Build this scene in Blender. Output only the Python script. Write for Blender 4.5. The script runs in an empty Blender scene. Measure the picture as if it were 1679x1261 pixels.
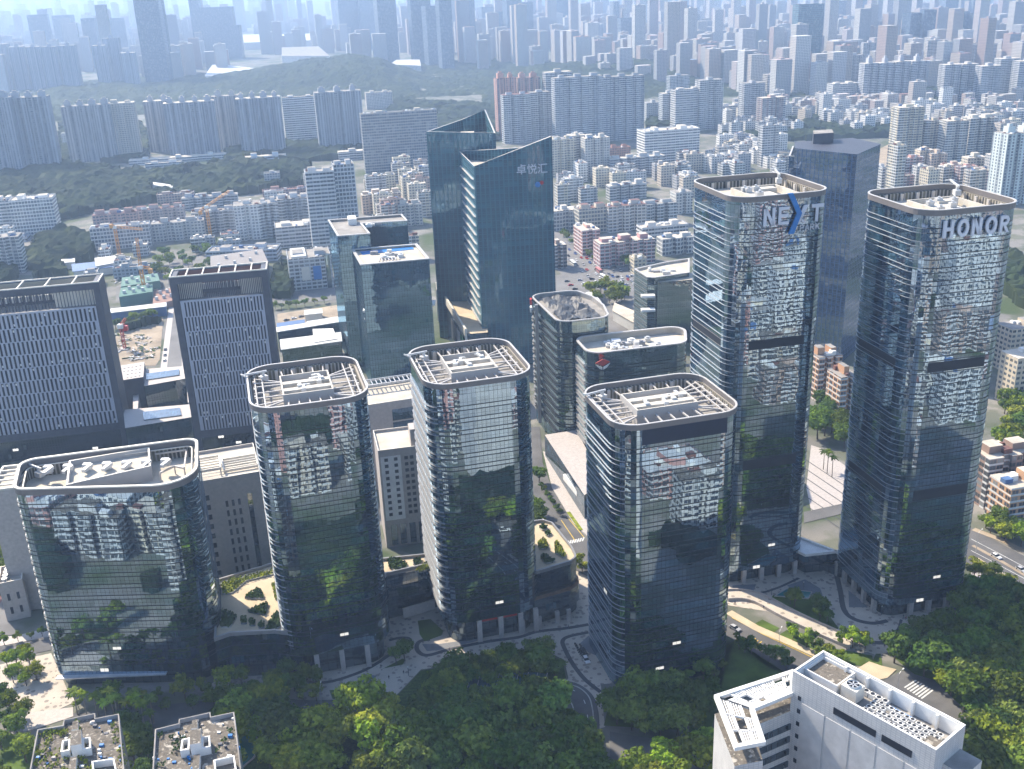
import bpy, math, random
from mathutils import Vector, Matrix, noise

S = bpy.context.scene
COL = S.collection
random.seed(11)
rad = math.radians

# ------------------------------------------------------------------ camera
F, CX, CY, CAMH = 1697.0, 839.5, 630.5, 225.0       # focal length in photo pixels, centre, height of the drone
_p, _r = rad(21.14), rad(-2.373)
_cp, _sp, _cr, _sr = math.cos(_p), math.sin(_p), math.cos(_r), math.sin(_r)
RIGHT = Vector((_cr, _sr * _sp, _sr * _cp))
DOWN = Vector((_sr, -_cr * _sp, -_cr * _cp))
FWD = Vector((0, _cp, -_sp))
cam = bpy.data.cameras.new("camera")
cam.sensor_fit = 'HORIZONTAL'; cam.sensor_width = 36.0; cam.lens = 36.0 * F / 1679.0
cam.clip_start = 1.0; cam.clip_end = 60000.0
cam_ob = bpy.data.objects.new("camera", cam); COL.objects.link(cam_ob)
cam_ob.matrix_world = Matrix(((RIGHT.x, -DOWN.x, -FWD.x, 0), (RIGHT.y, -DOWN.y, -FWD.y, 0),
                              (RIGHT.z, -DOWN.z, -FWD.z, CAMH), (0, 0, 0, 1)))
S.camera = cam_ob

# ------------------------------------------------------------------ sky, sun, exposure
SUN_EL = rad(41.0)
SUN_TO = Vector((-0.695 * math.cos(SUN_EL), 0.719 * math.cos(SUN_EL), math.sin(SUN_EL)))
w = bpy.data.worlds.new("World"); S.world = w; w.use_nodes = True
t = w.node_tree; t.nodes.clear()
sky = t.nodes.new('ShaderNodeTexSky'); sky.sky_type = 'NISHITA'; sky.sun_disc = False
sky.sun_elevation = SUN_EL; sky.sun_rotation = math.atan2(SUN_TO.x, SUN_TO.y)
sky.air_density = 1.0; sky.dust_density = 1.0; sky.ozone_density = 3.0
bg = t.nodes.new('ShaderNodeBackground'); bg.inputs[1].default_value = 0.15
wo = t.nodes.new('ShaderNodeOutputWorld')
t.links.new(sky.outputs[0], bg.inputs[0]); t.links.new(bg.outputs[0], wo.inputs[0])
sun = bpy.data.lights.new("sun", 'SUN'); sun.energy = 4.6; sun.angle = rad(0.53); sun.color = (1.0, 0.88, 0.71)
sun_ob = bpy.data.objects.new("sun", sun); COL.objects.link(sun_ob)
sun_ob.rotation_euler = (-SUN_TO).to_track_quat('-Z', 'Y').to_euler()
S.view_settings.view_transform = 'Standard'; S.view_settings.look = 'None'
S.view_settings.exposure = 1.1; S.view_settings.gamma = 1.0
S.view_settings.use_curve_mapping = False
S.render.engine = 'CYCLES'
S.cycles.use_denoising = True
S.cycles.denoiser = 'OPENIMAGEDENOISE'; S.cycles.denoising_prefilter = 'ACCURATE'
S.cycles.max_bounces = 6; S.cycles.diffuse_bounces = 2; S.cycles.glossy_bounces = 3
S.cycles.transmission_bounces = 2; S.cycles.transparent_max_bounces = 4; S.cycles.volume_bounces = 0
S.cycles.sample_clamp_indirect = 6.0
S.cycles.caustics_reflective = False; S.cycles.caustics_refractive = False


# ------------------------------------------------------------------ where a place seen in the photo stands
def at(x, y, z=0.0):
    d = RIGHT * ((x - CX) / F) + DOWN * ((y - CY) / F) + FWD
    k = (z - CAMH) / d.z
    return Vector((d.x * k, d.y * k, z))

def proj(p):
    q = Vector(p) - Vector((0, 0, CAMH))
    c = q.dot(FWD)
    return CX + F * q.dot(RIGHT) / c, CY + F * q.dot(DOWN) / c

def rise(x, y, P):
    d = RIGHT * ((x - CX) / F) + DOWN * ((y - CY) / F) + FWD
    return CAMH + d.z * math.hypot(P[0], P[1]) / math.hypot(d.x, d.y)

def pts(lst, z=0.0):
    return [tuple(at(a, b, z)[:2]) for a, b in lst]


# ------------------------------------------------------------------ mesh helpers
class MB:
    def __init__(s):
        s.v, s.f, s.m, s.uv = [], [], [], []
    def face(s, ps, m=0, uv=None):
        i = len(s.v); s.v += [tuple(p) for p in ps]
        s.f.append(tuple(range(i, i + len(ps)))); s.m.append(m)
        s.uv.append(uv if uv else [(p[0], p[1]) for p in ps])
    def prism(s, poly, z0, z1, m=0, mt=None, top=True, zt=None, bottom=False, flip=False):
        n = len(poly); u = 0.0
        zz = zt if zt else [z1] * n
        for i in range(n):
            a, b = poly[i], poly[(i + 1) % n]; L = math.hypot(b[0] - a[0], b[1] - a[1])
            za, zb = zz[i], zz[(i + 1) % n]
            q = [(a[0], a[1], z0), (b[0], b[1], z0), (b[0], b[1], zb), (a[0], a[1], za)]
            w = [(u, z0), (u + L, z0), (u + L, zb), (u, za)]
            if flip: q.reverse(); w.reverse()
            s.face(q, m, w); u += L
        if top: s.face([(p[0], p[1], zz[i]) for i, p in enumerate(poly)], m if mt is None else mt)
        if bottom: s.face([(p[0], p[1], z0) for p in reversed(poly)], m)
    def box(s, x0, x1, y0, y1, z0, z1, m=0, mt=None, bottom=False):
        s.prism([(x0, y0), (x1, y0), (x1, y1), (x0, y1)], z0, z1, m, mt, True, None, bottom)
    def ring(s, out, inn, z0, z1, m=0, mt=None, bottom=True):
        n = len(out); mt = m if mt is None else mt; u = 0
        for i in range(n):
            j = (i + 1) % n; a, b, c, d = out[i], out[j], inn[j], inn[i]
            L = math.hypot(b[0] - a[0], b[1] - a[1])
            s.face([(*a, z0), (*b, z0), (*b, z1), (*a, z1)], m, [(u, z0), (u + L, z0), (u + L, z1), (u, z1)])
            s.face([(*c, z0), (*d, z0), (*d, z1), (*c, z1)], m, [(u + L, z0), (u, z0), (u, z1), (u + L, z1)])
            s.face([(*a, z1), (*b, z1), (*c, z1), (*d, z1)], mt)
            if bottom: s.face([(*d, z0), (*c, z0), (*b, z0), (*a, z0)], m)
            u += L
    def beam(s, a, b, w, h, m=0):
        a, b = Vector(a), Vector(b); d = (b - a).normalized()
        x = d.cross(Vector((0, 0, 1)))
        x = Vector((1, 0, 0)) if x.length < 1e-4 else x.normalized()
        y = x.cross(d).normalized(); x *= w / 2; y *= h / 2
        A = [a - x - y, a + x - y, a + x + y, a - x + y]; B = [p + (b - a) for p in A]
        for i in range(4):
            j = (i + 1) % 4; s.face([A[i], A[j], B[j], B[i]], m)
        s.face([A[3], A[2], A[1], A[0]], m); s.face(B, m)
    def tube(s, a, b, r0, r1=None, n=6, m=0, cap=True):
        r1 = r0 if r1 is None else r1
        a, b = Vector(a), Vector(b); d = (b - a).normalized()
        x = d.orthogonal().normalized(); y = d.cross(x)
        A = [a + (x * math.cos(i * 6.2832 / n) + y * math.sin(i * 6.2832 / n)) * r0 for i in range(n)]
        B = [b + (x * math.cos(i * 6.2832 / n) + y * math.sin(i * 6.2832 / n)) * r1 for i in range(n)]
        for i in range(n):
            j = (i + 1) % n; s.face([A[i], A[j], B[j], B[i]], m)
        if cap: s.face(B, m)
    def mesh(s, name, mats, smooth=False):
        me = bpy.data.meshes.new(name); me.from_pydata(s.v, [], s.f)
        for k in mats: me.materials.append(k)
        me.polygons.foreach_set('material_index', s.m)
        ul = me.uv_layers.new(name='UVMap'); flat = [c for f in s.uv for p in f for c in p]
        ul.data.foreach_set('uv', flat)
        if smooth: me.polygons.foreach_set('use_smooth', [True] * len(s.f))
        me.update()
        return me
    def build(s, name, mats, parent=None, loc=(0, 0, 0), rz=0.0, smooth=False):
        return obj(name, s.mesh(name, mats if isinstance(mats, (list, tuple)) else [mats], smooth), parent, loc, rz)

def obj(name, me, parent=None, loc=(0, 0, 0), rz=0.0):
    o = bpy.data.objects.new(name, me); COL.objects.link(o)
    o.location = loc; o.rotation_euler = (0, 0, rz)
    if parent: o.parent = parent
    return o

def tag(o, label=None, cat=None, group=None, kind=None, color=None):
    if label: o['label'] = label
    if cat: o['category'] = cat
    if group: o['group'] = group
    if kind: o['kind'] = kind
    if color: o.color = (*color, 1)
    return o

def thing(name, label, cat, loc=(0, 0, 0), rz=0.0, group=None):
    return tag(obj(name, None, None, loc, rz), label, cat, group)

def copy_thing(src, loc, rz=0.0, label=None, group=None, scale=None):
    c = src.copy(); COL.objects.link(c); c.location = loc; c.rotation_euler = (0, 0, rz)
    if scale: c.scale = scale if isinstance(scale, tuple) else (scale,) * 3
    if label: c['label'] = label
    if group: c['group'] = group
    for ch in src.children:
        d = ch.copy(); COL.objects.link(d); d.parent = c
        for g in ch.children:
            e = g.copy(); COL.objects.link(e); e.parent = d
    return c

def round_poly(corners, radii, seg=6):
    out = []; n = len(corners)
    for i in range(n):
        p = Vector(corners[i]); a = Vector(corners[i - 1]) - p; b = Vector(corners[(i + 1) % n]) - p
        r = radii[i] if isinstance(radii, (list, tuple)) else radii
        if r <= 0: out.append(tuple(p)); continue
        an = a.angle(b); tl = min(r / math.tan(an / 2), a.length * .48, b.length * .48); r = tl * math.tan(an / 2)
        p0, p1 = p + a.normalized() * tl, p + b.normalized() * tl
        c = p + (a.normalized() + b.normalized()).normalized() * (r / math.sin(an / 2))
        a0 = math.atan2(*(p0 - c).yx); a1 = math.atan2(*(p1 - c).yx)
        while a1 < a0: a1 += 2 * math.pi
        if a1 - a0 > math.pi: a1 -= 2 * math.pi
        for k in range(seg + 1):
            q = a0 + (a1 - a0) * k / seg; out.append((c.x + r * math.cos(q), c.y + r * math.sin(q)))
    return out

def offset(poly, d):
    """poly (counter-clockwise) moved outwards by d (a number or a function of the outward normal)"""
    n = len(poly); res = []
    for i in range(n):
        p0, p, p1 = (Vector(poly[k % n]) for k in (i - 1, i, i + 1))
        e0, e1 = (p - p0).normalized(), (p1 - p).normalized()
        n0, n1 = Vector((e0.y, -e0.x)), Vector((e1.y, -e1.x)); m = (n0 + n1)
        if m.length < 1e-6: m = n0
        m.normalize(); k = max(m.dot(n0), .35)
        dd = d(m) if callable(d) else d
        q = p + m * (dd / k); res.append((q.x, q.y))
    return res

def inpoly(p, pl):
    ins = False
    for i in range(len(pl)):
        a, d = pl[i], pl[i - 1]
        if (a[1] > p[1]) != (d[1] > p[1]) and p[0] < (d[0] - a[0]) * (p[1] - a[1]) / (d[1] - a[1]) + a[0]: ins = not ins
    return ins

def rect(w, d, cx=0, cy=0):
    return [(cx - w / 2, cy - d / 2), (cx + w / 2, cy - d / 2), (cx + w / 2, cy + d / 2), (cx - w / 2, cy + d / 2)]

# ------------------------------------------------------------------ materials
class NT:
    def __init__(s, name):
        s.mat = bpy.data.materials.new(name); s.mat.use_nodes = True; s.t = s.mat.node_tree; s.t.nodes.clear()
    def n(s, typ, **k):
        nd = s.t.nodes.new('ShaderNode' + typ)
        for a, b in k.items(): setattr(nd, a, b)
        return nd
    def put(s, sock, v):
        if isinstance(v, bpy.types.NodeSocket): s.t.links.new(v, sock)
        elif v is not None: sock.default_value = (*v, 1) if isinstance(v, tuple) and len(v) == 3 and sock.type == 'RGBA' else v
    def math(s, op, a, b=None, c=None):
        nd = s.n('Math', operation=op)
        for i, v in enumerate((a, b, c)): s.put(nd.inputs[i], v)
        return nd.outputs[0]
    def vmath(s, op, a, b=None, sc=None):
        nd = s.n('VectorMath', operation=op); s.put(nd.inputs[0], a)
        if b is not None: s.put(nd.inputs[1], b)
        if sc is not None: s.put(nd.inputs[3], sc)
        return nd.outputs[0]
    def mix(s, f, a, b, blend='MIX'):
        nd = s.n('Mix', data_type='RGBA', blend_type=blend)
        s.put(nd.inputs[0], f); s.put(nd.inputs[6], a); s.put(nd.inputs[7], b); return nd.outputs[2]
    def noise(s, vec, scale, detail=3.0, col=False, rough=.55):
        nd = s.n('TexNoise'); s.put(nd.inputs['Vector'], vec); nd.inputs['Scale'].default_value = scale
        nd.inputs['Detail'].default_value = detail; nd.inputs['Roughness'].default_value = rough
        return nd.outputs['Color' if col else 'Fac']
    def ramp(s, f, stops):
        nd = s.n('ValToRGB'); s.put(nd.inputs[0], f); e = nd.color_ramp.elements
        e[0].position, e[0].color = stops[0][0], (*stops[0][1], 1); e[1].position, e[1].color = stops[-1][0], (*stops[-1][1], 1)
        for p, c in stops[1:-1]: x = e.new(p); x.color = (*c, 1)
        return nd.outputs[0]
    def geo(s, o='Position'): return s.n('NewGeometry').outputs[o]
    def uv(s):
        sp = s.n('SeparateXYZ'); s.t.links.new(s.n('UVMap').outputs[0], sp.inputs[0]); return sp.outputs[0], sp.outputs[1]
    def rnd(s, a, b, w=0.0):
        c = s.n('CombineXYZ'); s.put(c.inputs[0], a); s.put(c.inputs[1], b); s.put(c.inputs[2], w)
        nd = s.n('TexWhiteNoise'); s.t.links.new(c.outputs[0], nd.inputs[0]); return nd.outputs['Value'], nd.outputs['Color']
    def bsdf(s, color, rough=.8, metal=0.0, spec=.3, normal=None, emit=None, emits=None):
        b = s.n('BsdfPrincipled'); s.put(b.inputs['Base Color'], color); s.put(b.inputs['Roughness'], rough)
        s.put(b.inputs['Metallic'], metal); s.put(b.inputs['Specular IOR Level'], spec)
        if normal is not None: s.put(b.inputs['Normal'], normal)
        if emit is not None: s.put(b.inputs['Emission Color'], emit); s.put(b.inputs['Emission Strength'], emits)
        return b.outputs[0]
    def out(s, sh, vol=None):
        o = s.n('OutputMaterial')
        if sh is not None: s.t.links.new(sh, o.inputs[0])
        if vol is not None: s.t.links.new(vol, o.inputs[1])
        return s.mat

def plain(name, col, rough=.8, metal=0.0, var=.12, scale=.4, spec=.3, tint=None):
    k = NT(name); p = k.geo(); f = k.noise(p, scale, 4)
    lo = tuple(c * (1 - var) for c in col); hi = tuple(min(1, c * (1 + var)) for c in (tint or col))
    return k.out(k.bsdf(k.ramp(f, [(.3, lo), (.7, hi)]), rough, metal, spec))

def obcolor(name, rough=.8, var=.1, scale=.3):
    k = NT(name); f = k.noise(k.geo(), scale, 4)
    c = k.mix(1.0, k.n('ObjectInfo').outputs['Color'], k.ramp(f, [(.3, (1 - var,) * 3), (.7, (1, 1, 1))]), 'MULTIPLY')
    return k.out(k.bsdf(c, rough))

def glass_mat(name, floor=4.4, mod=1.5, refl=.42, tint=(.58, .77, .95), dark=(.004, .014, .030), teal=(.02, .085, .13),
              wob=.012, span=.36, blinds=.06, lit=.004, mull=.055, off=0.0, mullcol=(.012, .014, .016), hline=.013, zlit=60.0):
    k = NT(name); u, v = k.uv()
    us = k.math('DIVIDE', u, mod); vs = k.math('DIVIDE', k.math('ADD', v, off), floor)
    cu, cv = k.math('FLOOR', us), k.math('FLOOR', vs); fu, fv = k.math('FRACT', us), k.math('FRACT', vs)
    zone = k.math('GREATER_THAN', fv, span)
    r1, c1 = k.rnd(cu, k.math('ADD', cv, k.math('MULTIPLY', zone, .37)))
    r2, _ = k.rnd(k.math('FLOOR', k.math('DIVIDE', cu, 3)), cv, 5.3)
    r3, _ = k.rnd(cu, cv, 9.1)
    # mullions and the thin transom at the head of the spandrel
    ml = k.math('ADD', k.math('LESS_THAN', fu, mull), k.math('LESS_THAN', k.math('ABSOLUTE', k.math('SUBTRACT', fv, span)), hline))
    ml = k.math('ADD', ml, k.math('LESS_THAN', k.math('ABSOLUTE', k.math('SUBTRACT', fv, .5 + span / 2)), hline * .6))
    ml = k.math('MINIMUM', ml, 1.0)
    # room behind the pane
    room = k.mix(k.math('POWER', r2, 2.2), dark, teal)
    room = k.mix(k.math('MULTIPLY', r3, .35), room, tuple(c * .6 for c in dark))
    bl = k.math('MULTIPLY', zone, k.math('LESS_THAN', k.math('ADD', r3, k.math('MULTIPLY', r2, .3)), blinds * 1.6))
    room = k.mix(k.math('MULTIPLY', bl, .55), room, (.16, .18, .18))
    room = k.mix(zone, dark, room)
    room = k.mix(ml, room, mullcol)
    # every pane leans its own way, and bellies a little
    pos = k.geo()
    w1 = k.vmath('SCALE', k.vmath('SUBTRACT', c1, (.5, .5, .5)), sc=wob * .35)
    w2 = k.vmath('SCALE', k.vmath('SUBTRACT', k.noise(pos, .11, 1.0, True), (.5, .5, .5)), sc=wob * 2.4)
    w3 = k.vmath('SCALE', k.vmath('SUBTRACT', k.noise(pos, .5, 1.0, True), (.5, .5, .5)), sc=wob * .45)
    nr = k.vmath('NORMALIZE', k.vmath('ADD', k.geo('Normal'), k.vmath('ADD', k.vmath('ADD', w1, w2), w3)))
    gl = k.n('BsdfGlossy'); k.put(gl.inputs['Color'], tint); gl.inputs['Roughness'].default_value = .0
    k.put(gl.inputs['Normal'], nr)
    lw = k.n('LayerWeight'); lw.inputs[0].default_value = .5
    fac = k.math('ADD', refl, k.math('MULTIPLY', k.math('POWER', lw.outputs['Facing'], 4.0), .5))
    fac = k.math('MULTIPLY', fac, k.math('SUBTRACT', 1.0, k.math('MULTIPLY', ml, .93)))
    fac = k.math('MULTIPLY', fac, k.math('SUBTRACT', 1.0, k.math('MULTIPLY', k.math('MULTIPLY', r3, zone), .22)))
    li = k.math('MULTIPLY', k.math('MULTIPLY', zone, k.math('LESS_THAN', fv, .5 + span / 2)), k.math('LESS_THAN', k.rnd(k.math('FLOOR', k.math('DIVIDE', cu, 2)), cv, 2.7)[0], lit))
    li = k.math('MULTIPLY', k.math('MULTIPLY', li, k.math('LESS_THAN', v, zlit)), k.math('SUBTRACT', 1.0, ml))
    base = k.bsdf(room, .5, 0, .2, emit=(1.0, .97, .9), emits=k.math('MULTIPLY', li, .8))
    ms = k.n('MixShader'); k.put(ms.inputs[0], fac); k.put(ms.inputs[1], base); k.put(ms.inputs[2], gl.outputs[0])
    return k.out(ms.outputs[0])

def flat_mat(name, fh=3.0, mod=3.3, win=(.22, .78, .28, .8), glass=(.05, .075, .10), bal=0.0, recess=0, ac=.25, tilt=0.0,
             band=None, band2=None, fade=.14, voff=0.0):
    """rendered flats: wall in the object's colour, a window (or balcony) in every bay of every storey"""
    k = NT(name); u, v = k.uv()
    us, vs = k.math('DIVIDE', u, mod), k.math('DIVIDE', k.math('ADD', v, voff), fh)
    cu, cv, fu, fv = k.math('FLOOR', us), k.math('FLOOR', vs), k.math('FRACT', us), k.math('FRACT', vs)
    r1, c1 = k.rnd(cu, cv); rc, _ = k.rnd(cu, 3.0)
    def inside(x, a, b):
        return k.math('MULTIPLY', k.math('GREATER_THAN', x, a), k.math('LESS_THAN', x, b))
    wm = k.math('MULTIPLY', inside(fu, win[0], win[1]), inside(fv, win[2], win[3]))
    wall = k.n('ObjectInfo').outputs['Color']
    st = k.n('Mapping'); k.put(st.inputs[0], k.geo()); st.inputs[3].default_value = (.5, .5, .06)
    f = k.noise(st.outputs[0], 1.0, 4)
    wall = k.mix(1.0, wall, k.ramp(f, [(.3, (1 - fade,) * 3), (.68, (1, 1, 1))]), 'MULTIPLY')
    if band: wall = k.mix(k.math('LESS_THAN', fv, band2 or .18), wall, band)
    if recess:
        mo = k.math('MODULO', cu, float(recess))
        wall = k.mix(k.math('LESS_THAN', k.math('ABSOLUTE', mo), .5), wall, k.mix(.55, wall, (.12, .14, .17)))
    if bal:
        bm = k.math('MULTIPLY', k.math('LESS_THAN', rc, bal), k.math('LESS_THAN', fv, .3))
        wall = k.mix(bm, wall, (.55, .57, .58))
    acm = k.math('MULTIPLY', k.math('MULTIPLY', inside(fu, .82, .97), inside(fv, .1, .34)), k.math('LESS_THAN', r1, ac))
    wall = k.mix(acm, wall, (.62, .63, .62))
    g = k.mix(r1, tuple(c * .5 for c in glass), tuple(c * 1.5 for c in glass))
    curt = k.math('MULTIPLY', wm, k.math('GREATER_THAN', r1, .8))
    col = k.mix(wm, wall, k.mix(k.math('MULTIPLY', curt, .5), g, (.3, .32, .32)))
    mid = k.math('MULTIPLY', wm, k.math('LESS_THAN', k.math('ABSOLUTE', k.math('SUBTRACT', fu, (win[0] + win[1]) / 2)), .025))
    col = k.mix(k.math('MULTIPLY', mid, .7), col, wall)
    ro = k.math('SUBTRACT', .85, k.math('MULTIPLY', wm, .62))
    return k.out(k.bsdf(col, ro, 0, k.math('ADD', .2, k.math('MULTIPLY', wm, .4))))

M = {}
def M_init():
    M['glass_front'] = glass_mat('tower_glass', refl=.50, wob=.0065, lit=.008)
    M['glass_teal'] = glass_mat('teal_glass', floor=4.0, mod=1.3, refl=.30, tint=(.62, .82, .88), dark=(.008, .022, .032), teal=(.025, .075, .10),
                                wob=.012, blinds=.05, lit=.003)
    M['glass_grid'] = glass_mat('gridded_glass', floor=3.4, mod=1.6, refl=.28, tint=(.44, .74, .95), dark=(.010, .05, .085),
                                teal=(.025, .08, .12), wob=.02, blinds=.04, mull=.1, hline=.03, lit=.002)
    M['glass_blue'] = glass_mat('blue_glass', floor=3.2, mod=3.0, refl=.30, tint=(.60, .74, .92), dark=(.015, .03, .06), teal=(.03, .06, .11),
                                wob=.012, blinds=.08, mull=.2, mullcol=(.05, .10, .19), hline=.05, lit=.003)
    M['glass_slant'] = glass_mat('blue_teal_fluted_glass', floor=4.0, mod=2.8, refl=.2, mull=.3, hline=.05, mullcol=(.045, .13, .165), tint=(.45, .72, .92), dark=(.008, .052, .085), teal=(.03, .135, .185), wob=.004, span=.3, blinds=.03, lit=.001)
    M['glass_low'] = glass_mat('podium_glass', floor=4.4, mod=1.5, refl=.30, tint=(.6, .68, .75), wob=.006, lit=.003)
    M['lobby'] = glass_mat('lobby_glass', floor=8.8, mod=3.0, refl=.25, dark=(.008, .01, .012), teal=(.03, .035, .035), wob=.004, lit=0)
    M['taupe'] = plain('taupe_metal_panels', (.17, .155, .15), .5, .2, .06, .3)
    M['rim'] = plain('pale_metal_rim', (.52, .49, .455), .4, .2, .05, .3)
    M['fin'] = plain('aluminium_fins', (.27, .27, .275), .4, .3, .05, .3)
    M['fin_dark'] = plain('dark_transoms_shaded_fins', (.035, .04, .045), .4, .4, .06, .3)  # shaded sides of the aluminium fins put into a dark colour; also podium transoms
    M['roofbeige'] = plain('roof_concrete', (.50, .45, .37), .9, 0, .2, .12)
    M['roofgrey'] = plain('roof_felt', (.27, .255, .235), .9, 0, .3, .15)
    M['white'] = plain('white_paint', (.74, .73, .70), .6, 0, .1, .25)
    M['cream'] = plain('cream_steel', (.66, .62, .54), .5, .05, .08, .3)
    M['grey'] = plain('grey_render', (.30, .30, .31), .8, 0, .12, .3)
    M['darkgrey'] = plain('dark_cladding', (.065, .072, .095), .55, .1, .15, .3)
    M['navy'] = plain('navy_screen', (.010, .016, .035), .6, 0, .1, .3)
    M['louvre'] = plain('louvre_black', (.016, .02, .03), .6, .1, .1, .5)
    M['stone'] = plain('granite', (.43, .39, .36), .7, 0, .12, .8)
    M['steel'] = plain('galvanised_steel', (.5, .51, .52), .45, .4, .1, .5)
    M['duct'] = plain('duct_metal', (.55, .55, .54), .4, .2, .08, .5)
    M['blue'] = plain('blue_paint', (.02, .17, .46), .4, 0, .08, .5)
    M['red'] = plain('red_paint', (.45, .035, .03), .5, 0, .1, .5)
    M['green_sign'] = plain('green_panel', (.03, .28, .12), .5, 0, .1, .5)
    M['orange'] = plain('crane_orange', (.62, .30, .06), .5, .1, .15, .5)
    M['letters'] = plain('sign_letters_pale', (.62, .63, .68), .5, .1, .04, .5)
    M['tyre'] = plain('rubber', (.02, .02, .02), .9, 0, .1, 2)
    M['carglass'] = plain('car_window', (.015, .02, .025), .1, 0, .1, 2, .6)
    M['skin'] = plain('skin', (.42, .25, .17), .6, 0, .1, 4)
    M['hair'] = plain('black_hair', (.015, .013, .012), .6, 0, .1, 9)
    M['asphalt'] = plain('asphalt', (.115, .113, .112), .95, 0, .28, .09)
    M['asphalt_old'] = plain('worn_asphalt', (.17, .165, .16), .95, 0, .22, .06)
    M['marking'] = plain('road_paint', (.62, .62, .60), .8, 0, .2, .8)
    M['yellow'] = plain('yellow_road_paint', (.55, .38, .06), .8, 0, .2, .8)
    M['kerb'] = plain('kerb_stone', (.42, .40, .37), .9, 0, .15, .5)
    M['band'] = plain('dark_paving_band', (.062, .066, .074), .8, 0, .2, .6)
    M['bluestone'] = plain('grey_stone_paving', (.17, .18, .195), .8, 0, .15, .4)
    M['grass'] = plain('lawn', (.075, .115, .022), .95, 0, .4, .12, .1)
    M['hedge'] = plain('clipped_hedge', (.05, .085, .02), .95, 0, .5, 1.2, .1)
    M['hedge_y'] = plain('yellow_green_shrubs', (.19, .22, .025), .95, 0, .5, .8, .1)
    M['dirt'] = plain('bare_earth', (.33, .27, .20), .95, 0, .35, .06, .1)
    M['water'] = plain('pool_tiles_under_water', (.02, .16, .15), .08, 0, .15, .2, .5)
    M['tarp'] = plain('black_tarpaulin', (.05, .053, .058), .55, 0, .25, .3)
    M['bark'] = plain('bark', (.10, .075, .055), .95, 0, .25, 2)
    M['trunk_pale'] = plain('palm_trunk', (.24, .21, .17), .9, 0, .2, 2)
    M['blueroof'] = plain('blue_sheet_roof', (.08, .15, .30), .5, 0, .12, .2)
    M['whiteroof'] = plain('white_sheet_roof', (.56, .555, .53), .5, 0, .08, .1)
    M['redroof'] = plain('red_tile_roof', (.17, .085, .07), .8, 0, .2, .4)
    M['obpaint'] = obcolor('painted_surface', .5, .06)
    M['obwall'] = obcolor('coloured_render', .85, .12, .12)
    # paving: pale speckled setts
    k = NT('speckled_setts'); p = k.geo(); vo = k.n('TexVoronoi'); k.put(vo.inputs['Vector'], p); vo.inputs['Scale'].default_value = .55
    sp = k.math('LESS_THAN', vo.outputs['Distance'], .42)
    c = k.ramp(k.noise(p, .12, 4), [(.3, (.42, .37, .31)), (.7, (.54, .48, .40))])
    wn = k.n('TexWhiteNoise'); k.put(wn.inputs[0], vo.outputs['Position'])
    c = k.mix(k.math('MULTIPLY', sp, k.math('LESS_THAN', wn.outputs[0], .45)), c, (.27, .235, .20))
    M['setts'] = k.out(k.bsdf(c, .9))
    k = NT('timber_tiles'); p = k.geo(); br = k.n('TexBrick'); k.put(br.inputs['Vector'], p); br.inputs['Scale'].default_value = .9
    br.inputs['Color1'].default_value = (.56, .46, .31, 1); br.inputs['Color2'].default_value = (.50, .41, .28, 1); br.inputs['Mortar'].default_value = (.34, .29, .22, 1)
    br.inputs['Mortar Size'].default_value = .03
    M['deck'] = k.out(k.bsdf(k.mix(.5, br.outputs[0], k.ramp(k.noise(p, .15), [(.3, (.40, .33, .22)), (.7, (.66, .55, .38))])), .9))
    # city ground: patches of paving, yard, planting
    k = NT('city_ground'); p = k.geo(); a = k.noise(p, .012, 6); b = k.noise(p, .05, 4)
    c = k.ramp(a, [(.38, (.07, .095, .045)), (.47, (.17, .165, .15)), (.60, (.25, .235, .21))])
    c = k.mix(k.ramp(b, [(.45, (0, 0, 0)), (.55, (1, 1, 1))]), c, k.mix(.5, c, (.055, .08, .03)))
    M['city'] = k.out(k.bsdf(c, .95, 0, .1))
    # tiled white wall
    k = NT('white_wall_tiles'); u, v = k.uv(); br = k.n('TexBrick'); cb = k.n('CombineXYZ'); k.put(cb.inputs[0], u); k.put(cb.inputs[1], v)
    k.put(br.inputs['Vector'], cb.outputs[0]); br.inputs['Scale'].default_value = .42; br.offset = 0.0
    br.inputs['Color1'].default_value = (.56, .55, .53, 1); br.inputs['Color2'].default_value = (.50, .495, .485, 1); br.inputs['Mortar'].default_value = (.33, .34, .36, 1)
    br.inputs['Mortar Size'].default_value = .03
    M['tile'] = k.out(k.bsdf(k.mix(.3, br.outputs[0], k.ramp(k.noise(k.geo(), .2), [(.3, (.36, .355, .34)), (.7, (.66, .645, .62))])), .5))
    # crown inner cladding: dark slots between pale panels
    k = NT('crown_inner'); u, v = k.uv(); fu = k.math('FRACT', k.math('DIVIDE', u, 1.4))
    s1 = k.math('MULTIPLY', k.math('GREATER_THAN', fu, .25), k.math('LESS_THAN', fu, .85))
    k2, _ = k.rnd(k.math('FLOOR', k.math('DIVIDE', u, 1.4)), 1.0)
    c = k.mix(s1, (.36, .33, .29), k.mix(k2, (.03, .035, .04), (.20, .18, .12)))
    M['crown_in'] = k.out(k.bsdf(c, .7))
    # weed-stained flat roof of old flats
    k = NT('weathered_roof'); p = k.geo(); a = k.noise(p, .35, 5); b = k.noise(p, 1.1, 4)
    c = k.ramp(a, [(.3, (.06, .054, .043)), (.48, (.16, .14, .115)), (.6, (.10, .09, .075)), (.66, (.42, .385, .33))])
    c = k.mix(k.ramp(b, [(.58, (0, 0, 0)), (.66, (1, 1, 1))]), c, (.33, .30, .25))
    M['oldroof'] = k.out(k.bsdf(c, .95))
    # forest seen from afar
    k = NT('forest_canopy'); p = k.geo(); a = k.noise(p, .035, 6); b = k.noise(p, .009, 3)
    c = k.ramp(a, [(.32, (.005, .014, .007)), (.5, (.013, .027, .010)), (.68, (.032, .05, .016))])
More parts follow.
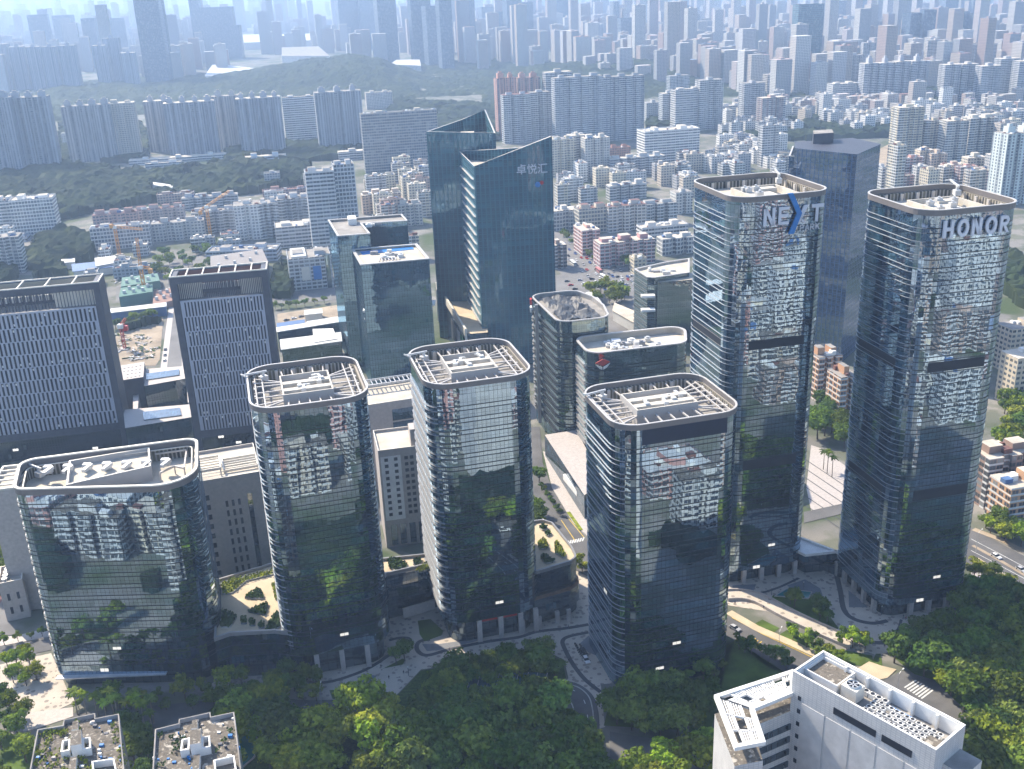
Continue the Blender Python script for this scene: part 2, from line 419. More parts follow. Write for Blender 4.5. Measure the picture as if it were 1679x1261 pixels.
    c = k.mix(k.ramp(b, [(.45, (0, 0, 0)), (.65, (1, 1, 1))]), c, k.mix(.35, c, (.07, .08, .025)))
    M['forest'] = k.out(k.bsdf(c, .95, 0, .1))
    # leaves (object colour tints each tree by kind)
    def leaf(name, lo, hi):
        k = NT(name); oi = k.n('ObjectInfo'); f = k.noise(k.geo(), .45, 3)
        c = k.ramp(f, [(.3, lo), (.68, hi)])
        c = k.mix(1.0, c, oi.outputs['Color'], 'MULTIPLY')
        d = k.n('BsdfDiffuse'); k.put(d.inputs[0], c); tr = k.n('BsdfTranslucent'); k.put(tr.inputs[0], k.mix(.5, c, (.10, .13, .01)))
        ms = k.n('MixShader'); ms.inputs[0].default_value = .32; k.put(ms.inputs[1], d.outputs[0]); k.put(ms.inputs[2], tr.outputs[0])
        return k.out(ms.outputs[0])
    M['leaf'] = leaf('leaves', (.045, .088, .022), (.18, .25, .055))
    # flats
    M['flat_a'] = flat_mat('flats_punched', 3.0, 3.3, (.2, .8, .3, .8))
    M['flat_b'] = flat_mat('flats_balconies', 3.0, 3.6, (.08, .92, .34, .92), (.07, .085, .10), bal=.5, recess=4)
    M['flat_c'] = flat_mat('flats_ribbon', 3.4, 6.0, (.04, .96, .35, .85), (.06, .08, .11), ac=0)
    M['flat_d'] = flat_mat('flats_stripes', 3.0, 4.6, (.3, .72, .22, .85), (.06, .08, .12), recess=3, ac=.2)
    M['flat_e'] = flat_mat('office_grid', 3.6, 3.0, (.12, .88, .2, .85), (.05, .075, .11), ac=0)
    M['flat_f'] = flat_mat('banded_flats', 3.1, 4.2, (.15, .85, .3, .85), (.05, .06, .08), bal=.4, band=(.66, .65, .63), band2=.2)
    M['flat_slab'] = flat_mat('slab_flats', 3.0, 2.8, (.1, .9, .35, .95), (.06, .085, .12), bal=.6, recess=9, ac=.05)
    M['flat_farglass'] = flat_mat('far_glass_tower', 4.0, 2.0, (.08, .92, .2, .95), (.05, .08, .12), ac=0, fade=.05)
    M['beigeblock'] = flat_mat('beige_stone_block', 3.8, 3.4, (.3, .68, .2, .75), (.015, .018, .022), ac=0, fade=.35)
    M['whiteblock'] = flat_mat('white_stone_block', 3.6, 3.4, (.25, .7, .35, .75), (.02, .024, .03), ac=0, fade=.2)
M_init()
M['canopyglass'] = glass_mat('pale_green_canopy_glass', 2.2, 2.2, .18, tint=(.7, .9, .9), dark=(.05, .11, .11), teal=(.09, .16, .16), lit=0, wob=.004)

# ------------------------------------------------------------------ the office towers with rounded corners
FIN_MESH = {}
def fin_children(parent, outline, zs, depth, mats, hgt=.11, name='floor_fin', pair=1.58):
    """one aluminium fin pair for every storey; all copies share one mesh"""
    mb = MB()
    out = offset(outline, depth); inn = offset(outline, -.06)
    for dz in ((0, pair) if pair else (0,)):
        n = len(out)
        mb.ring(out, inn, dz, dz + hgt)
    # left-hand sides are bare aluminium, the rest darkened in colour for the shade there
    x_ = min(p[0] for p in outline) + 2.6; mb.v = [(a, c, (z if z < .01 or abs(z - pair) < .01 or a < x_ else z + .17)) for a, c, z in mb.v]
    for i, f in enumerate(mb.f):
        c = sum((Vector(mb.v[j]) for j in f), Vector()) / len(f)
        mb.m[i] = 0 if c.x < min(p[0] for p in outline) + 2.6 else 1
    me = mb.mesh(name, mats)
    for z in zs: obj(name, me, parent, (0, 0, z))

def roof_frame(T, w, d, h, zd, pw, pd, pcy, r):
    """penthouse walls with ducts inside, the rails of the cleaning crane and the struts that carry them"""
    x0, x1, y0, y1 = -pw / 2, pw / 2, pcy - pd / 2, pcy + pd / 2
    zt = h - .3
    b = MB(); b.ring(rect(pw, pd, 0, pcy), rect(pw - 1.0, pd - 1.0, 0, pcy), zd, zt, 0, 1)
    b.box(x0 + .5, x1 - .5, y0 + .5, y1 - .5, zd, zt - 2.6, 0, 1)
    ph = b.build('penthouse', [M['grey_pent'], M['roof_up']], T)
    for yy in (y0 + pd * .28, y0 + pd * .62):
        c = MB(); c.box(x0 + .5, x1 - .5, yy - 1.3, yy + 1.3, zt - 2.6, zt - .25, 0, 1); c.build('cross_wall', [M['roof_up'], M['roof_up']], ph)
    random.seed(int(w * 10 + h))
    for q in range(4):
        c = MB(); sx = random.uniform(x0 + 2.5, x1 - 2.5); sy = random.uniform(y0 + 3, y1 - 5)
        p = [(sx, sy, zt - .2), (sx + random.uniform(-1, 1), sy + 3.5, zt - .1), (sx + random.uniform(-3, 3), sy + 4.5, zt - .6)]
        for a, e in zip(p, p[1:]): c.beam(a, e, .9, .8)
        c.box(sx - .8, sx + .8, sy - .8, sy + .6, zt - 2.4, zt + .4)
        c.build('duct', M['duct'], ph)
    zr = h - 2.3
    L = (-w / 2 + 2.2, -w / 2 + 4.6, w / 2 - 4.6, w / 2 - 2.2)
    for x in L:
        c = MB(); c.beam((x, -d / 2 + 2.6, zr), (x, d / 2 - 2.6, zr), .42, .5); c.build('crane_rail', M['rim'], T)
    for s, xe in ((-1, x0), (1, x1)):
        for k, (ya, ye) in enumerate(((y0 - 5.5, y0 + .4), (y0 - 1, y0 + 1), (y0 + pd * .3, y0 + pd * .3), (y0 + pd * .55, y0 + pd * .55),
                                      (y1 - 2.5, y1 - 3), (y1 + 1.5, y1 - 1), (y1 + 6, y1 - .3))):
            c = MB(); c.beam((s * (w / 2 - 1.5), ya, zr - .2), (xe, ye, zr - .2), .5, .45)
            c.beam((s * (w / 2 - 1.5), ya, zr - .2), (s * (w / 2 - 1.5), ya, zd), .3, .3)
            c.build('roof_strut', M['rim'], T)
    for k in range(5):
        x = x0 + pw * (k + .5) / 5; c = MB()
        c.beam((x, y0, zr - .2), (x * 1.12, -d / 2 + 1.4, zr - .2), .45, .45)
        c.beam((x, y1, zr - .2), (x * 1.12, d / 2 - 1.4, zr - .2), .45, .45); c.build('roof_strut', M['rim'], T)

M['roof_up'] = plain('roof_upstand_cream', (.52, .485, .42), .85, 0, .16, .3)
M['grey_pent'] = plain('penthouse_panels', (.40, .385, .37), .7, 0, .06, .2)

def cleaning_crane(T, x, y, z, rz):
    g = MB(); g.box(-1.4, 1.4, -1, 1, 0, 1.8); g.beam((0, 0, 1.8), (0, 0, 3.4), .8, .8); g.beam((-1.5, 0, 3.2), (7.5, 0, 4.0), .55, .6)
    g.beam((7.3, -1.6, 3.9), (7.3, 1.6, 3.9), .4, .4)
    return g.build('cleaning_crane', M['duct'], T, (x, y, z), rz)

def rounded_tower(name, label, cx, cy, yaw, w, d, h, r, zb, solid=False, cols=(), leftcols=(), bands=(), depth=None,
                  glass='glass_front', group=None, pent=(16.5, 19, -1.0), deckdrop=6.2):
    T = thing(name, label, 'office tower', (cx, cy, 0), rad(yaw), group)
    base = rect(w, d); out = round_poly(base, r, 7)
    b = MB(); b.prism(out, zb, h - 1.9, 0, top=False); b.build('curtain_wall', M[glass], T)
    if zb > 0:
        i = offset(out, -2.6); b = MB(); b.prism(i, 0, zb, 0, top=False); b.build('lobby_wall', M['lobby'], T)
        b = MB(); b.face([(p[0], p[1], zb) for p in reversed(out)]); b.build('soffit', M['taupe'], T)
    # crown: panelled band, pale rim, slotted inner face, posts, roof deck
    c0, c1 = offset(out, .35), offset(out, -.12)
    b = MB(); b.ring(c0, c1, h - 2.0, h - .25); b.build('crown_band', M['taupe'], T)
    b = MB(); b.ring(offset(out, .45), offset(out, -.2), h - .2, h); b.build('crown_rim', M['rim'], T)
    zd = h - deckdrop
    inn = offset(out, -.9); b = MB(); b.ring(offset(out, -.15), inn, zd, h - 2.0, 0, None, False); b.build('parapet_wall', M['crown_in'], T)
    b = MB(); b.face([(p[0], p[1], zd) for p in offset(out, -.2)]); b.build('roof_deck', M['roofbeige'] if solid else M['roofgrey'], T)
    post = MB(); post.box(-.55, .55, -.35, .35, zd, h - 2.0); pm = post.mesh('crown_post', [M['rim']])
    for s in (-1, 1):
        for k in range(4):
            t_ = (k + .5) / 4 - .5
            obj('crown_post', pm, T, (t_ * (w - 2 * r) * 1.15, s * (d / 2 - 1.8), 0))
            obj('crown_post', pm, T, (s * (w / 2 - 1.8), t_ * (d - 2 * r) * 1.15, 0), rad(90))
    if not solid:
        roof_frame(T, w, d, h, zd, *pent, r)
        cleaning_crane(T, -w * .36, d * .33, zd + 3, rad(205))
    else:
        b = MB(); b.ring(rect(18, 20, 2, -2), rect(17, 19, 2, -2), zd, zd + 2.4, 0, 0); b.box(-4, 6, -6, 5, zd, zd + 1.1)
        b.box(2, 9, 3, 6.5, zd, zd + 2.0); b.build('roof_upstand', M['roof_up'], T)
        for k in range(5):
            q = MB(); x, y = random.uniform(-6, 9), random.uniform(-8, 8); q.box(x - 1.2, x + 1.2, y - .8, y + .8, zd, zd + 2.8); q.tube((x, y, zd + 2.8), (x, y, zd + 3.4), .5, .5, 8)
            q.build('roof_fan', M['duct'], T)
        cleaning_crane(T, w * .36, d * .25, zd + 2.2, rad(75))
    fl = 4.4
    zs = [fl * k for k in range(math.ceil((zb + .3) / fl), int((h - 7.5) / fl) + 1)]
    dep = depth or (lambda n: .10 + .16 * max(0, -n.x))
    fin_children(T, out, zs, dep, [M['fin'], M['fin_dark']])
    for (z0, z1) in bands:
        b = MB(); x0 = w / 2 - r; b.box(-x0, x0, -d / 2 - .12, -d / 2 + .3, z0, z1); b.build('louvre_band', M['louvre'], T)
        b = MB(); y0 = d / 2 - r; b.box(-w / 2 - .1, -w / 2 + .3, -y0, y0, z0, z1); b.build('louvre_band', M['louvre'], T)
    cm = MB(); cm.box(-.85, .85, -.7, .7, 0, zb, 0, 0); cme = cm.mesh('column', [M['stone']])
    for x in cols: obj('column', cme, T, (x, -d / 2 + .9, 0))
    for y in leftcols: obj('column', cme, T, (-w / 2 + .9, y, 0), rad(90))
    return T

def letters(T, polys_list, scale, x0, z0, y, mat, thick=.5, name='sign_letter', sx=1.0):
    """polys_list: for each letter a list of convex outlines in letter units"""
    for polys in polys_list:
        b = MB()
        for pg in polys:
            P = [(x0 + px * scale * sx, z0 + pz * scale) for px, pz in pg]
            ar = sum(P[i][0] * P[(i + 1) % len(P)][1] - P[(i + 1) % len(P)][0] * P[i][1] for i in range(len(P)))
            if ar < 0: P.reverse()
            b.face([(p[0], y - thick, p[1]) for p in P])
            n = len(P)
            for i in range(n):
                a, c = P[i], P[(i + 1) % n]
                b.face([(a[0], y, a[1]), (c[0], y, c[1]), (c[0], y - thick, c[1]), (a[0], y - thick, a[1])])
        b.build(name, mat, T)

def glyph(ch, x, wd=.8, st=.2):
    R = lambda a, b, c, d: [(x + a, c), (x + b, c), (x + b, d), (x + a, d)]
    if ch == 'N': return [R(0, st, 0, 1), R(wd - st, wd, 0, 1), [(x, 1), (x + st * 1.15, 1), (x + wd, 0), (x + wd - st * 1.15, 0)]]
    if ch == 'E': return [R(0, st, 0, 1), R(st, wd * .9, 0, st * .9), R(st, wd * .85, .41, .59), R(st, wd * .9, 1 - st * .9, 1)]
    if ch == 'T': return [R(wd / 2 - st / 2, wd / 2 + st / 2, 0, 1 - st), R(-.05, wd + .12, 1 - st, 1)]
    if ch == 'H': return [R(0, st, 0, 1), R(wd - st, wd, 0, 1), R(st, wd - st, .4, .6)]
    if ch == 'O':
        o = []; n = 20
        for i in range(n):
            a0, a1 = 6.2832 * i / n, 6.2832 * (i + 1) / n; q = []
            for a, k in ((a0, 1), (a1, 1), (a1, 0), (a0, 0)):
                rx, rz = (wd * .58, .52) if k else (wd * .58 - st, .52 - st * .9)
                q.append((x + wd * .55 + rx * math.cos(a), .5 + rz * math.sin(a)))
            o.append(q)
        return o
    if ch in 'PR':
        o = [R(0, st, 0, 1), R(st, wd * .55, 1 - st * .9, 1), R(st, wd * .55, .42, .42 + st * .8)]; n = 8
        for i in range(n):
            a0, a1 = -math.pi / 2 + math.pi * i / n, -math.pi / 2 + math.pi * (i + 1) / n; q = []
            for a, k in ((a0, 1), (a1, 1), (a1, 0), (a0, 0)):
                rr = .29 if k else .29 - st * .85
                q.append((x + wd * .55 + rr * math.cos(a), .71 + rr * math.sin(a)))
            o.append(q)
        if ch == 'R': o.append([(x + wd * .35, .42), (x + wd * .62, .42), (x + wd, 0), (x + wd * .72, 0)])
        return o
    if ch == 'A': return [[(x, 0), (x + st, 0), (x + wd * .5 + st * .4, 1), (x + wd * .5 - st * .4, 1)],
                          [(x + wd - st, 0), (x + wd, 0), (x + wd * .5 + st * .4, 1), (x + wd * .5 - st * .4, 1)], R(wd * .22, wd * .78, .25, .25 + st * .7)]
    if ch == 'K': return [R(0, st, 0, 1), [(x + st, .35), (x + st, .6), (x + wd * .75, 1), (x + wd, 1)],
                          [(x + wd * .32, .58), (x + wd * .5, .72), (x + wd, 0), (x + wd * .75, 0)]]

TW = {}
TW['T2'] = dict(cx=-69.3, cy=326.2, yaw=14.7, w=37.5, d=41.6, h=103.5, r=8.5)
TW['T3'] = dict(cx=-15.1, cy=341.9, yaw=14.4, w=36.9, d=41.0, h=102.8, r=8.5)
TW['T4'] = dict(cx=47.6, cy=311.1, yaw=14.6, w=42.5, d=36.2, h=98.1, r=8.0)
TW['N'] = dict(cx=92.1, cy=374.4, yaw=12.7, w=36.9, d=40.6, h=154.1, r=7.5)
TW['H'] = dict(cx=146.4, cy=345.3, yaw=12.3, w=36.6, d=37.8, h=153.0, r=7.5)
def wl(k, x, y, z=0):
    q = TW[k]; c, s = math.cos(rad(q['yaw'])), math.sin(rad(q['yaw']))
    return Vector((q['cx'] + c * x - s * y, q['cy'] + s * x + c * y, z))
def front_z(k, px, py):
    q = TW[k]
    best = min((wl(k, x, -q['d'] / 2) for x in [q['w'] * (i / 40 - .5) for i in range(41)]),
               key=lambda P: abs(proj((P.x, P.y, rise(px, py, P)))[0] - px))
    return rise(px, py, best)

GT = 'glass towers with rounded corners and open crowns'
T2 = rounded_tower('office_tower', 'dark glass tower with open steel roof crown, beside the wedge-shaped glass block', zb=9.5, cols=(-8.4, .4, 9.4), **TW['T2'], group=GT)
T3 = rounded_tower('office_tower', 'dark glass tower with broad pale louvres down its flank, above red shop signs', zb=9.5, cols=(-5.5, 2.6, 10.2, 16.0),
                   depth=lambda n: .10 + .55 * max(0, -n.x), **TW['T3'], group=GT)
T4 = rounded_tower('office_tower', 'dark glass tower with a plain navy screen under its open roof crown', zb=0, pent=(21, 15, .5), **TW['T4'], group=GT)
zN = [(front_z('N', 1219, 576), front_z('N', 1219, 561)), (front_z('N', 1212, 772), front_z('N', 1212, 757))]
zH = [(front_z('H', 1520, 612), front_z('H', 1520, 596)), (front_z('H', 1496, 822), front_z('H', 1496, 806))]
TN = rounded_tower('office_tower', 'tall dark glass tower carrying the NEXT PARK sign', zb=6.0, solid=True, deckdrop=4.6, cols=(-8, -.5, 7, 14), bands=zN, **TW['N'], group=GT)
TH = rounded_tower('office_tower', 'tall dark glass tower carrying the HONOR sign', zb=6.0, solid=True, deckdrop=4.6, cols=(-6, 1.5, 9, 16), leftcols=(-12, -5, 2, 9, 15), bands=zH, **TW['H'], group=GT)
q = TW['T4']; b = MB(); b.box(-q['w'] / 2 + 8, q['w'] / 2 - 6, -q['d'] / 2 - .25, -q['d'] / 2 + .3, q['h'] - 7.2, q['h'] - 2.0)
b.build('roof_screen', M['navy'], T4)

# NEXT PARK: pale N, E, T; the X is a blue chevron against a pale half
q = TW['N']; fy = -q['d'] / 2 - .35; h = q['h']
letters(TN, [glyph('N', 0, .82, .2), glyph('E', 1.08, .85, .19), glyph('T', 3.55, .72, .2),
             [[(2.35, 0), (2.68, 0), (3.25, 1), (2.92, 1)], [(2.62, .5), (2.8, .25), (3.18, 0), (2.86, 0)]]], 6.2, -7.8, h - 10.6, fy, M['letters'], sx=.83)
b_ = [[(1.62, 1.75), (1.98, 1.75), (2.72, .58), (2.36, .58)], [(2.36, .58), (2.72, .58), (2.2, -.55), (1.82, -.55)]]
letters(TN, [b_], 6.2, -7.8, h - 10.6, fy - .5, M['blue'], .7, 'sign_chevron', .83)
letters(TN, [glyph(c, i * .95, .75, .13) for i, c in enumerate('PARK')], 2.1, 6.2, h - 13.4, fy, M['letters'], .35)
q = TW['H']; fy = -q['d'] / 2 - .35; h = q['h']
letters(TH, [glyph(c, i * 1.14, .8, .23) for i, c in enumerate('HONOR')], 5.6, -11.3, h - 9.2, fy, M['letters'], .7, sx=.8)

# ------------------------------------------------------------------ the wedge-shaped block at the left
WP = [(-163.6, 304.6), (-103.5, 302.6), (-113.6, 340.5), (-171.0, 327.0)]
wc = Vector((-137, 318)); lp = [(p[0] - wc.x, p[1] - wc.y) for p in WP]
B1 = thing('office_block', 'low wedge-shaped glass block with a long cream roof rim', 'office block', (wc.x, wc.y, 0))
H1 = 78.0; out = round_poly(lp, [5, 11, 4.5, 5], 7)
b = MB(); b.prism(out, 5, H1 - 2.4, 0, top=False); b.build('curtain_wall', M['glass_front'], B1)
b = MB(); b.prism(offset(out, -1.5), 0, 5, 0, top=False); b.build('lobby_wall', M['lobby'], B1)
b = MB(); b.face([(p[0], p[1], 5) for p in reversed(out)]); b.build('soffit', M['taupe'], B1)
b = MB(); b.ring(offset(out, .35), offset(out, -.5), H1 - 2.4, H1 - .3); b.build('crown_band', M['taupe'], B1)
b = MB(); b.ring(offset(out, .5), offset(out, -.5), H1 - .3, H1 + .15); b.build('crown_rim', M['cream'], B1)
b = MB(); b.ring(offset(out, -1.7), offset(out, -2.1), H1 - 2.2, H1 - 1.9); b.build('crane_rail', M['cream'], B1)
b = MB(); b.ring(offset(out, -.1), offset(out, -1.2), H1 - 6.5, H1 - 2.4, 0, None, False); b.build('parapet_wall', M['crown_in'], B1)
b = MB(); b.face([(p[0], p[1], H1 - 6.5) for p in offset(out, -.2)]); b.build('roof_deck', M['roofbeige'], B1)
pp = pts([(108, 795), (247, 764), (245, 733), (113, 755)], H1 - 1.0)
pp = [(p[0] - wc.x, p[1] - wc.y) for p in pp]
b = MB(); b.ring(pp, offset(pp, -.6), H1 - 6.5, H1 - 1.0, 0, 1); b.face([(p[0], p[1], H1 - 3.2) for p in offset(pp, -.5)], 2)
ph = b.build('penthouse', [M['grey_pent'], M['cream'], M['roofbeige']], B1)
cx_ = sum(p[0] for p in pp) / 4; cy_ = sum(p[1] for p in pp) / 4
for k in range(7):
    c = MB(); x = cx_ - 21 + k * 6.6; y = cy_ - 1.2 + (x - cx_) * .05
    c.beam((x, y - 2, H1 - 1.6), (x + 1.5, y + 2.2, H1 - 1.2), 1.3, 1.1); c.box(x - 1.4, x + 1.2, y + 1.2, y + 3, H1 - 3.2, H1 - .6); c.build('duct', M['duct'], ph)
fr = pts([(262, 776), (286, 765), (302, 768), (306, 738), (254, 745)], H1 - 3.5); fr = [(p[0] - wc.x, p[1] - wc.y) for p in fr]
for a, c in zip(fr, fr[1:]):
    z = MB(); z.beam((*a, H1 - 3.4), (*c, H1 - 3.4), .5, .6); z.beam((*a, H1 - 3.4), (*a, H1 - 6.4), .4, .4); z.build('roof_strut', M['rim'], B1)
cleaning_crane(B1, -27, 6, H1 - 5, rad(150))
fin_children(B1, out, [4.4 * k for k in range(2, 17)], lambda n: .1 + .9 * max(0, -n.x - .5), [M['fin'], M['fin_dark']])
b = MB(); b.box(-26.5, 12, -15.6, -13.4, 4.6, 5.0); b.build('entrance_canopy', M['steel'], B1)

# ------------------------------------------------------------------ podiums with roof gardens between the towers
def garden_podium(label, poly, ctr, z, parap=1.1, deckmat='deck'):
    c = Vector(ctr); lp = [(p[0] - c.x, p[1] - c.y) for p in poly]
    P = thing('podium_building', label, 'podium', (c.x, c.y, 0))
    b = MB(); b.prism(lp, 0, z, 0, top=False); b.build('curtain_wall', M['glass_low'], P)
    b = MB(); b.ring(offset(lp, .15), offset(lp, -.5), z - .4, z + parap); b.build('parapet', M['fin'], P)
    b = MB(); b.face([(p[0], p[1], z) for p in offset(lp, -.3)]); b.build('terrace', M[deckmat], P)
    zs = [4.4 * k for k in range(1, int(z / 4.4))]
    b = MB()
    for zz in zs: b.ring(offset(lp, .2), offset(lp, -.05), zz, zz + .18)
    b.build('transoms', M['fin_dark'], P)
    return P, c

def planter(P, c, px, z, mat='hedge_y', edge='kerb', h=.9, r=.6):
    pl = [(x - c.x, y - c.y) for x, y in pts(px, z)]
    ar = sum(pl[i][0] * pl[(i + 1) % len(pl)][1] - pl[(i + 1) % len(pl)][0] * pl[i][1] for i in range(len(pl)))
    if ar < 0: pl.reverse()
    pl = round_poly(pl, r, 3); b = MB(); b.ring(pl, offset(pl, -.25), z, z + .55); o = b.build('planter', M[edge], P)
    random.seed(len(px) * 7 + int(px[0][0])); g = MB(); xs = [p[0] for p in pl]; ys = [p[1] for p in pl]
    g.face([(p[0], p[1], z + .45) for p in offset(pl, -.25)])
    from mathutils import geometry as G_
    n = int(min(900, (max(xs) - min(xs)) * (max(ys) - min(ys)) * 9))
    for _ in range(n):
        x, y = random.uniform(min(xs), max(xs)), random.uniform(min(ys), max(ys)); ins = False
        for i in range(len(pl)):
            a, d = pl[i], pl[i - 1]
            if (a[1] > y) != (d[1] > y) and x < (d[0] - a[0]) * (y - a[1]) / (d[1] - a[1]) + a[0]: ins = not ins
        if ins:
            zz = z + .4 + random.random() * h; e = Vector((random.gauss(0, 1), random.gauss(0, 1), random.gauss(0, .7))).normalized() * .42
            f = e.orthogonal() * .9; q = Vector((x, y, zz)); g.face([q - e, q + f, q + e, q - f])
    g.build('shrubs', M[mat], o)

Z1 = 17.6
poly = pts([(352, 1050), (378, 1041), (450, 1037)], Z1) + [tuple(wl('T2', -13, -19.6)[:2]), tuple(wl('T2', -13, 12)[:2])] + pts([(452, 925), (358, 953)], Z1)
P1, c1 = garden_podium('podium with paved roof garden between the wedge block and the next tower', poly, (-100, 325), Z1)
planter(P1, c1, [(362, 957), (448, 936), (449, 943), (404, 954), (381, 974), (364, 976)], Z1, h=1.3)
planter(P1, c1, [(399, 982), (422, 967), (428, 968), (434, 983)], Z1, 'hedge')
planter(P1, c1, [(404, 1004), (437, 990), (440, 992), (435, 1010)], Z1, 'hedge', 'darkgrey')
planter(P1, c1, [(362, 1000), (382, 1008), (388, 1014), (378, 1030), (362, 1030)], Z1, 'hedge')
planter(P1, c1, [(446, 960), (450, 957), (456, 985), (452, 985)], Z1)
planter(P1, c1, [(449, 1010), (457, 1002), (459, 1030), (440, 1036), (434, 1036)], Z1, 'hedge')
for a, d in ((400, 1020), (414, 1023), (429, 1027)): planter(P1, c1, [(a - 5, d + 4), (a + 5, d + 4), (a + 5, d - 4), (a - 5, d - 4)], Z1, 'hedge', 'bluestone', 1.5, .4)

A = at(640, 1012); zt2 = rise(636, 941, A)
poly = [tuple(wl('T2', 12, -8)[:2])] + pts([(640, 1014), (722, 994)]) + [tuple(wl('T3', -12, 14)[:2]), tuple(wl('T2', 12, 20)[:2])]
P2, c2 = garden_podium('podium with oval planting beds, set back between the two open-crowned towers', poly, (-40, 345), zt2)
planter(P2, c2, [(636, 921), (640, 916), (656, 919), (668, 926), (666, 934), (650, 938), (638, 932)], zt2, 'hedge')
planter(P2, c2, [(679, 918), (690, 917), (692, 924), (684, 930), (677, 926)], zt2, 'hedge')
planter(P2, c2, [(680, 938), (700, 924), (711, 928), (713, 932), (690, 939)], zt2)
b = MB(); pf = [(x - c2.x, y - c2.y) for x, y in pts([(662, 1018), (714, 1003)])]
b.beam((*pf[0], 3.4), (*pf[1], 3.4), .5, 4.4); b.build('stone_fascia', M['stone'], P2)

A3 = at(884, 1022); zt3 = rise(878, 940, A3)
poly = [tuple(wl('T3', 15, -14)[:2])] + pts([(880, 940), (937, 923)], zt3) + pts([(945, 915), (938, 900), (906, 860), (890, 855), (876, 857)], zt3) + [tuple(wl('T3', 15, 10)[:2])]
poly = poly[:1] + round_poly(poly[1:-1], [0, 2, 3, 4, 3, 3, 0], 4) + poly[-1:]
P3, c3 = garden_podium('podium with a curved roof garden on the street side, over a planted balcony', poly, (12, 345), zt3)
planter(P3, c3, [(884, 866), (892, 862), (898, 866), (890, 872)], zt3, 'hedge')
planter(P3, c3, [(893, 876), (900, 872), (905, 877), (897, 881)], zt3, 'hedge')
planter(P3, c3, [(882, 890), (893, 884), (900, 900), (884, 902)], zt3)
planter(P3, c3, [(910, 890), (914, 888), (928, 912), (926, 917), (910, 908)], zt3)
planter(P3, c3, [(886, 915), (892, 910), (912, 921), (895, 926)], zt3, 'hedge')
zb3 = rise(884, 978, A3)
lowp = pts([(876, 985), (936, 968), (950, 958), (948, 945), (940, 935), (878, 950)], zb3)
lowp = round_poly(lowp, [0, 4, 5, 3, 0, 0], 4); lowp = [(p[0] - c3.x, p[1] - c3.y) for p in lowp]
b = MB(); b.prism(lowp, 5, zb3, 0, 1, bottom=True)
M['brownbed'] = plain('dry_brown_planting', (.26, .15, .09), .95, 0, .4, .6)
b.build('balcony_tier', [M['glass_low'], M['brownbed']], P3)
for a, d in ((858, 1036), (885, 1030), (914, 1021), (933, 1018)):
    g = at(a, d); cb = MB(); cb.box(-.75, .75, -.6, .6, 0, 5.0); cb.build('column', M['stone'], P3, (g.x - c3.x, g.y - c3.y, 0), rad(14))

# glass link between the two tall towers
A = at(1342, 938); zl = rise(1342, 905, A)
lk = [tuple(wl('N', 14, -15)[:2])] + pts([(1318, 944), (1372, 938)]) + [tuple(wl('H', -14, -4)[:2]), tuple(wl('H', -14, 12)[:2]), tuple(wl('N', 14, 4)[:2])]
cl = Vector((119, 362)); lk = [(p[0] - cl.x, p[1] - cl.y) for p in lk]
LK = thing('link_building', 'low glass link with a flat white roof between the NEXT and HONOR towers', 'link building', (cl.x, cl.y, 0))
b = MB(); b.prism(lk, 5, zl, 0, top=False); b.build('curtain_wall', M['glass_low'], LK)
b = MB(); b.prism(offset(lk, -2), 0, 5, 0, top=False); b.build('lobby_wall', M['lobby'], LK)
b = MB(); b.ring(offset(lk, .3), offset(lk, -.6), zl - .3, zl + .8); b.face([(p[0], p[1], zl) for p in offset(lk, -.4)]); b.face([(p[0], p[1], 5) for p in reversed(lk)]); b.build('flat_roof', M['white'], LK)
for x0, x1 in ((-4.4, 1.6), (3.7, 9.2)):
    b = MB(); b.box(x0, x1, -TW['T3']['d'] / 2 + 2.2, -TW['T3']['d'] / 2 + 2.7, 7.2, 8.6); b.build('shop_sign', M['red'], T3)

# ------------------------------------------------------------------ ground, roads, plazas
ZN = [0]
def zup(z):
    ZN[0] += 1; return (z + .05 if z >= .05 else z) + ZN[0] * .0004
def sheet(name, poly, z, mat, kind='structure'):
    z = zup(z) if z > 0 else z
    b = MB(); ar = sum(poly[i][0] * poly[(i + 1) % len(poly)][1] - poly[(i + 1) % len(poly)][0] * poly[i][1] for i in range(len(poly)))
    if ar < 0: poly = list(reversed(poly))
    b.face([(p[0], p[1], z) for p in poly]); return tag(b.build(name, M[mat]), kind=kind)
def strip(name, px, width, z, mat, kind='structure', raise_=0.0, world=False):
    z = zup(z); P = [Vector(p) for p in (px if world else pts(px))]; b = MB(); L, R = [], []
    for i, p in enumerate(P):
        d = ((P[min(i + 1, len(P) - 1)] - P[max(i - 1, 0)])).normalized(); n = Vector((-d.y, d.x)) * width / 2
        L.append(p + n); R.append(p - n)
    for i in range(len(P) - 1):
        b.face([(*R[i], z), (*R[i + 1], z), (*L[i + 1], z), (*L[i], z)])
        if raise_:
            for a, c in ((R[i], R[i + 1]), (L[i + 1], L[i])): b.face([(*a, z - raise_), (*c, z - raise_), (*c, z), (*a, z)])
    return tag(b.build(name, M[mat]), kind=kind)
def smooth(px, n=6):
    out = []
    for i in range(len(px) - 1):
        p0, p1, p2, p3 = px[max(i - 1, 0)], px[i], px[i + 1], px[min(i + 2, len(px) - 1)]
        for k in range(n):
            t_ = k / n
            out.append(tuple(.5 * (2 * p1[j] + (p2[j] - p0[j]) * t_ + (2 * p0[j] - 5 * p1[j] + 4 * p2[j] - p3[j]) * t_ ** 2
                                   + (3 * p1[j] - p0[j] - 3 * p2[j] + p3[j]) * t_ ** 3) for j in (0, 1)))
    return out + [px[-1]]

sheet('ground', [(-14000, -1600), (14000, -1600), (14000, 26000), (-14000, 26000)], -.05, 'city')
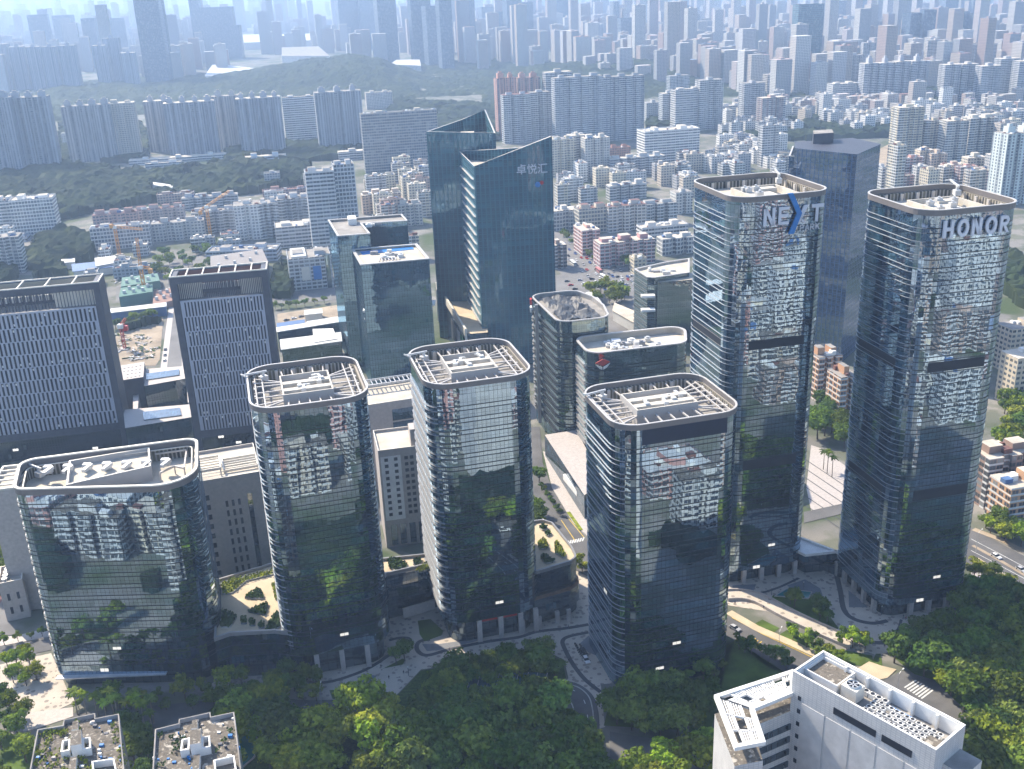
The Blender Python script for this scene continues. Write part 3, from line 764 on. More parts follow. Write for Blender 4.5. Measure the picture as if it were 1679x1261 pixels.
# forecourt of pale setts
sheet('plaza', pts([(330, 1135), (560, 1152), (640, 1150), (690, 1098), (760, 1086), (880, 1060), (925, 1082), (932, 1112), (912, 1138), (962, 1148), (968, 1200), (992, 1192),
                    (985, 1122), (1010, 1120), (1010, 1040), (965, 900), (640, 985), (600, 1060), (380, 1095)]), .02, 'setts')
sheet('plaza', pts([(1180, 990), (1215, 996), (1262, 1003), (1330, 1035), (1400, 1062), (1440, 1075), (1500, 1055), (1560, 1030), (1620, 990), (1560, 960), (1400, 900), (1340, 905), (1180, 950)]), 0.02, 'setts')
for px, wd in (([(505, 1120), (545, 1117), (600, 1098), (640, 1073), (668, 1055), (670, 1047), (655, 1046), (638, 1050)], 1.5),
               ([(705, 1048), (688, 1052), (683, 1062), (690, 1072), (705, 1074), (740, 1064), (800, 1052), (850, 1045), (880, 1036), (930, 1030), (965, 1024)], 1.7),
               ([(965, 1037), (935, 1043), (923, 1050), (925, 1062), (940, 1090), (960, 1115), (985, 1135)], 1.6),
               ([(1240, 975), (1275, 964), (1310, 948)], 1.2), ([(1371, 940), (1378, 970), (1384, 1000), (1400, 1015), (1430, 1022), (1455, 1018)], 2.0),
               ([(1425, 1053), (1460, 1053), (1500, 1036), (1540, 1008), (1570, 995)], 2.2), ([(1443, 1050), (1470, 1035), (1478, 1016)], 1.0)):
    strip('paving_band', smooth(px), wd, .04, 'band')
for px in ([(585, 1110), (600, 1106), (618, 1108), (612, 1116), (595, 1120)], [(692, 1056), (720, 1056), (790, 1046), (780, 1052), (720, 1066), (700, 1068)],
           [(1201, 960), (1240, 958), (1235, 970), (1201, 975)], [(1391, 968), (1412, 985), (1424, 996), (1392, 996)], [(1290, 960), (1320, 950), (1345, 965), (1352, 985), (1310, 975)],
           [(950, 1056), (965, 1042), (978, 1075), (965, 1070)]):
    sheet('paving_inlay', round_poly(pts(px), 1.5, 4) if False else pts(px), .032, 'bluestone')
# lawns
LZ = .045
for px in ([(685, 1018), (706, 1015), (727, 1035), (724, 1042), (696, 1052), (688, 1040)], [(540, 1132), (560, 1130), (580, 1140), (580, 1148), (545, 1146)],
           [(625, 1098), (660, 1080), (665, 1082), (660, 1090), (630, 1096)], [(1260, 985), (1268, 976), (1310, 970), (1345, 990), (1375, 1030), (1370, 1035), (1330, 1018)],
           [(1237, 1023), (1250, 1016), (1278, 1030), (1268, 1038)], [(1275, 1043), (1290, 1033), (1350, 1060), (1430, 1075), (1432, 1085), (1415, 1092), (1380, 1090), (1330, 1072)],
           [(1428, 1090), (1436, 1072), (1444, 1072), (1447, 1092), (1436, 1097)], [(1205, 1050), (1218, 1062), (1260, 1095), (1290, 1105), (1270, 1130), (1150, 1150), (1005, 1125), (990, 1190), (1165, 1200), (1190, 1095)],
           [(0, 1118), (20, 1125), (55, 1130), (60, 1140), (25, 1150), (0, 1160)], [(0, 1195), (60, 1220), (50, 1261), (0, 1261)],
           [(1455, 1070), (1560, 1035), (1679, 1000), (1679, 1261), (1560, 1200), (1500, 1170), (1530, 1130)]):
    sheet('lawn', pts(px), LZ, 'grass')
sheet('grove_floor', pts([(380, 1180), (560, 1158), (640, 1152), (690, 1100), (880, 1063), (923, 1085), (928, 1112), (905, 1135), (912, 1160), (930, 1180), (935, 1261), (300, 1300), (200, 1220)]), .047, 'hedge')
# roads
sheet('road', pts([(1170, 1000), (1195, 1012), (1290, 1060), (1385, 1105), (1480, 1150), (1440, 1170), (1350, 1128), (1280, 1096), (1195, 1045), (1170, 1035)]), .05, 'asphalt')
strip('pavement', [(1195, 1004), (1240, 1030), (1300, 1056), (1370, 1088), (1400, 1103)], 3.4, .10, 'deck', raise_=.12)
strip('road_line', [(1200, 1013), (1250, 1040), (1300, 1063), (1370, 1097)], .35, .07, 'yellow')
for a in ([(1236, 1057), (1243, 1050)], [(1240, 1060), (1249, 1052)], [(1232, 1054), (1239, 1047)]): strip('road_line', a, .4, .072, 'yellow')
for a in ([(1245, 1064), (1252, 1068)], [(1280, 1070), (1292, 1076)], [(1200, 1026), (1215, 1034)], [(1290, 1068), (1294, 1072)]): strip('road_line', a, .8, .07, 'marking')
sheet('road', pts([(1420, 1130), (1480, 1100), (1530, 1115), (1610, 1190), (1560, 1210), (1480, 1165)]), .06, 'asphalt')
for i in range(7): strip('crossing_stripe', [(1483 + i * 4.6, 1128 + i * 3.0), (1502 + i * 4.6, 1116 + i * 2.6)], .55, .075, 'marking')
sheet('pavement', pts([(1400, 1100), (1425, 1085), (1445, 1092), (1470, 1098), (1455, 1112), (1420, 1120)]), .09, 'deck')
# highway at the right
sheet('road', pts([(1560, 850), (1605, 872), (1679, 912), (1720, 935), (1720, 1010), (1679, 985), (1590, 925), (1560, 905)]), .05, 'asphalt')
strip('central_reserve', [(1595, 895), (1640, 920), (1700, 955)], 1.6, .16, 'dirt', raise_=.14)
for o_ in (-9, 10): strip('road_line', [(1592, 893 + o_), (1640, 918 + o_), (1700, 950 + o_)], .25, .07, 'marking')
strip('pavement', [(1598, 917), (1640, 943), (1700, 982)], 4.0, .12, 'deck', raise_=.12)
strip('verge', [(1596, 868), (1640, 885), (1700, 915)], 3.0, .12, 'dirt', raise_=.1)
sheet('pavement', pts([(1592, 925), (1640, 955), (1679, 985), (1679, 1000), (1600, 985), (1590, 960)]), .06, 'stone')
# left: street, forecourt, garden walks
sheet('road', pts([(-40, 1068), (0, 1062), (84, 1046), (84, 1066), (0, 1084), (-40, 1092)]), .05, 'asphalt')
sheet('road', pts([(-40, 1040), (0, 1045), (28, 1040), (16, 1020), (20, 1000), (48, 930), (70, 860), (52, 860), (30, 910), (0, 960), (-40, 1010)]), .052, 'asphalt_old')
sheet('cycle_track', pts([(0, 990), (14, 965), (22, 935), (12, 930), (-10, 965)]), .06, 'redroof')
sheet('forecourt', pts([(0, 1090), (84, 1071), (110, 1130), (125, 1150), (60, 1180), (30, 1150), (0, 1128)]), .04, 'setts')
sheet('garden_path', pts([(0, 1125), (14, 1122), (16, 1135), (0, 1142)]), .05, 'stone')
sheet('pavement', pts([(0, 1046), (30, 1042), (80, 1030), (84, 1044), (0, 1060)]), .09, 'stone')
sheet('garden_path', pts([(35, 1170), (120, 1160), (120, 1175), (60, 1195), (38, 1200)]), .05, 'stone')
sheet('road', pts([(120, 1170), (330, 1150), (560, 1148), (600, 1160), (560, 1182), (330, 1190), (120, 1200)]), .056, 'asphalt')
# ramp and lower road by the grove
ro = smooth([(905, 1128), (935, 1130), (955, 1145), (962, 1165), (964, 1190), (962, 1230)]); strip('ramp_road', ro, 7.5, .06, 'asphalt')
strip('kerb', [(x + 9, y - 4) for x, y in ro], .4, .2, 'kerb', raise_=.16); strip('kerb', [(x - 20, y + 6) for x, y in ro[8:]], .4, .2, 'kerb', raise_=.16)
for i in range(3): strip('road_line', ro[6 + i * 7:9 + i * 7], .25, .08, 'marking')
sheet('road', pts([(1000, 1200), (1090, 1215), (1180, 1200), (1180, 1290), (1000, 1290)]), .055, 'asphalt')
# street running up between the towers
sheet('road', pts([(962, 945), (905, 915), (868, 830), (862, 760), (868, 700), (885, 700), (890, 760), (905, 800), (940, 860), (985, 905), (1005, 930)]), .05, 'asphalt')
sheet('pavement', pts([(905, 800), (890, 740), (905, 745), (945, 800), (985, 870), (985, 900), (940, 858)]), .08, 'stone')
strip('road_line', [(920, 853), (943, 887)], .35, .075, 'yellow'); strip('road_line', [(930, 848), (958, 882)], .35, .075, 'yellow')
for i in range(9): strip('crossing_stripe', [(921 + i * 4.2, 895 - i * .9), (924 + i * 4.2, 889 - i * .9)], .6, .075, 'marking')
strip('verge', [(932, 840), (953, 870)], 1.6, .2, 'hedge_y', raise_=.2)
# court between the tall towers
sheet('plaza', pts([(1322, 800), (1330, 730), (1345, 735), (1395, 770), (1400, 830), (1330, 838)]), .03, 'stone')
for i in range(6): strip('paving_band', [(1318, 752 + i * 15), (1382, 795 + i * 15)], .5, .05, 'band')
sheet('road', pts([(1318, 840), (1400, 822), (1400, 838), (1318, 858)]), .055, 'asphalt')
# avenue and crossing beyond the curved glass blocks
sheet('road', pts([(893, 365), (915, 372), (958, 408), (1010, 450), (1045, 470), (1060, 520), (1000, 560), (960, 520), (935, 470), (905, 430), (870, 400)]), .05, 'asphalt_old')
sheet('road', pts([(880, 470), (905, 452), (1010, 440), (1060, 435), (1060, 455), (1000, 470), (905, 490)]), .056, 'asphalt_old')
sheet('road', pts([(256, 625), (272, 560), (280, 500), (296, 500), (304, 560), (304, 625)]), .05, 'asphalt_old')
strip('pavement', [(266, 625), (274, 560), (281, 505)], 4, .08, 'stone'); strip('pavement', [(306, 625), (303, 560), (297, 505)], 5, .08, 'stone')
sheet('road', pts([(440, 470), (560, 455), (560, 492), (440, 500)]), .05, 'asphalt_old')
sheet('yard', pts([(455, 515), (556, 500), (556, 528), (455, 545)]), .06, 'dirt')
sheet('yard', pts([(188, 560), (200, 520), (268, 520), (262, 590), (255, 600), (190, 600)]), .06, 'dirt')
sheet('yard', pts([(190, 470), (250, 440), (320, 415), (340, 420), (300, 470), (190, 495)]), .04, 'asphalt_old')

# ------------------------------------------------------------------ other towers traced at their own height and distance
def ptower(name, label, cat, px, h, mat, roof='roofgrey', r=0, rim='rim', parap=1.4, fins=None, plant=6, zt=None, group=None, color=None, base=None, rimw=.9):
    W = pts(px, h); n = len(W); c = Vector((sum(p[0] for p in W) / n, sum(p[1] for p in W) / n))
    lp = [(p[0] - c.x, p[1] - c.y) for p in W]
    T = thing(name, label, cat, (c.x, c.y, 0), 0, group)
    if r: lp = round_poly(lp, r, 5)
    b = MB(); b.prism(lp, 0, h, 0, top=False); o = b.build('curtain_wall' if 'glass' in mat else 'walls', M[mat], T)
    if color: o.color = (*color, 1)
    b = MB(); b.ring(offset(lp, .25), offset(lp, -rimw), h - .3, h + .25); b.build('roof_rim', M[rim], T)
    b = MB(); b.face([(p[0], p[1], h - parap) for p in offset(lp, -.15)]); b.ring(offset(lp, -.05), offset(lp, -.5), h - parap, h - .3, 0, None, False); b.build('roof_deck', M[roof], T)
    xs = [p[0] for p in lp]; ys = [p[1] for p in lp]
    random.seed(int(h * 7 + n + px[0][0]))
    for k in range(plant):
        x = c.x + random.uniform(.25, .75) * 0 + (random.random() - .5) * (max(xs) - min(xs)) * .5 - c.x
        y = (random.random() - .5) * (max(ys) - min(ys)) * .5
        q = MB(); sx, sy, sz = random.uniform(1, 2.6), random.uniform(1, 2.2), random.uniform(1, 2.4)
        q.box(x - sx, x + sx, y - sy, y + sy, h - parap, h - parap + sz)
        if k % 2: q.tube((x, y, h - parap + sz), (x, y, h - parap + sz + .6), min(sx, sy) * .7, None, 8)
        q.build('roof_unit', M[('duct', 'white', 'grey')[k % 3]], T)
    if fins:
        step, dep, z0, z1 = fins; b = MB()
        zs = []; z = z0
        while z < z1: zs.append(z); z += step
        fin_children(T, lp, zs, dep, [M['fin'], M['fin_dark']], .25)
    return T, c, lp

# twin teal towers with an L-shaped and a square roof
C1, cc, lp = ptower('office_tower', 'teal glass tower with an L-shaped roof, behind the blue-roofed one', 'office tower',
       [(553.6, 387), (606.4, 382.9), (592.9, 366.4), (667.9, 362), (658.6, 351.4), (537.9, 360.7)], 86, 'glass_grid', plant=3)
b = MB(); p = [(x - cc.x, y - cc.y) for x, y in pts([(571, 366), (585, 365), (583, 359), (570, 360)], 86)]; b.prism(p, 84.6, 88.5); b.build('stair_head', M['white'], C1)
C2, cc, lp = ptower('office_tower', 'teal glass tower with blue-floored roof court and rooftop cooling plant', 'office tower',
       [(591.4, 434.3), (703.6, 424.3), (683.6, 400), (576.4, 408.6)], 77, 'glass_grid', roof='roofbeige', plant=8, rimw=1.6)
b = MB(); p = [(x - cc.x, y - cc.y) for x, y in pts([(590, 412), (676, 404), (679, 408), (594, 417)], 76)]; b.prism(p, 75.6, 75.9); b.build('sports_floor', M['blue'], C2)
for k in range(7):
    b = MB(); a = at(622 + k * 5.5, 430.5 - k * .5, 76); d = at(619 + k * 5.5, 424 - k * .5, 76); b.beam((a.x - cc.x, a.y - cc.y, 76.6), (d.x - cc.x, d.y - cc.y, 76.6), .6, .5); b.build('roof_beam', M['rim'], C2)
for fl_, (yy) in (('a', 48),):
    for X, s in ((lp[0], 1), (lp[1], -1)):
        b = MB(); b.box(X[0] - 1.5, X[0] + 1.5, X[1] + 1, X[1] + 9, yy, yy + 1.2); b.build('terrace_ledge', M['white'], C2)

# pair with slanted crowns; the nearer one carries the three-character sign
def slant(label, px, zs, mat='glass_slant', r=(0, 0, 0, 0)):
    W = [tuple(at(x, y, z)[:2]) for (x, y), z in zip(px, zs)]; n = len(W); c = Vector((sum(p[0] for p in W) / n, sum(p[1] for p in W) / n))
    lp = [(p[0] - c.x, p[1] - c.y) for p in W]
    T = thing('office_tower', label, 'office tower', (c.x, c.y, 0), 0, 'glass towers with slanted tops')
    b = MB(); b.prism(lp, 0, 0, 0, top=False, zt=list(zs)); b.build('curtain_wall', M[mat], T)
    i = offset(lp, -.8); b = MB(); zi = list(zs)
    for k in range(n):
        j = (k + 1) % n
        b.face([(*lp[k], zs[k] + .1), (*lp[j], zs[j] + .1), (*i[j], zi[j] + .1), (*i[k], zi[k] + .1)], 0)
    b.build('roof_rim', M['rim'], T)
    zl = min(zs) - 5; b = MB(); b.prism(i, zl, 0, 0, top=False, zt=zi, flip=True); b.build('parapet_wall', M[mat], T)
    b = MB(); b.face([(*p, zl) for p in i]); b.box(-5, 4, -4, 4, zl, zl + 3); b.build('roof_deck', M['roofbeige'], T)
    return T, c, lp
hD = 128.0
D1, d1, l1 = slant('tall teal glass tower whose crown rises to a peak at the back', [(699, 216), (812.5, 218.5), (796, 180), (757, 196)], [139, 137, 146, 141])
D2, d2, l2 = slant('teal glass tower with a slanted crown and a three-character sign', [(777, 273), (905, 223.5), (893, 240), (752, 248)], [126, 141, 133, 126])
fin_children(D2, round_poly(l2, [6, 0, 0, 3], 4), [5.6 * k for k in range(5, 22)], lambda n: max(-.1, -.1 + 1.1 * max(0, -n.x)), [M['rim'], M['rim']], .35, 'balcony_fin', 0)
# its sign
cu = bpy.data.curves.new('sign_text', 'FONT'); cu.body = '卓悦汇'; cu.size = 6.3; cu.extrude = .25; cu.offset = .02
to = bpy.data.objects.new('sign_text', cu); COL.objects.link(to)
dg = bpy.context.evaluated_depsgraph_get(); me = bpy.data.meshes.new_from_object(to.evaluated_get(dg)); bpy.data.objects.remove(to)
me.materials.clear(); me.materials.append(M['letters'])
e = Vector(l2[1]) - Vector(l2[0]); ang = math.atan2(e.y, e.x); so = obj('sign_text', me, D2)
P = Vector(l2[0]) + e * .53; nrm = Vector((math.sin(ang), -math.cos(ang))) * .8
so.matrix_local = Matrix.Translation((P.x + nrm.x, P.y + nrm.y, 120.5)) @ Matrix.Rotation(ang, 4, 'Z') @ Matrix.Rotation(rad(90), 4, 'X')
P = Vector(l2[0]) + e * .80
for dx, mt, rr in ((0, 'blue', 1.7), (2.4, 'red', 1.2)):
    b = MB(); x = P + e.normalized() * dx + nrm; b.tube((x.x, x.y, 113.5 + dx * .4), (x.x + nrm.x * .5, x.y + nrm.y * .5, 113.5 + dx * .4), rr, None, 10); b.build('emblem', M[mt], D2)

# two glass blocks along the inner street
hE = 70.0
E1, e1, le = ptower('office_tower', 'rounded glass block with black tarpaulin spread over its roof', 'office tower',
       [(916, 529), (1000, 519.5), (990, 500), (972, 486), (944, 475.7), (868, 483)], hE, 'glass_teal', r=7, plant=0, rimw=.6, parap=2.5,
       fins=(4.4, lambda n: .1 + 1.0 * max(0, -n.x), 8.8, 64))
tb = MB(); tp = pts([(922, 526), (985, 517), (945, 480), (885, 487)], hE - 1); g_ = 16
for i in range(g_):
    for j in range(g_):
        q = []
        for (u_, v_) in ((i, j), (i + 1, j), (i + 1, j + 1), (i, j + 1)):
            s_, t_ = u_ / g_, v_ / g_; x = (1 - t_) * ((1 - s_) * tp[0][0] + s_ * tp[1][0]) + t_ * ((1 - s_) * tp[3][0] + s_ * tp[2][0])
            y = (1 - t_) * ((1 - s_) * tp[0][1] + s_ * tp[1][1]) + t_ * ((1 - s_) * tp[3][1] + s_ * tp[2][1])
            q.append((x - e1.x, y - e1.y, hE - 1.6 + 2.6 * noise.noise((x * .16, y * .16, 3)) + .8 * noise.noise((x * .5, y * .5, 1))))
        tb.face(q)
o = tag(tb.build('tarpaulin', M['tarp'], None, (e1.x, e1.y, 0)), 'crumpled black tarpaulin spread on the rounded block roof', 'tarpaulin')
b = MB(); p = Vector(le[0]); xs = sorted(le); y0 = (le[-1][1] + le[0][1]) / 2
px_ = at(880, 500, hE); b.box(px_.x - e1.x - 1.0, px_.x - e1.x + .6, px_.y - e1.y - 1.2, px_.y - e1.y + 1.2, 4, hE + .2); b.build('lift_shaft', M['fin'], E1)
for k, (mt, dz) in enumerate((('red', 0), ('white', -3))):
    b = MB(); q = at(870.5, 492 + k * 4, hE - 3); b.box(q.x - e1.x - .6, q.x - e1.x + .5, q.y - e1.y - 1.8, q.y - e1.y + 1.6, hE - 5 + dz, hE - 2.2 + dz); b.build('emblem', M[mt], E1)
E2, e2, l3 = ptower('office_tower', 'glass block with a packed plant roof and a red and white diamond emblem', 'office tower',
       [(966, 581), (1126, 562), (1124, 533), (940, 553)], 62, 'glass_teal', roof='roofbeige', r=7, plant=22, rimw=1.0, parap=3.2,
       fins=(4.4, lambda n: .1 + .9 * max(0, -n.x), 8.8, 56))
fe = Vector((l3[6][0] - l3[5][0], l3[6][1] - l3[5][1])); an2 = math.atan2(fe.y, fe.x); nn = Vector((math.sin(an2), -math.cos(an2)))
def facing(T, c, px, py, z, polys, mats, ang, nm='emblem', thick=.4, sc=1.0, out=.5):
    g = at(px, py, z); n_ = Vector((math.sin(ang), -math.cos(ang), 0)); u_ = Vector((math.cos(ang), math.sin(ang), 0)); g = g - Vector((c.x, c.y, 0)) + n_ * out
    for pl, mt in zip(polys, mats):
        b = MB(); Q = [g + u_ * (a * sc) + Vector((0, 0, d * sc)) for a, d in pl]; b.face(Q); b.face([q - n_ * thick for q in reversed(Q)])
        for i in range(len(Q)):
            a, d = Q[i], Q[(i + 1) % len(Q)]; b.face([d, a, a - n_ * thick, d - n_ * thick])
        b.build(nm, M[mt], T)
facing(E2, e2, 988, 594, 58.5, [[(-5, 0), (0, -2.4), (5, 0), (0, 2.4)], [(-5, -1), (-.4, -3.2), (-.4, -4.9), (-2.4, -4)], [(.4, -3.2), (5, -1), (2.6, -3.9), (.4, -4.9)]],
       ['red', 'white', 'white'], an2, sc=.72)
b = MB(); q0 = at(1042, 593, 50) - Vector((e2.x, e2.y, 0)); q1 = at(1070, 590, 50) - Vector((e2.x, e2.y, 0))
b.beam((q0.x + nn.x * .2, q0.y + nn.y * .2, 41), (q1.x + nn.x * .2, q1.y + nn.y * .2, 41), .5, 24); b.build('louvre_band', M['louvre'], E2)
# podium in front of them
pd = pts([(893, 713), (905, 712), (966, 815), (952, 820), (938, 800)], 12)
b = MB(); pc = Vector((35, 440)); b.prism([(x - pc.x, y - pc.y) for x, y in pts([(893, 713), (958, 812), (990, 790), (945, 705)], 12)], 0, 12, 0, 1)
PD = thing('shop_podium', 'low street podium with a pale flat roof under the curved glass blocks', 'podium', (pc.x, pc.y, 0)); b.build('walls', [M['glass_low'], M['stone']], PD)
b = MB(); b.prism([(x - pc.x, y - pc.y) for x, y in pts([(923, 778), (950, 811), (953, 806), (929, 776)], 8)], 5.4, 8, 0, 0, bottom=True); b.build('entrance_canopy', M['white'], PD)

# dark glass block with open terraces
F1, f1, lf = ptower('office_tower', 'dark glass block with two white open terraces on its corner', 'office tower',
       [(1061.8, 455), (1073, 455.5), (1130, 447), (1130, 424), (1090, 430), (1040, 441)], 46, 'glass_teal', roof='roofbeige', plant=5, fins=(4.4, lambda n: .1 + .5 * max(0, -n.x), 4.4, 44))
f2px = [(1078, 463), (1140, 458), (1140, 446), (1075, 456)]
F2 = MB(); F2.prism([(x - f1.x, y - f1.y) for x, y in pts(f2px, 43)], 0, 43, 0, 1); F2.build('curtain_wall', [M['glass_teal'], M['roofbeige']], F1)
for yy in (486, 509):
    g = at(1063, yy, 46 - (yy - 455) * .31); b = MB(); b.box(-4.5, 4.2, -1.6, 3.0, 0, 1.3); b.build('terrace', M['white'], F1, (g.x - f1.x, g.y - f1.y, g.z - .5))

# tall blue tower behind the NEXT tower: a front slab and a taller dark slab
N2, n2, ln = ptower('office_tower', 'tall blue glass tower standing between the NEXT and HONOR towers', 'office tower',
       [(1294, 256), (1402, 261), (1408, 249), (1300, 240)], 122, 'glass_blue', roof='roofgrey', plant=7, rimw=.7)
b = MB(); b.prism([(x - n2.x, y - n2.y) for x, y in pts([(1405, 253), (1444, 236), (1398, 226), (1303, 233), (1303, 243)], 127)], 0, 127, 0, 2)
b.prism([(x - n2.x, y - n2.y) for x, y in pts([(1333, 236), (1366, 234), (1363, 228), (1332, 230)], 127)], 127, 133, 2, 1); b.build('rear_slab', [M['glass_blue'], M['roofgrey'], M['darkgrey']], N2)

# ------------------------------------------------------------------ the two dark frames filled with grey slotted screens
def slotted(label, fl, fr, tl, h, depth, cells, rows, pc=(.24, .12, .10)):
    A, B = at(*fl), at(*fr); e = (B - A); w = e.length; ang = math.atan2(e.y, e.x); c = (A + B) / 2
    T = thing('slab_office', label, 'office block', (c.x, c.y, 0), ang, 'dark slab offices with slotted screens')
    x0, x1 = -w / 2, w / 2; fw = 3.2; zt, zb = h - 13, 15.5
    b = MB()
    b.box(x0, x0 + fw, 0, depth, 0, h); b.box(x1 - fw, x1, 0, depth, 0, h); b.box(x0 + fw, x1 - fw, 0, 1.0, h - 3.4, h); b.box(x0 + fw, x1 - fw, depth - 1, depth, 0, h)
    b.box(x0 + fw, x1 - fw, 0, 1.0, zb - 4, zb); b.build('frame', M['darkgrey'], T)
    b = MB(); b.box(x0 + fw, x1 - fw, 1.5, depth - 1, 0, h - 12.5, 0, 1); b.build('core', [M['louvre'], M['roofgrey']], T)
    b = MB(); b.box(x0 + fw, x1 - fw, .7, 1.0, 0, zb - 4); b.build('base_glass', M['slab_base'], T)
    # screen: bars and rails with open slots
    m0, m1 = x0 + fw + 1.2, x1 - fw - 1.2; b = MB(); rh = (zt - zb) / rows; cw = (m1 - m0) / cells
    b.box(m0 - .9, m0, .1, .5, zb, zt + .8); b.box(m1, m1 + .9, .1, .5, zb, zt + .8); b.box(m0, m1, .1, .5, zt, zt + .9); b.box(m0, m1, .1, .5, zb - .9, zb)
    for r_ in range(rows):
        z = zb + r_ * rh; sh = cw * .5 * (r_ % 2)
        if r_: b.box(m0, m1, .12, .5, z - .22, z + .22)
        for k in range(cells + 1):
            x = m0 + k * cw + sh
            if x < m1: b.box(x, x + cw * .54, .15, .55, z, z + rh)
    b.build('slotted_screen', M['screen_grey'], T)
    random.seed(cells); b = MB()
    for _ in range(int(cells * 1.9)):
        r_ = random.choice(range(rows)); k = random.randrange(cells); z = zb + r_ * rh + random.choice((.15, .7)) * rh
        x = m0 + k * cw + cw * .5 * (r_ % 2) + cw * .5
        if x + cw * .4 < m1: b.box(x + cw * .08, x + cw * .5, .9, 1.2, z, z + 1.1)
    b.build('window_blinds', M['white'], T)
    # open top storey with louvres, the roof grid over it
    b = MB()
    for k in range(46):
        x = x0 + fw + (k + .5) * (w - 2 * fw) / 46; mid = abs(k - 22.5) < 8
        b.box(x - .28, x + .28, .5, .9, zt + 1.5, h - 3.4) if mid else b.box(x - .16, x + .16, .5, .8, zt + 1.5, h - 3.4)
    b.build('louvres', M['darkgrey'], T)
    for s in (-1, 1):
        b = MB(); b.box(s * w * .33 - w * .13, s * w * .33 + w * .13, 5, 7, zt + .6, h - 4.5); b.build('plant_enclosure', M['cream'], T)
    b = MB(); b.ring(rect(w, depth, 0, depth / 2), rect(w - 1.2, depth - 1.2, 0, depth / 2), h, h + .6); b.build('roof_edge', M['cream'], T)
    for k in range(1, 6):
        x = x0 + w * k / 6; b = MB(); b.beam((x, .6, h + .2), (x, depth - .6, h + .2), .6, .7); b.build('roof_beam', M['cream'], T)
    b = MB(); b.box(x0 + fw, x1 - fw, depth - 1.5, depth - 1.1, h - 8, h - .4); b.build('back_parapet', M['obwall'], T).color = (*pc, 1)
    b = MB()
    for k in range(22):
        x = x0 + fw + (k + .5) * (w - 2 * fw) / 22; b.box(x - .7, x + .7, depth * .5, depth * .62, h - 9, h - 6.2)
    tag(b.build('cooling_units', M['duct'], T), kind='stuff')
    return T
M['screen_grey'] = plain('grey_metal_screen', (.37, .395, .47), .55, .1, .06, .2)
M['slab_base'] = glass_mat('smoky_base_glass', 4.2, 1.4, .16, lit=.02, dark=(.012, .014, .02), teal=(.02, .022, .03), wob=.006, zlit=14)
slotted('dark slab office with a grey slotted screen, at the photo\'s left edge', (0 - 42, 765), (213, 735), None, 92.3, 17, 32, 9, (.40, .36, .28))
slotted('dark slab office with a grey slotted screen and red-brown roof parapet', (325, 752), (475, 735), None, 97.4, 15, 24, 9)
# low courtyard building joining them
LB = thing('courtyard_block', 'low courtyard block with long roof lights, joining the two slotted slab offices', 'office block', (-185, 500, 0), rad(12))
ctr = Vector((-185, 500)); inv = Matrix.Rotation(-rad(12), 2)
def lpt(px, z): return [tuple(inv @ (Vector(p) - ctr)) for p in pts(px, z)]
zz = 20.0
for px in ([(205, 702), (320, 683), (322, 662), (202, 672)], [(236, 633), (308, 620), (306, 600), (238, 605)]):
    q = lpt(px, zz); b = MB(); b.prism(q, 0, zz, 0, 1); b.build('range', [M['glass_low'], M['stone']], LB)
for px in ([(236, 690), (298, 682), (295, 670), (234, 677)], [(240, 624), (294, 616), (294, 607), (240, 614)]):
    g = MB(); q = lpt(px, zz); g.prism(q, zz, zz + .6, 0); g.build('roof_light', M['glass_low'], LB)
for px in ([(218, 672), (226, 672), (228, 642), (218, 640)], [(308, 660), (314, 660), (310, 634), (306, 634)]):
    g = MB(); q = lpt(px, 14); g.prism(q, 0, 14, 0); g.build('wing_wall', M['stone'], LB)
W_ = pts([(191, 625), (235, 618), (237, 593), (194, 600)], 24)
SB = thing('stair_block', 'small cream block with a grid of square roof openings', 'building', (*W_[0], 0))
b = MB(); q = [(x - W_[0][0], y - W_[0][1]) for x, y in W_]; b.prism(q, 0, 24, 0, 1); b.build('walls', [M['darkgrey'], M['stone']], SB)
for i in range(6):
    for j in range(4):
        s_, t_ = .1 + i * .15, .1 + j * .22
        x = (1 - t_) * ((1 - s_) * q[0][0] + s_ * q[1][0]) + t_ * ((1 - s_) * q[3][0] + s_ * q[2][0]); y = (1 - t_) * ((1 - s_) * q[0][1] + s_ * q[1][1]) + t_ * ((1 - s_) * q[3][1] + s_ * q[2][1])
        if (i, j) not in ((0, 0), (1, 0), (0, 1), (1, 1)):
            g = MB(); g.box(x - .55, x + .55, y - .55, y + .55, 24, 24.06); g.build('roof_opening', M['louvre'], SB)

# ------------------------------------------------------------------ stone-faced blocks behind the front row
def stone_block(label, fpx, h, depth, ang, cols, rows, wz, gcol, mat='stone', roofpx=None, wmat='louvre', strip_at=None, base_rows=0, sx=.5):
    """fpx: front-left and front-right base points; real recessed windows"""
    A, B = fpx; e = B - A; w = e.length; c = (A + B) / 2; ang = math.atan2(e.y, e.x)
    T = thing('stone_office', label, 'office block', (c.x, c.y, 0), ang)
    b = MB(); b.box(-w / 2, w / 2, 0, depth, 0, h, 0, 1); b.ring(rect(w, depth, 0, depth / 2), rect(w - .8, depth - .8, 0, depth / 2), h, h + 1.2, 0, 2)
    b.build('walls', [M[mat], M['roofbeige'], M['cream']], T)
    wm = MB(); wm.box(-sx, sx, -.08, .02, 0, gcol); me = wm.mesh('window', [M[wmat]])
    for r_ in range(rows):
        for k in cols: obj('window', me, T, (k * w, 0, wz[0] + r_ * wz[1]))
    return T, w
A = at(352, 958); B_ = at(446, 938)
T, w_ = stone_block('mottled beige stone block seen between the wedge block and the next tower', (Vector((A.x - 6, A.y - 1.5, 0)), Vector((B_.x + 1, B_.y, 0))), 45.5, 30, 0,
                    (.02, .10, .18), 8, (3.5, 4.3), 2.7, strip_at=.3)
wm = MB(); wm.box(-1.3, 1.3, -.08, .02, 0, 2.2); me = wm.mesh('window', [M['louvre']])
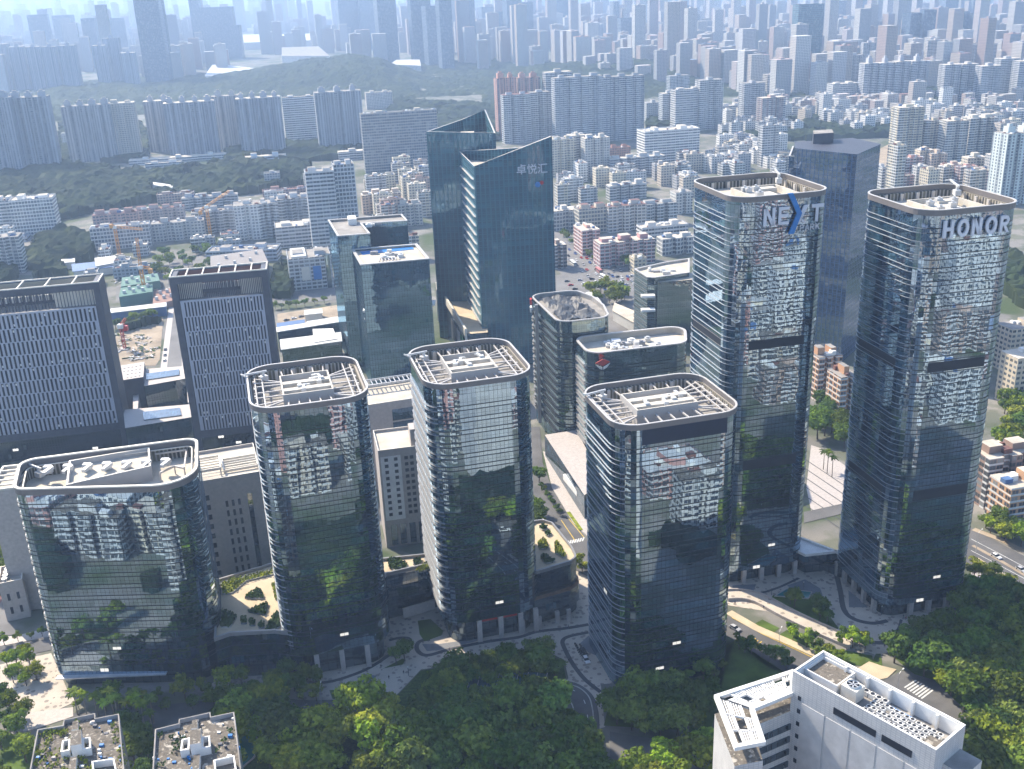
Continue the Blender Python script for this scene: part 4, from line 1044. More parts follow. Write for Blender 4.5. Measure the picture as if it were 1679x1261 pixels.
for r_ in range(9): obj('window', me, T, (-.23 * w_, 0, 3.5 + r_ * 4.3))
b = MB(); b.box(.29 * w_, .35 * w_, -.1, .05, 3, 38); b.build('stair_window', M['glass_low'], T)
for x0, x1, y0, y1, z in ((-w_ * .42, w_ * .02, 4, 17, 49.5), (w_ * .04, w_ * .5, 6, 18, 47.0)):
    b = MB(); b.ring(rect(x1 - x0, y1 - y0, (x0 + x1) / 2, (y0 + y1) / 2), rect(x1 - x0 - 1, y1 - y0 - 1, (x0 + x1) / 2, (y0 + y1) / 2), z - 1, z)
    for k in range(1, 5): b.beam((x0, y0 + (y1 - y0) * k / 5, z - .5), (x1, y0 + (y1 - y0) * k / 5, z - .5), .4, .5)
    for xx in (x0 + .4, x1 - .4):
        for yy in (y0 + .4, y1 - .4): b.beam((xx, yy, 45), (xx, yy, z), .5, .5)
    b.build('roof_pergola', M['cream'], T)
A = at(24, 1008); B_ = at(70, 1000)
T, w_ = stone_block('narrow beige stone block with a cream roof pergola, left of the wedge block', (A + Vector((0, 2, 0)), B_ + Vector((6, 2, 0))), 52, 24, 0, (), 0, (0, 0), 2)
b = MB(); b.ring(rect(w_, 22, 0, 11), rect(w_ - 1.6, 20.4, 0, 11), 53, 54)
for k in range(1, 5): b.beam((-w_ / 2, 22 * k / 5, 53.5), (w_ / 2, 22 * k / 5, 53.5), .6, .6)
b.build('roof_pergola', M['cream'], T)
A = at(26, 1012); B_ = at(52, 1004)
T, w_ = stone_block('low stone annex with rooftop tanks beside the narrow beige block', (A + Vector((-2, -3, 0)), B_ + Vector((1, -3, 0))), 16, 14, 0, (-.2, .2), 2, (3, 6), 3)
for k in range(4):
    b = MB(); b.tube((-2 + k * .2, 2 + 2.6 * k, 16), (-2 + k * .2, 2 + 2.6 * k, 18), 1.1, None, 8); b.build('water_tank', M['steel'], T)
A = at(633, 906); B_ = at(694, 896)
T, w_ = stone_block('white and beige office block with small dark windows, in front of a taller stone block', (A + Vector((0, 4, 0)), B_ + Vector((3, 4, 0))), 45, 22, 0,
                    (-.34, -.13, .1, .22), 10, (15, 2.85), 1.5, sx=.75)
b = MB(); b.box(-w_ * .46, -w_ * .02, -.05, .02, 13, 43); b.build('white_facing', M['white'], T)
b = MB(); b.box(w_ * .24, w_ * .5, 2, 9, 45, 53); b.build('stair_tower', M['stone'], T)
for k in (-.3, -.1, .12, .33):
    b = MB(); b.box(k * w_ - 1.3, k * w_ + 1.3, -.1, .05, 1, 10.5); b.build('shop_window', M['lobby'], T)
A = at(607, 806); B_ = at(690, 790)
hS = rise(607, 668, A)
T, w_ = stone_block('taller beige stone block with blue glass panels and a red window sign', (A, B_ + Vector((4, 0, 0))), hS, 26, 0, (), 0, (0, 0), 2)
for z0, z1, mt in ((.80, .93, 'glass_front'), (.58, .78, 'glass_front'), (.38, .52, 'lobby')):
    b = MB(); b.box(-.02 * w_, .48 * w_, -.12, .05, hS * z0, hS * z1); b.build('window_panel', M[mt], T)
b = MB(); b.box(.28 * w_, .38 * w_, -.2, -.12, hS * .47, hS * .52); b.build('sign_panel', M['red'], T)
b = MB(); b.ring(rect(w_, 8, 0, 22), rect(w_ - 1, 7, 0, 22), hS + 3, hS + 4)
for k in range(14): b.beam((-w_ / 2 + w_ * k / 13, 18, hS + 3.5), (-w_ / 2 + w_ * k / 13, 26, hS + 3.5), .4, .4)
b.build('roof_pergola', M['steel'], T)

# shopping mall between the teal towers
mz = 26.0
MP = pts([(716, 470), (764, 548), (800, 545), (790, 470)], mz)
mc = Vector(MP[0]); ML = thing('shopping_mall', 'shopping mall with cream roof edge and tall advertising screens, below the slanted towers', 'mall', (mc.x, mc.y, 0))
q = [(x - mc.x, y - mc.y) for x, y in MP]; b = MB(); b.prism(q, 0, mz, 0, 1); b.build('walls', [M['glass_low'], M['deck']], ML)
b = MB(); a, d = Vector(q[0]), Vector(q[1]); b.beam((*a, mz + 1), (*d, mz + 1), 1.2, 5); b.beam((*a, 0), (*a, mz + 3), 1.4, 1.4); b.beam((*d, 0), (*d, mz + 3), 1.4, 1.4); b.build('roof_fascia', M['cream'], ML)
ea = (d - a); an = math.atan2(ea.y, ea.x); n_ = Vector((math.sin(an), -math.cos(an)))
for s0, s1, z0, z1, mt in ((.55, .72, 8, 21, 'darkgrey'), (.74, .83, 6, 21, 'white'), (.86, .96, 12, 21, 'green_sign'), (.86, .96, 5, 12, 'red')):
    b = MB(); A = a + ea * s0 + n_ * .8; B_ = a + ea * s1 + n_ * .8; zc = (z0 + z1) / 2; b.beam((*A, zc), (*B_, zc), .3, z1 - z0); b.build('advertising_panel', M[mt], ML)

# ------------------------------------------------------------------ white tiled block at the lower right
hW = 70.0
M['panelgrey'] = plain('pale_grey_wall_panel', (.52, .505, .485), .8, 0, .16, .25)
c4 = [at(1299.7, 1099.7, hW), at(1535, 1229.9, hW), at(1583.3, 1191.5, hW), at(1369.6, 1076.4, hW)]
o = c4[0]; e = c4[1] - c4[0]; WL = e.length; ang = math.atan2(e.y, e.x)
WD = abs((c4[3] - c4[0]).dot(Vector((-math.sin(ang), math.cos(ang), 0))))
WB = thing('institute_block', 'white tiled block with rows of rooftop air conditioners behind a tall parapet', 'office block', (o.x, o.y, 0), ang)
b = MB(); b.box(0, WL, 0, WD, 0, hW - 4, 0, 1); b.ring(rect(WL, WD, WL / 2, WD / 2), rect(WL - 1.0, WD - 1.0, WL / 2, WD / 2), hW - 4, hW, 0, 2, False)
b.build('walls', [M['tile'], M['roofgrey'], M['white']], WB)
b = MB(); b.ring(rect(WL - 1.0, WD - 1.0, WL / 2, WD / 2), rect(WL - 1.3, WD - 1.3, WL / 2, WD / 2), hW - 4, hW - .3); b.build('parapet_lining', M['white'], WB)
for k in range(5):
    b = MB(); x = WL * (.2 + .16 * k); b.box(x - .25, x + .25, WD - 1.6, WD - .7, hW - 4, hW - .2); b.build('parapet_rib', M['white'], WB)
pw = WL / 5.4
for k in range(5):                                                   # blank wall panels between ribs
    b = MB(); b.box(3.2 + k * pw, 3.2 + (k + 1) * pw - .5, -.12, .1, 4, hW - 7.5); b.build('wall_panel', M['panelgrey'], WB)
for k in range(14):
    b = MB(); b.box(2.0, 2.9, -.08, .1, hW - 6 - k * 3.7 - 1.2, hW - 6 - k * 3.7); b.build('slit_window', M['louvre'], WB)
for x0, x1 in ((WL * .32, WL * .62), (WL * .66, WL * .86)):
    b = MB(); b.box(x0, x1, -.15, .12, hW - 5.4, hW - 3.6); b.build('parapet_slot', M['louvre'], WB)
b = MB(); b.ring(rect(9, 7.5, 5.2, WD - 4.6), rect(8.4, 6.9, 5.2, WD - 4.6), hW - 4, hW - .8, 0, 1); b.box(1, 9.4, WD - 8.1, WD - 1.2, hW - 4, hW - 1.6, 0, 2); b.build('lift_room', [M['white'], M['white'], M['oldroof']], WB)
b = MB(); b.box(WL - 4.6, WL - 1, 1, 6, hW - 4, hW - 2.2, 0, 1); b.build('hatch_room', [M['white'], M['oldroof']], WB)
b = MB(); b.box(WL, WL + 5, 4, WD - 1, 0, hW - 6, 0, 1); b.build('side_wing', [M['tile'], M['roofgrey']], WB)
# cooling tower and condensers: things of their own standing on the roof
R2 = Matrix.Rotation(ang, 2)
def onroof(x, y): v = R2 @ Vector((x, y)); return (o.x + v.x, o.y + v.y, hW - 4)
ct = thing('cooling_tower', 'square white cooling tower with a large fan, on the tiled block roof', 'cooling tower', onroof(WL * .34, WD * .5), ang)
b = MB(); b.box(-2.0, 2.0, -1.8, 1.8, .4, 3.8); b.build('casing', M['cream'], ct)
b = MB()
for k in range(4): b.tube((-1.3 + (k % 2) * 2.6, -1.1 + (k // 2) * 2.2, 0), (-1.3 + (k % 2) * 2.6, -1.1 + (k // 2) * 2.2, .5), .15)
b.build('feet', M['steel'], ct)
b = MB(); b.tube((0, 0, 3.8), (0, 0, 4.3), 1.5, 1.5, 14, 0, False); b.build('fan_ring', M['white'], ct)
b = MB(); b.tube((0, 0, 3.8), (0, 0, 3.86), 1.48, None, 14); b.build('fan_well', M['louvre'], ct)
b = MB()
for k in range(6):
    a = k * 1.047; b.beam((0, 0, 4.05), (1.35 * math.cos(a), 1.35 * math.sin(a), 4.05), .32, .06)
b.build('fan_blades', M['steel'], ct)
ac = None; random.seed(5)
for i in range(13):
    for j in range(5):
        x, y = WL * .47 + i * WL * .036, 2.3 + j * (WD - 5.4) / 4.3
        if i > 10 and j < 2: continue
        if random.random() < .06: continue
        lb = 'small condenser with a black fan in the rows on the tiled block roof'
        if ac is None:
            ac = thing('condenser_unit', lb, 'air conditioner', onroof(x, y), ang, 'condensers in rows on the tiled block roof')
            b = MB(); b.box(-.55, .55, -.5, .5, .15, 1.15); b.box(-.5, -.4, -.45, .45, 0, .15); b.box(.4, .5, -.45, .45, 0, .15); b.build('casing', M['white'], ac)
            b = MB(); b.tube((0, 0, 1.15), (0, 0, 1.2), .42, None, 10); b.build('fan_grille', M['louvre'], ac)
        else: copy_thing(ac, onroof(x + random.uniform(-.15, .15), y + random.uniform(-.1, .1)), ang)
for i in range(8):
    x, y = WL * .20 + i * WL * .045, WD - 2.6
    copy_thing(ac, onroof(x, y), ang, 'condenser in the single row along the far parapet of the tiled block', 'condensers along the far parapet', 1.25)
for j in range(4):
    pp_ = MB(); pp_.beam((WL * .46, 3.2 + j * 3.2, .35), (WL * .72, 3.2 + j * 3.2, .35), .5, .4)
    z = onroof(0, 0); tag(pp_.build('coolant_pipe', M['blue'] if j % 2 == 0 else M['duct'], None, z, ang), 'lagged pipe laid between the condenser rows', 'pipe', 'pipes between the condensers')
# its lower wing with a slatted roof
hV = hW - 6
vp = pts([(1173, 1140), (1299, 1099), (1303, 1133), (1235, 1161), (1253, 1215), (1206, 1224)], hV)
VB = thing('slatted_wing', 'white wing with a slatted roof grille, joined to the tiled block', 'office block', (*vp[0], 0))
q = [(x - vp[0][0], y - vp[0][1]) for x, y in vp]
qq = [q[0], q[5], q[4], q[3], q[2], q[1]]
b = MB(); b.prism(qq, 0, hV - 5.5, 0, 1); b.build('walls', [M['tile'], M['oldroof']], VB)
b = MB(); b.ring(offset(qq, .3), offset(qq, -.8), hV - 1.0, hV, 0, 0); b.build('roof_frame', M['white'], VB)
def bil(c, s_, t_): return ((1 - t_) * ((1 - s_) * Vector(c[0]) + s_ * Vector(c[1])) + t_ * ((1 - s_) * Vector(c[3]) + s_ * Vector(c[2])))
for quad_, nx, ny in (((q[0], q[3], q[2], q[1]), 7, 3), ((q[5], q[4], q[3], q[0]), 3, 3)):
    quad_ = [Vector(p) for p in quad_]
    # quad corners: s along the long side, t across
    P0 = (quad_[0], quad_[3], quad_[2], quad_[1]) if nx == 7 else (quad_[0], quad_[1], quad_[2], quad_[3])
    for i in range(nx):
        for j in range(ny):
            if (i * 3 + j * 2) % 5 == 0: continue
            for k in range(4):
                s0 = (i + .18 + k * .21) / nx; a = bil(P0, s0, (j + .08) / ny); d = bil(P0, s0, (j + .92) / ny)
                if k == 0: g = MB()
                g.beam((*a, hV - .45), (*d, hV - .45), .22, .3)
            g.build('roof_slats', M['white'], VB)
    for i in range(nx + 1):
        g = MB(); a, d = bil(P0, i / nx, 0), bil(P0, i / nx, 1); g.beam((*a, hV - .5), (*d, hV - .5), .34, .5); g.build('roof_beam', M['white'], VB)
    for j in range(ny + 1):
        g = MB(); a, d = bil(P0, 0, j / ny), bil(P0, 1, j / ny); g.beam((*a, hV - .5), (*d, hV - .5), .34, .5); g.build('roof_beam', M['white'], VB)
for r_ in range(12):
    z = hV - 10 - r_ * 3.8
    g = MB(); A, B_ = Vector(q[2]), Vector(q[3]); dn = (B_ - A).orthogonal().normalized()
    g.beam((*(A * .97 + B_ * .03), z), (*(A * .03 + B_ * .97), z), .7, 1.7); g.build('window_band', M['lobby'], VB)
    g = MB(); A, B_ = Vector(q[3]), Vector(q[4]); g.beam((*(A * .97 + B_ * .03), z), (*(A * .2 + B_ * .8), z), .7, 1.7); g.build('window_band', M['lobby'], VB)

# ------------------------------------------------------------------ two old blocks of flats at the lower left, seen from above
def old_flats(label, px, h, boxes, mat='oldroof', plants=False):
    W = pts(px, h); c = Vector(W[0]); q = [(x - c.x, y - c.y) for x, y in W]
    T = thing('old_flats', label, 'flats', (c.x, c.y, 0))
    b = MB(); b.prism(q, 0, h - 1.3, 0, top=False); w_ = b.build('walls', M['flat_b'], T); w_.color = (.40, .37, .34, 1)
    b = MB(); b.face([(p[0], p[1], h - 1.3) for p in q]); b.build('roof', M[mat], T)
    b = MB(); b.ring(q, offset(q, -.35), h - 1.35, h, 0, 1); b.build('parapet', [M['grey'], M['roofgrey']], T)
    for kind, bp, z0, z1 in boxes:
        P = [(x - c.x, y - c.y) for x, y in pts(bp, h + z1)]; b = MB()
        if kind == 'open': b.ring(P, offset(P, -.4), h - 1.3, h + z1, 0, 0); b.face([(p[0], p[1], h - .6) for p in offset(P, -.3)], 1)
        else: b.prism(P, h - 1.3, h + z1, 0, 1)
        b.build('stair_head' if kind == 'box' else 'water_tank', [M['white'], M['oldroof']], T)
    xs = [p[0] for p in q]; ys = [p[1] for p in q]; random.seed(int(abs(xs[0] + ys[1]) * 10))
    g = MB(); jk = MB()
    for _ in range(140):
        x, y = random.uniform(min(xs) + 1, max(xs) - 1), random.uniform(min(ys) + 1, max(ys) - 1)
        if not inpoly((x, y), q): continue
        if not ((x * .35 + y * .2) % 9 < 6 if plants else random.random() < .12): continue
        for _k in range(14): leafq(g, Vector((x + random.gauss(0, .5), y + random.gauss(0, .5), h - 1.1 + random.random() * .9)))
    if g.f: tag(g.build('roof_plants', M['hedge_y' if plants else 'hedge'], T), kind='stuff')
    for _ in range(60):
        x, y = random.uniform(min(xs) + 1, max(xs) - 1), random.uniform(min(ys) + 1, max(ys) - 1); s_ = random.uniform(.15, .6)
        if not inpoly((x, y), q): continue
        jk.box(x - s_, x + s_, y - s_ * .7, y + s_ * .7, h - 1.3, h - 1.3 + random.uniform(.2, .9), random.randrange(4))
    tag(jk.build('roof_clutter', [M['white'], M['stone'], M['darkgrey'], M['blue']], T), kind='stuff')
    return T, c
def leafq(g, p):
    e = Vector((random.gauss(0, 1), random.gauss(0, 1), random.gauss(0, .7))).normalized() * .3; f = e.orthogonal(); g.face([p - e, p + f, p + e, p - f])
def grp(x, y, s=1.0):
    return [('box', [(x - 9, y + 16), (x + 9, y + 13), (x + 9, y - 11), (x - 8, y - 8)], -1, 3.0),
            ('open', [(x - 25, y + 26), (x - 10, y + 23), (x - 9, y + 4), (x - 22, y + 7)], -1, 1.2),
            ('open', [(x + 10, y + 22), (x + 25, y + 19), (x + 24, y + 1), (x + 11, y + 3)], -1, 1.2),
            ('box', [(x - 7, y - 10), (x + 4, y - 12), (x + 4, y - 26), (x - 5, y - 24)], -1, .4)]
old_flats('old block of flats with roof gardens and white paving on its flat roof',
          [(46, 1275), (205, 1275), (195, 1170), (156.5, 1177.5), (156, 1169), (104, 1180), (102.5, 1189), (61, 1196)], 38,
          grp(124, 1207) + [('box', [(110, 1275), (122, 1273), (126, 1240), (115, 1242)], -1, .8), ('open', [(152, 1270), (192, 1266), (187, 1243), (150, 1248)], -1, 1.5), ('box', [(150, 1206), (186, 1198), (190, 1228), (152, 1236)], -1, -1.24)], plants=True)
old_flats('old block of flats with a bare stained flat roof beside a green pool',
          [(249, 1275), (397, 1275), (384, 1167), (346, 1175), (345, 1167.5), (293, 1179), (292.5, 1186), (254, 1195.5)], 38,
          grp(320, 1205) + [('box', [(315, 1262), (326, 1260), (328, 1236), (317, 1238)], -1, .8), ('open', [(352, 1268), (388, 1262), (384, 1238), (350, 1246)], -1, 1.5)])
pc = at(405, 1215); wp = [(x - pc.x, y - pc.y) for x, y in pts([(392, 1262), (418, 1240), (420, 1200), (392, 1198)])]
wp = round_poly(wp, [0, 4, 2, 0], 4)
pl = thing('swimming_pool', 'green swimming pool beside the stained-roof flats', 'pool', (pc.x, pc.y, 0))
b = MB(); b.face([(p[0], p[1], .12) for p in wp]); b.build('water', M['water'], pl); b = MB(); b.ring(offset(wp, .6), wp, 0, .3); b.build('pool_edge', M['stone'], pl)

# ------------------------------------------------------------------ the city behind: every block placed where its foot and roof are seen
HMAX = [0]
TAKEN = []          # (x, y, radius) already built on
WHITE, PALE, GREYW, BEIGE, CREAM, PINK, BROWN, BLUEG, YELL, SALM = ((.76, .75, .72), (.62, .61, .59), (.42, .42, .43), (.58, .51, .42), (.68, .61, .48),
    (.55, .30, .26), (.36, .25, .20), (.30, .36, .42), (.58, .50, .36), (.55, .40, .32))

def plan(w, d, notches=0, nd=1.6, nw=.22):
    if not notches: return rect(w, d, w / 2, d / 2)
    f = []; k = notches; bw = w / (k + 1)
    def edge(y, s, xs):
        o_ = []
        for i, x in enumerate(xs):
            o_ += [(x - s * bw * nw, y), (x - s * bw * nw, y + s * nd), (x + s * bw * nw, y + s * nd), (x + s * bw * nw, y)]
        return o_
    xs = [bw * (i + 1) for i in range(k)]
    return [(0, 0)] + edge(0, 1, xs) + [(w, 0), (w, d)] + edge(d, -1, list(reversed(xs))) + [(0, d)]

def city_block(name, label, cat, x, y, w, d, h, yaw, mat, color, notches=0, heads=2, roof='roofgrey', group=None, parap=1.2, part=True, crown=0):
    T = tag(obj(name, None, None, (x, y, 0), yaw), label, cat, group); HMAX[0] = max(HMAX[0], h + 8)
    b = MB(); pl = plan(w, d, notches, min(2.2, d * .16)); b.prism(pl, -2, h, 0, 1)
    if part and parap and not notches: b.ring(rect(w, d, w / 2, d / 2), rect(w - .8, d - .8, w / 2, d / 2), h, h + parap, 0, 0, False)
    T_ = b.build('walls', [M[mat], M[roof]], T); tag(T_, color=color)
    for k in range(heads):
        hx = w * (k + .5) / heads; sx, sy, sz = min(4.0, w * .12) * random.uniform(.8, 1.3), d * random.uniform(.16, .26), random.uniform(2.6, 4.5) + crown
        b = MB(); b.box(hx - sx, hx + sx, d / 2 - sy, d / 2 + sy, h, h + sz, 0, 1)
        if crown: b.box(hx - sx * .5, hx + sx * .5, d / 2 - sy * .5, d / 2 + sy * .5, h + sz, h + sz + crown * .8, 0, 1)
        tag(b.build('stair_head', [M['obwall'], M[roof]], T), color=tuple(min(1, c * 1.05) for c in color))
    if part and heads and math.hypot(x, y) < 1500 and mat != 'flat_farglass':
        b = MB()
        for _ in range(int(w / 7) + 1):
            hx, hy = random.uniform(2, max(2.1, w - 2)), random.uniform(1.5, max(1.6, d - 1.5)); sx, sy = random.uniform(.6, 2.2), random.uniform(.6, 1.8); z_ = random.uniform(.8, 2.6)
            b.box(hx - sx, hx + sx, hy - sy, hy + sy, h, h + z_, random.choice((0, 0, 0, 1, 2)))
        tag(b.build('roof_sheds', [M['white'], M['blueroof'], M['redroof']], T), kind='stuff')
    c, s = math.cos(yaw), math.sin(yaw); TAKEN.append((x + c * w / 2 - s * d / 2, y + s * w / 2 + c * d / 2, max(w, d) * .6))
    return T

def seen(xl, yb, xr, yt, depth, mat, color, label, cat='block of flats', yaw=13.0, notches=0, heads=2, group=None, name=None, roof='roofgrey', crown=0, hmax=None):
    P = at(xl, yb); a = rad(yaw); u = Vector((math.cos(a), math.sin(a), 0)); lo, hi = 1.0, 900.0
    for _ in range(40):
        m = (lo + hi) / 2
        if proj(P + u * m)[0] < xr: lo = m
        else: hi = m
    w = lo; q = P + u * (w / 2); ym = (yb + proj(P + u * w)[1]) / 2
    h = rise((xl + xr) / 2, yt, q)
    return city_block(name or cat.replace(' ', '_'), label, cat, P.x, P.y, w, depth, h, a, mat, color, notches, heads, roof, group, crown=crown)

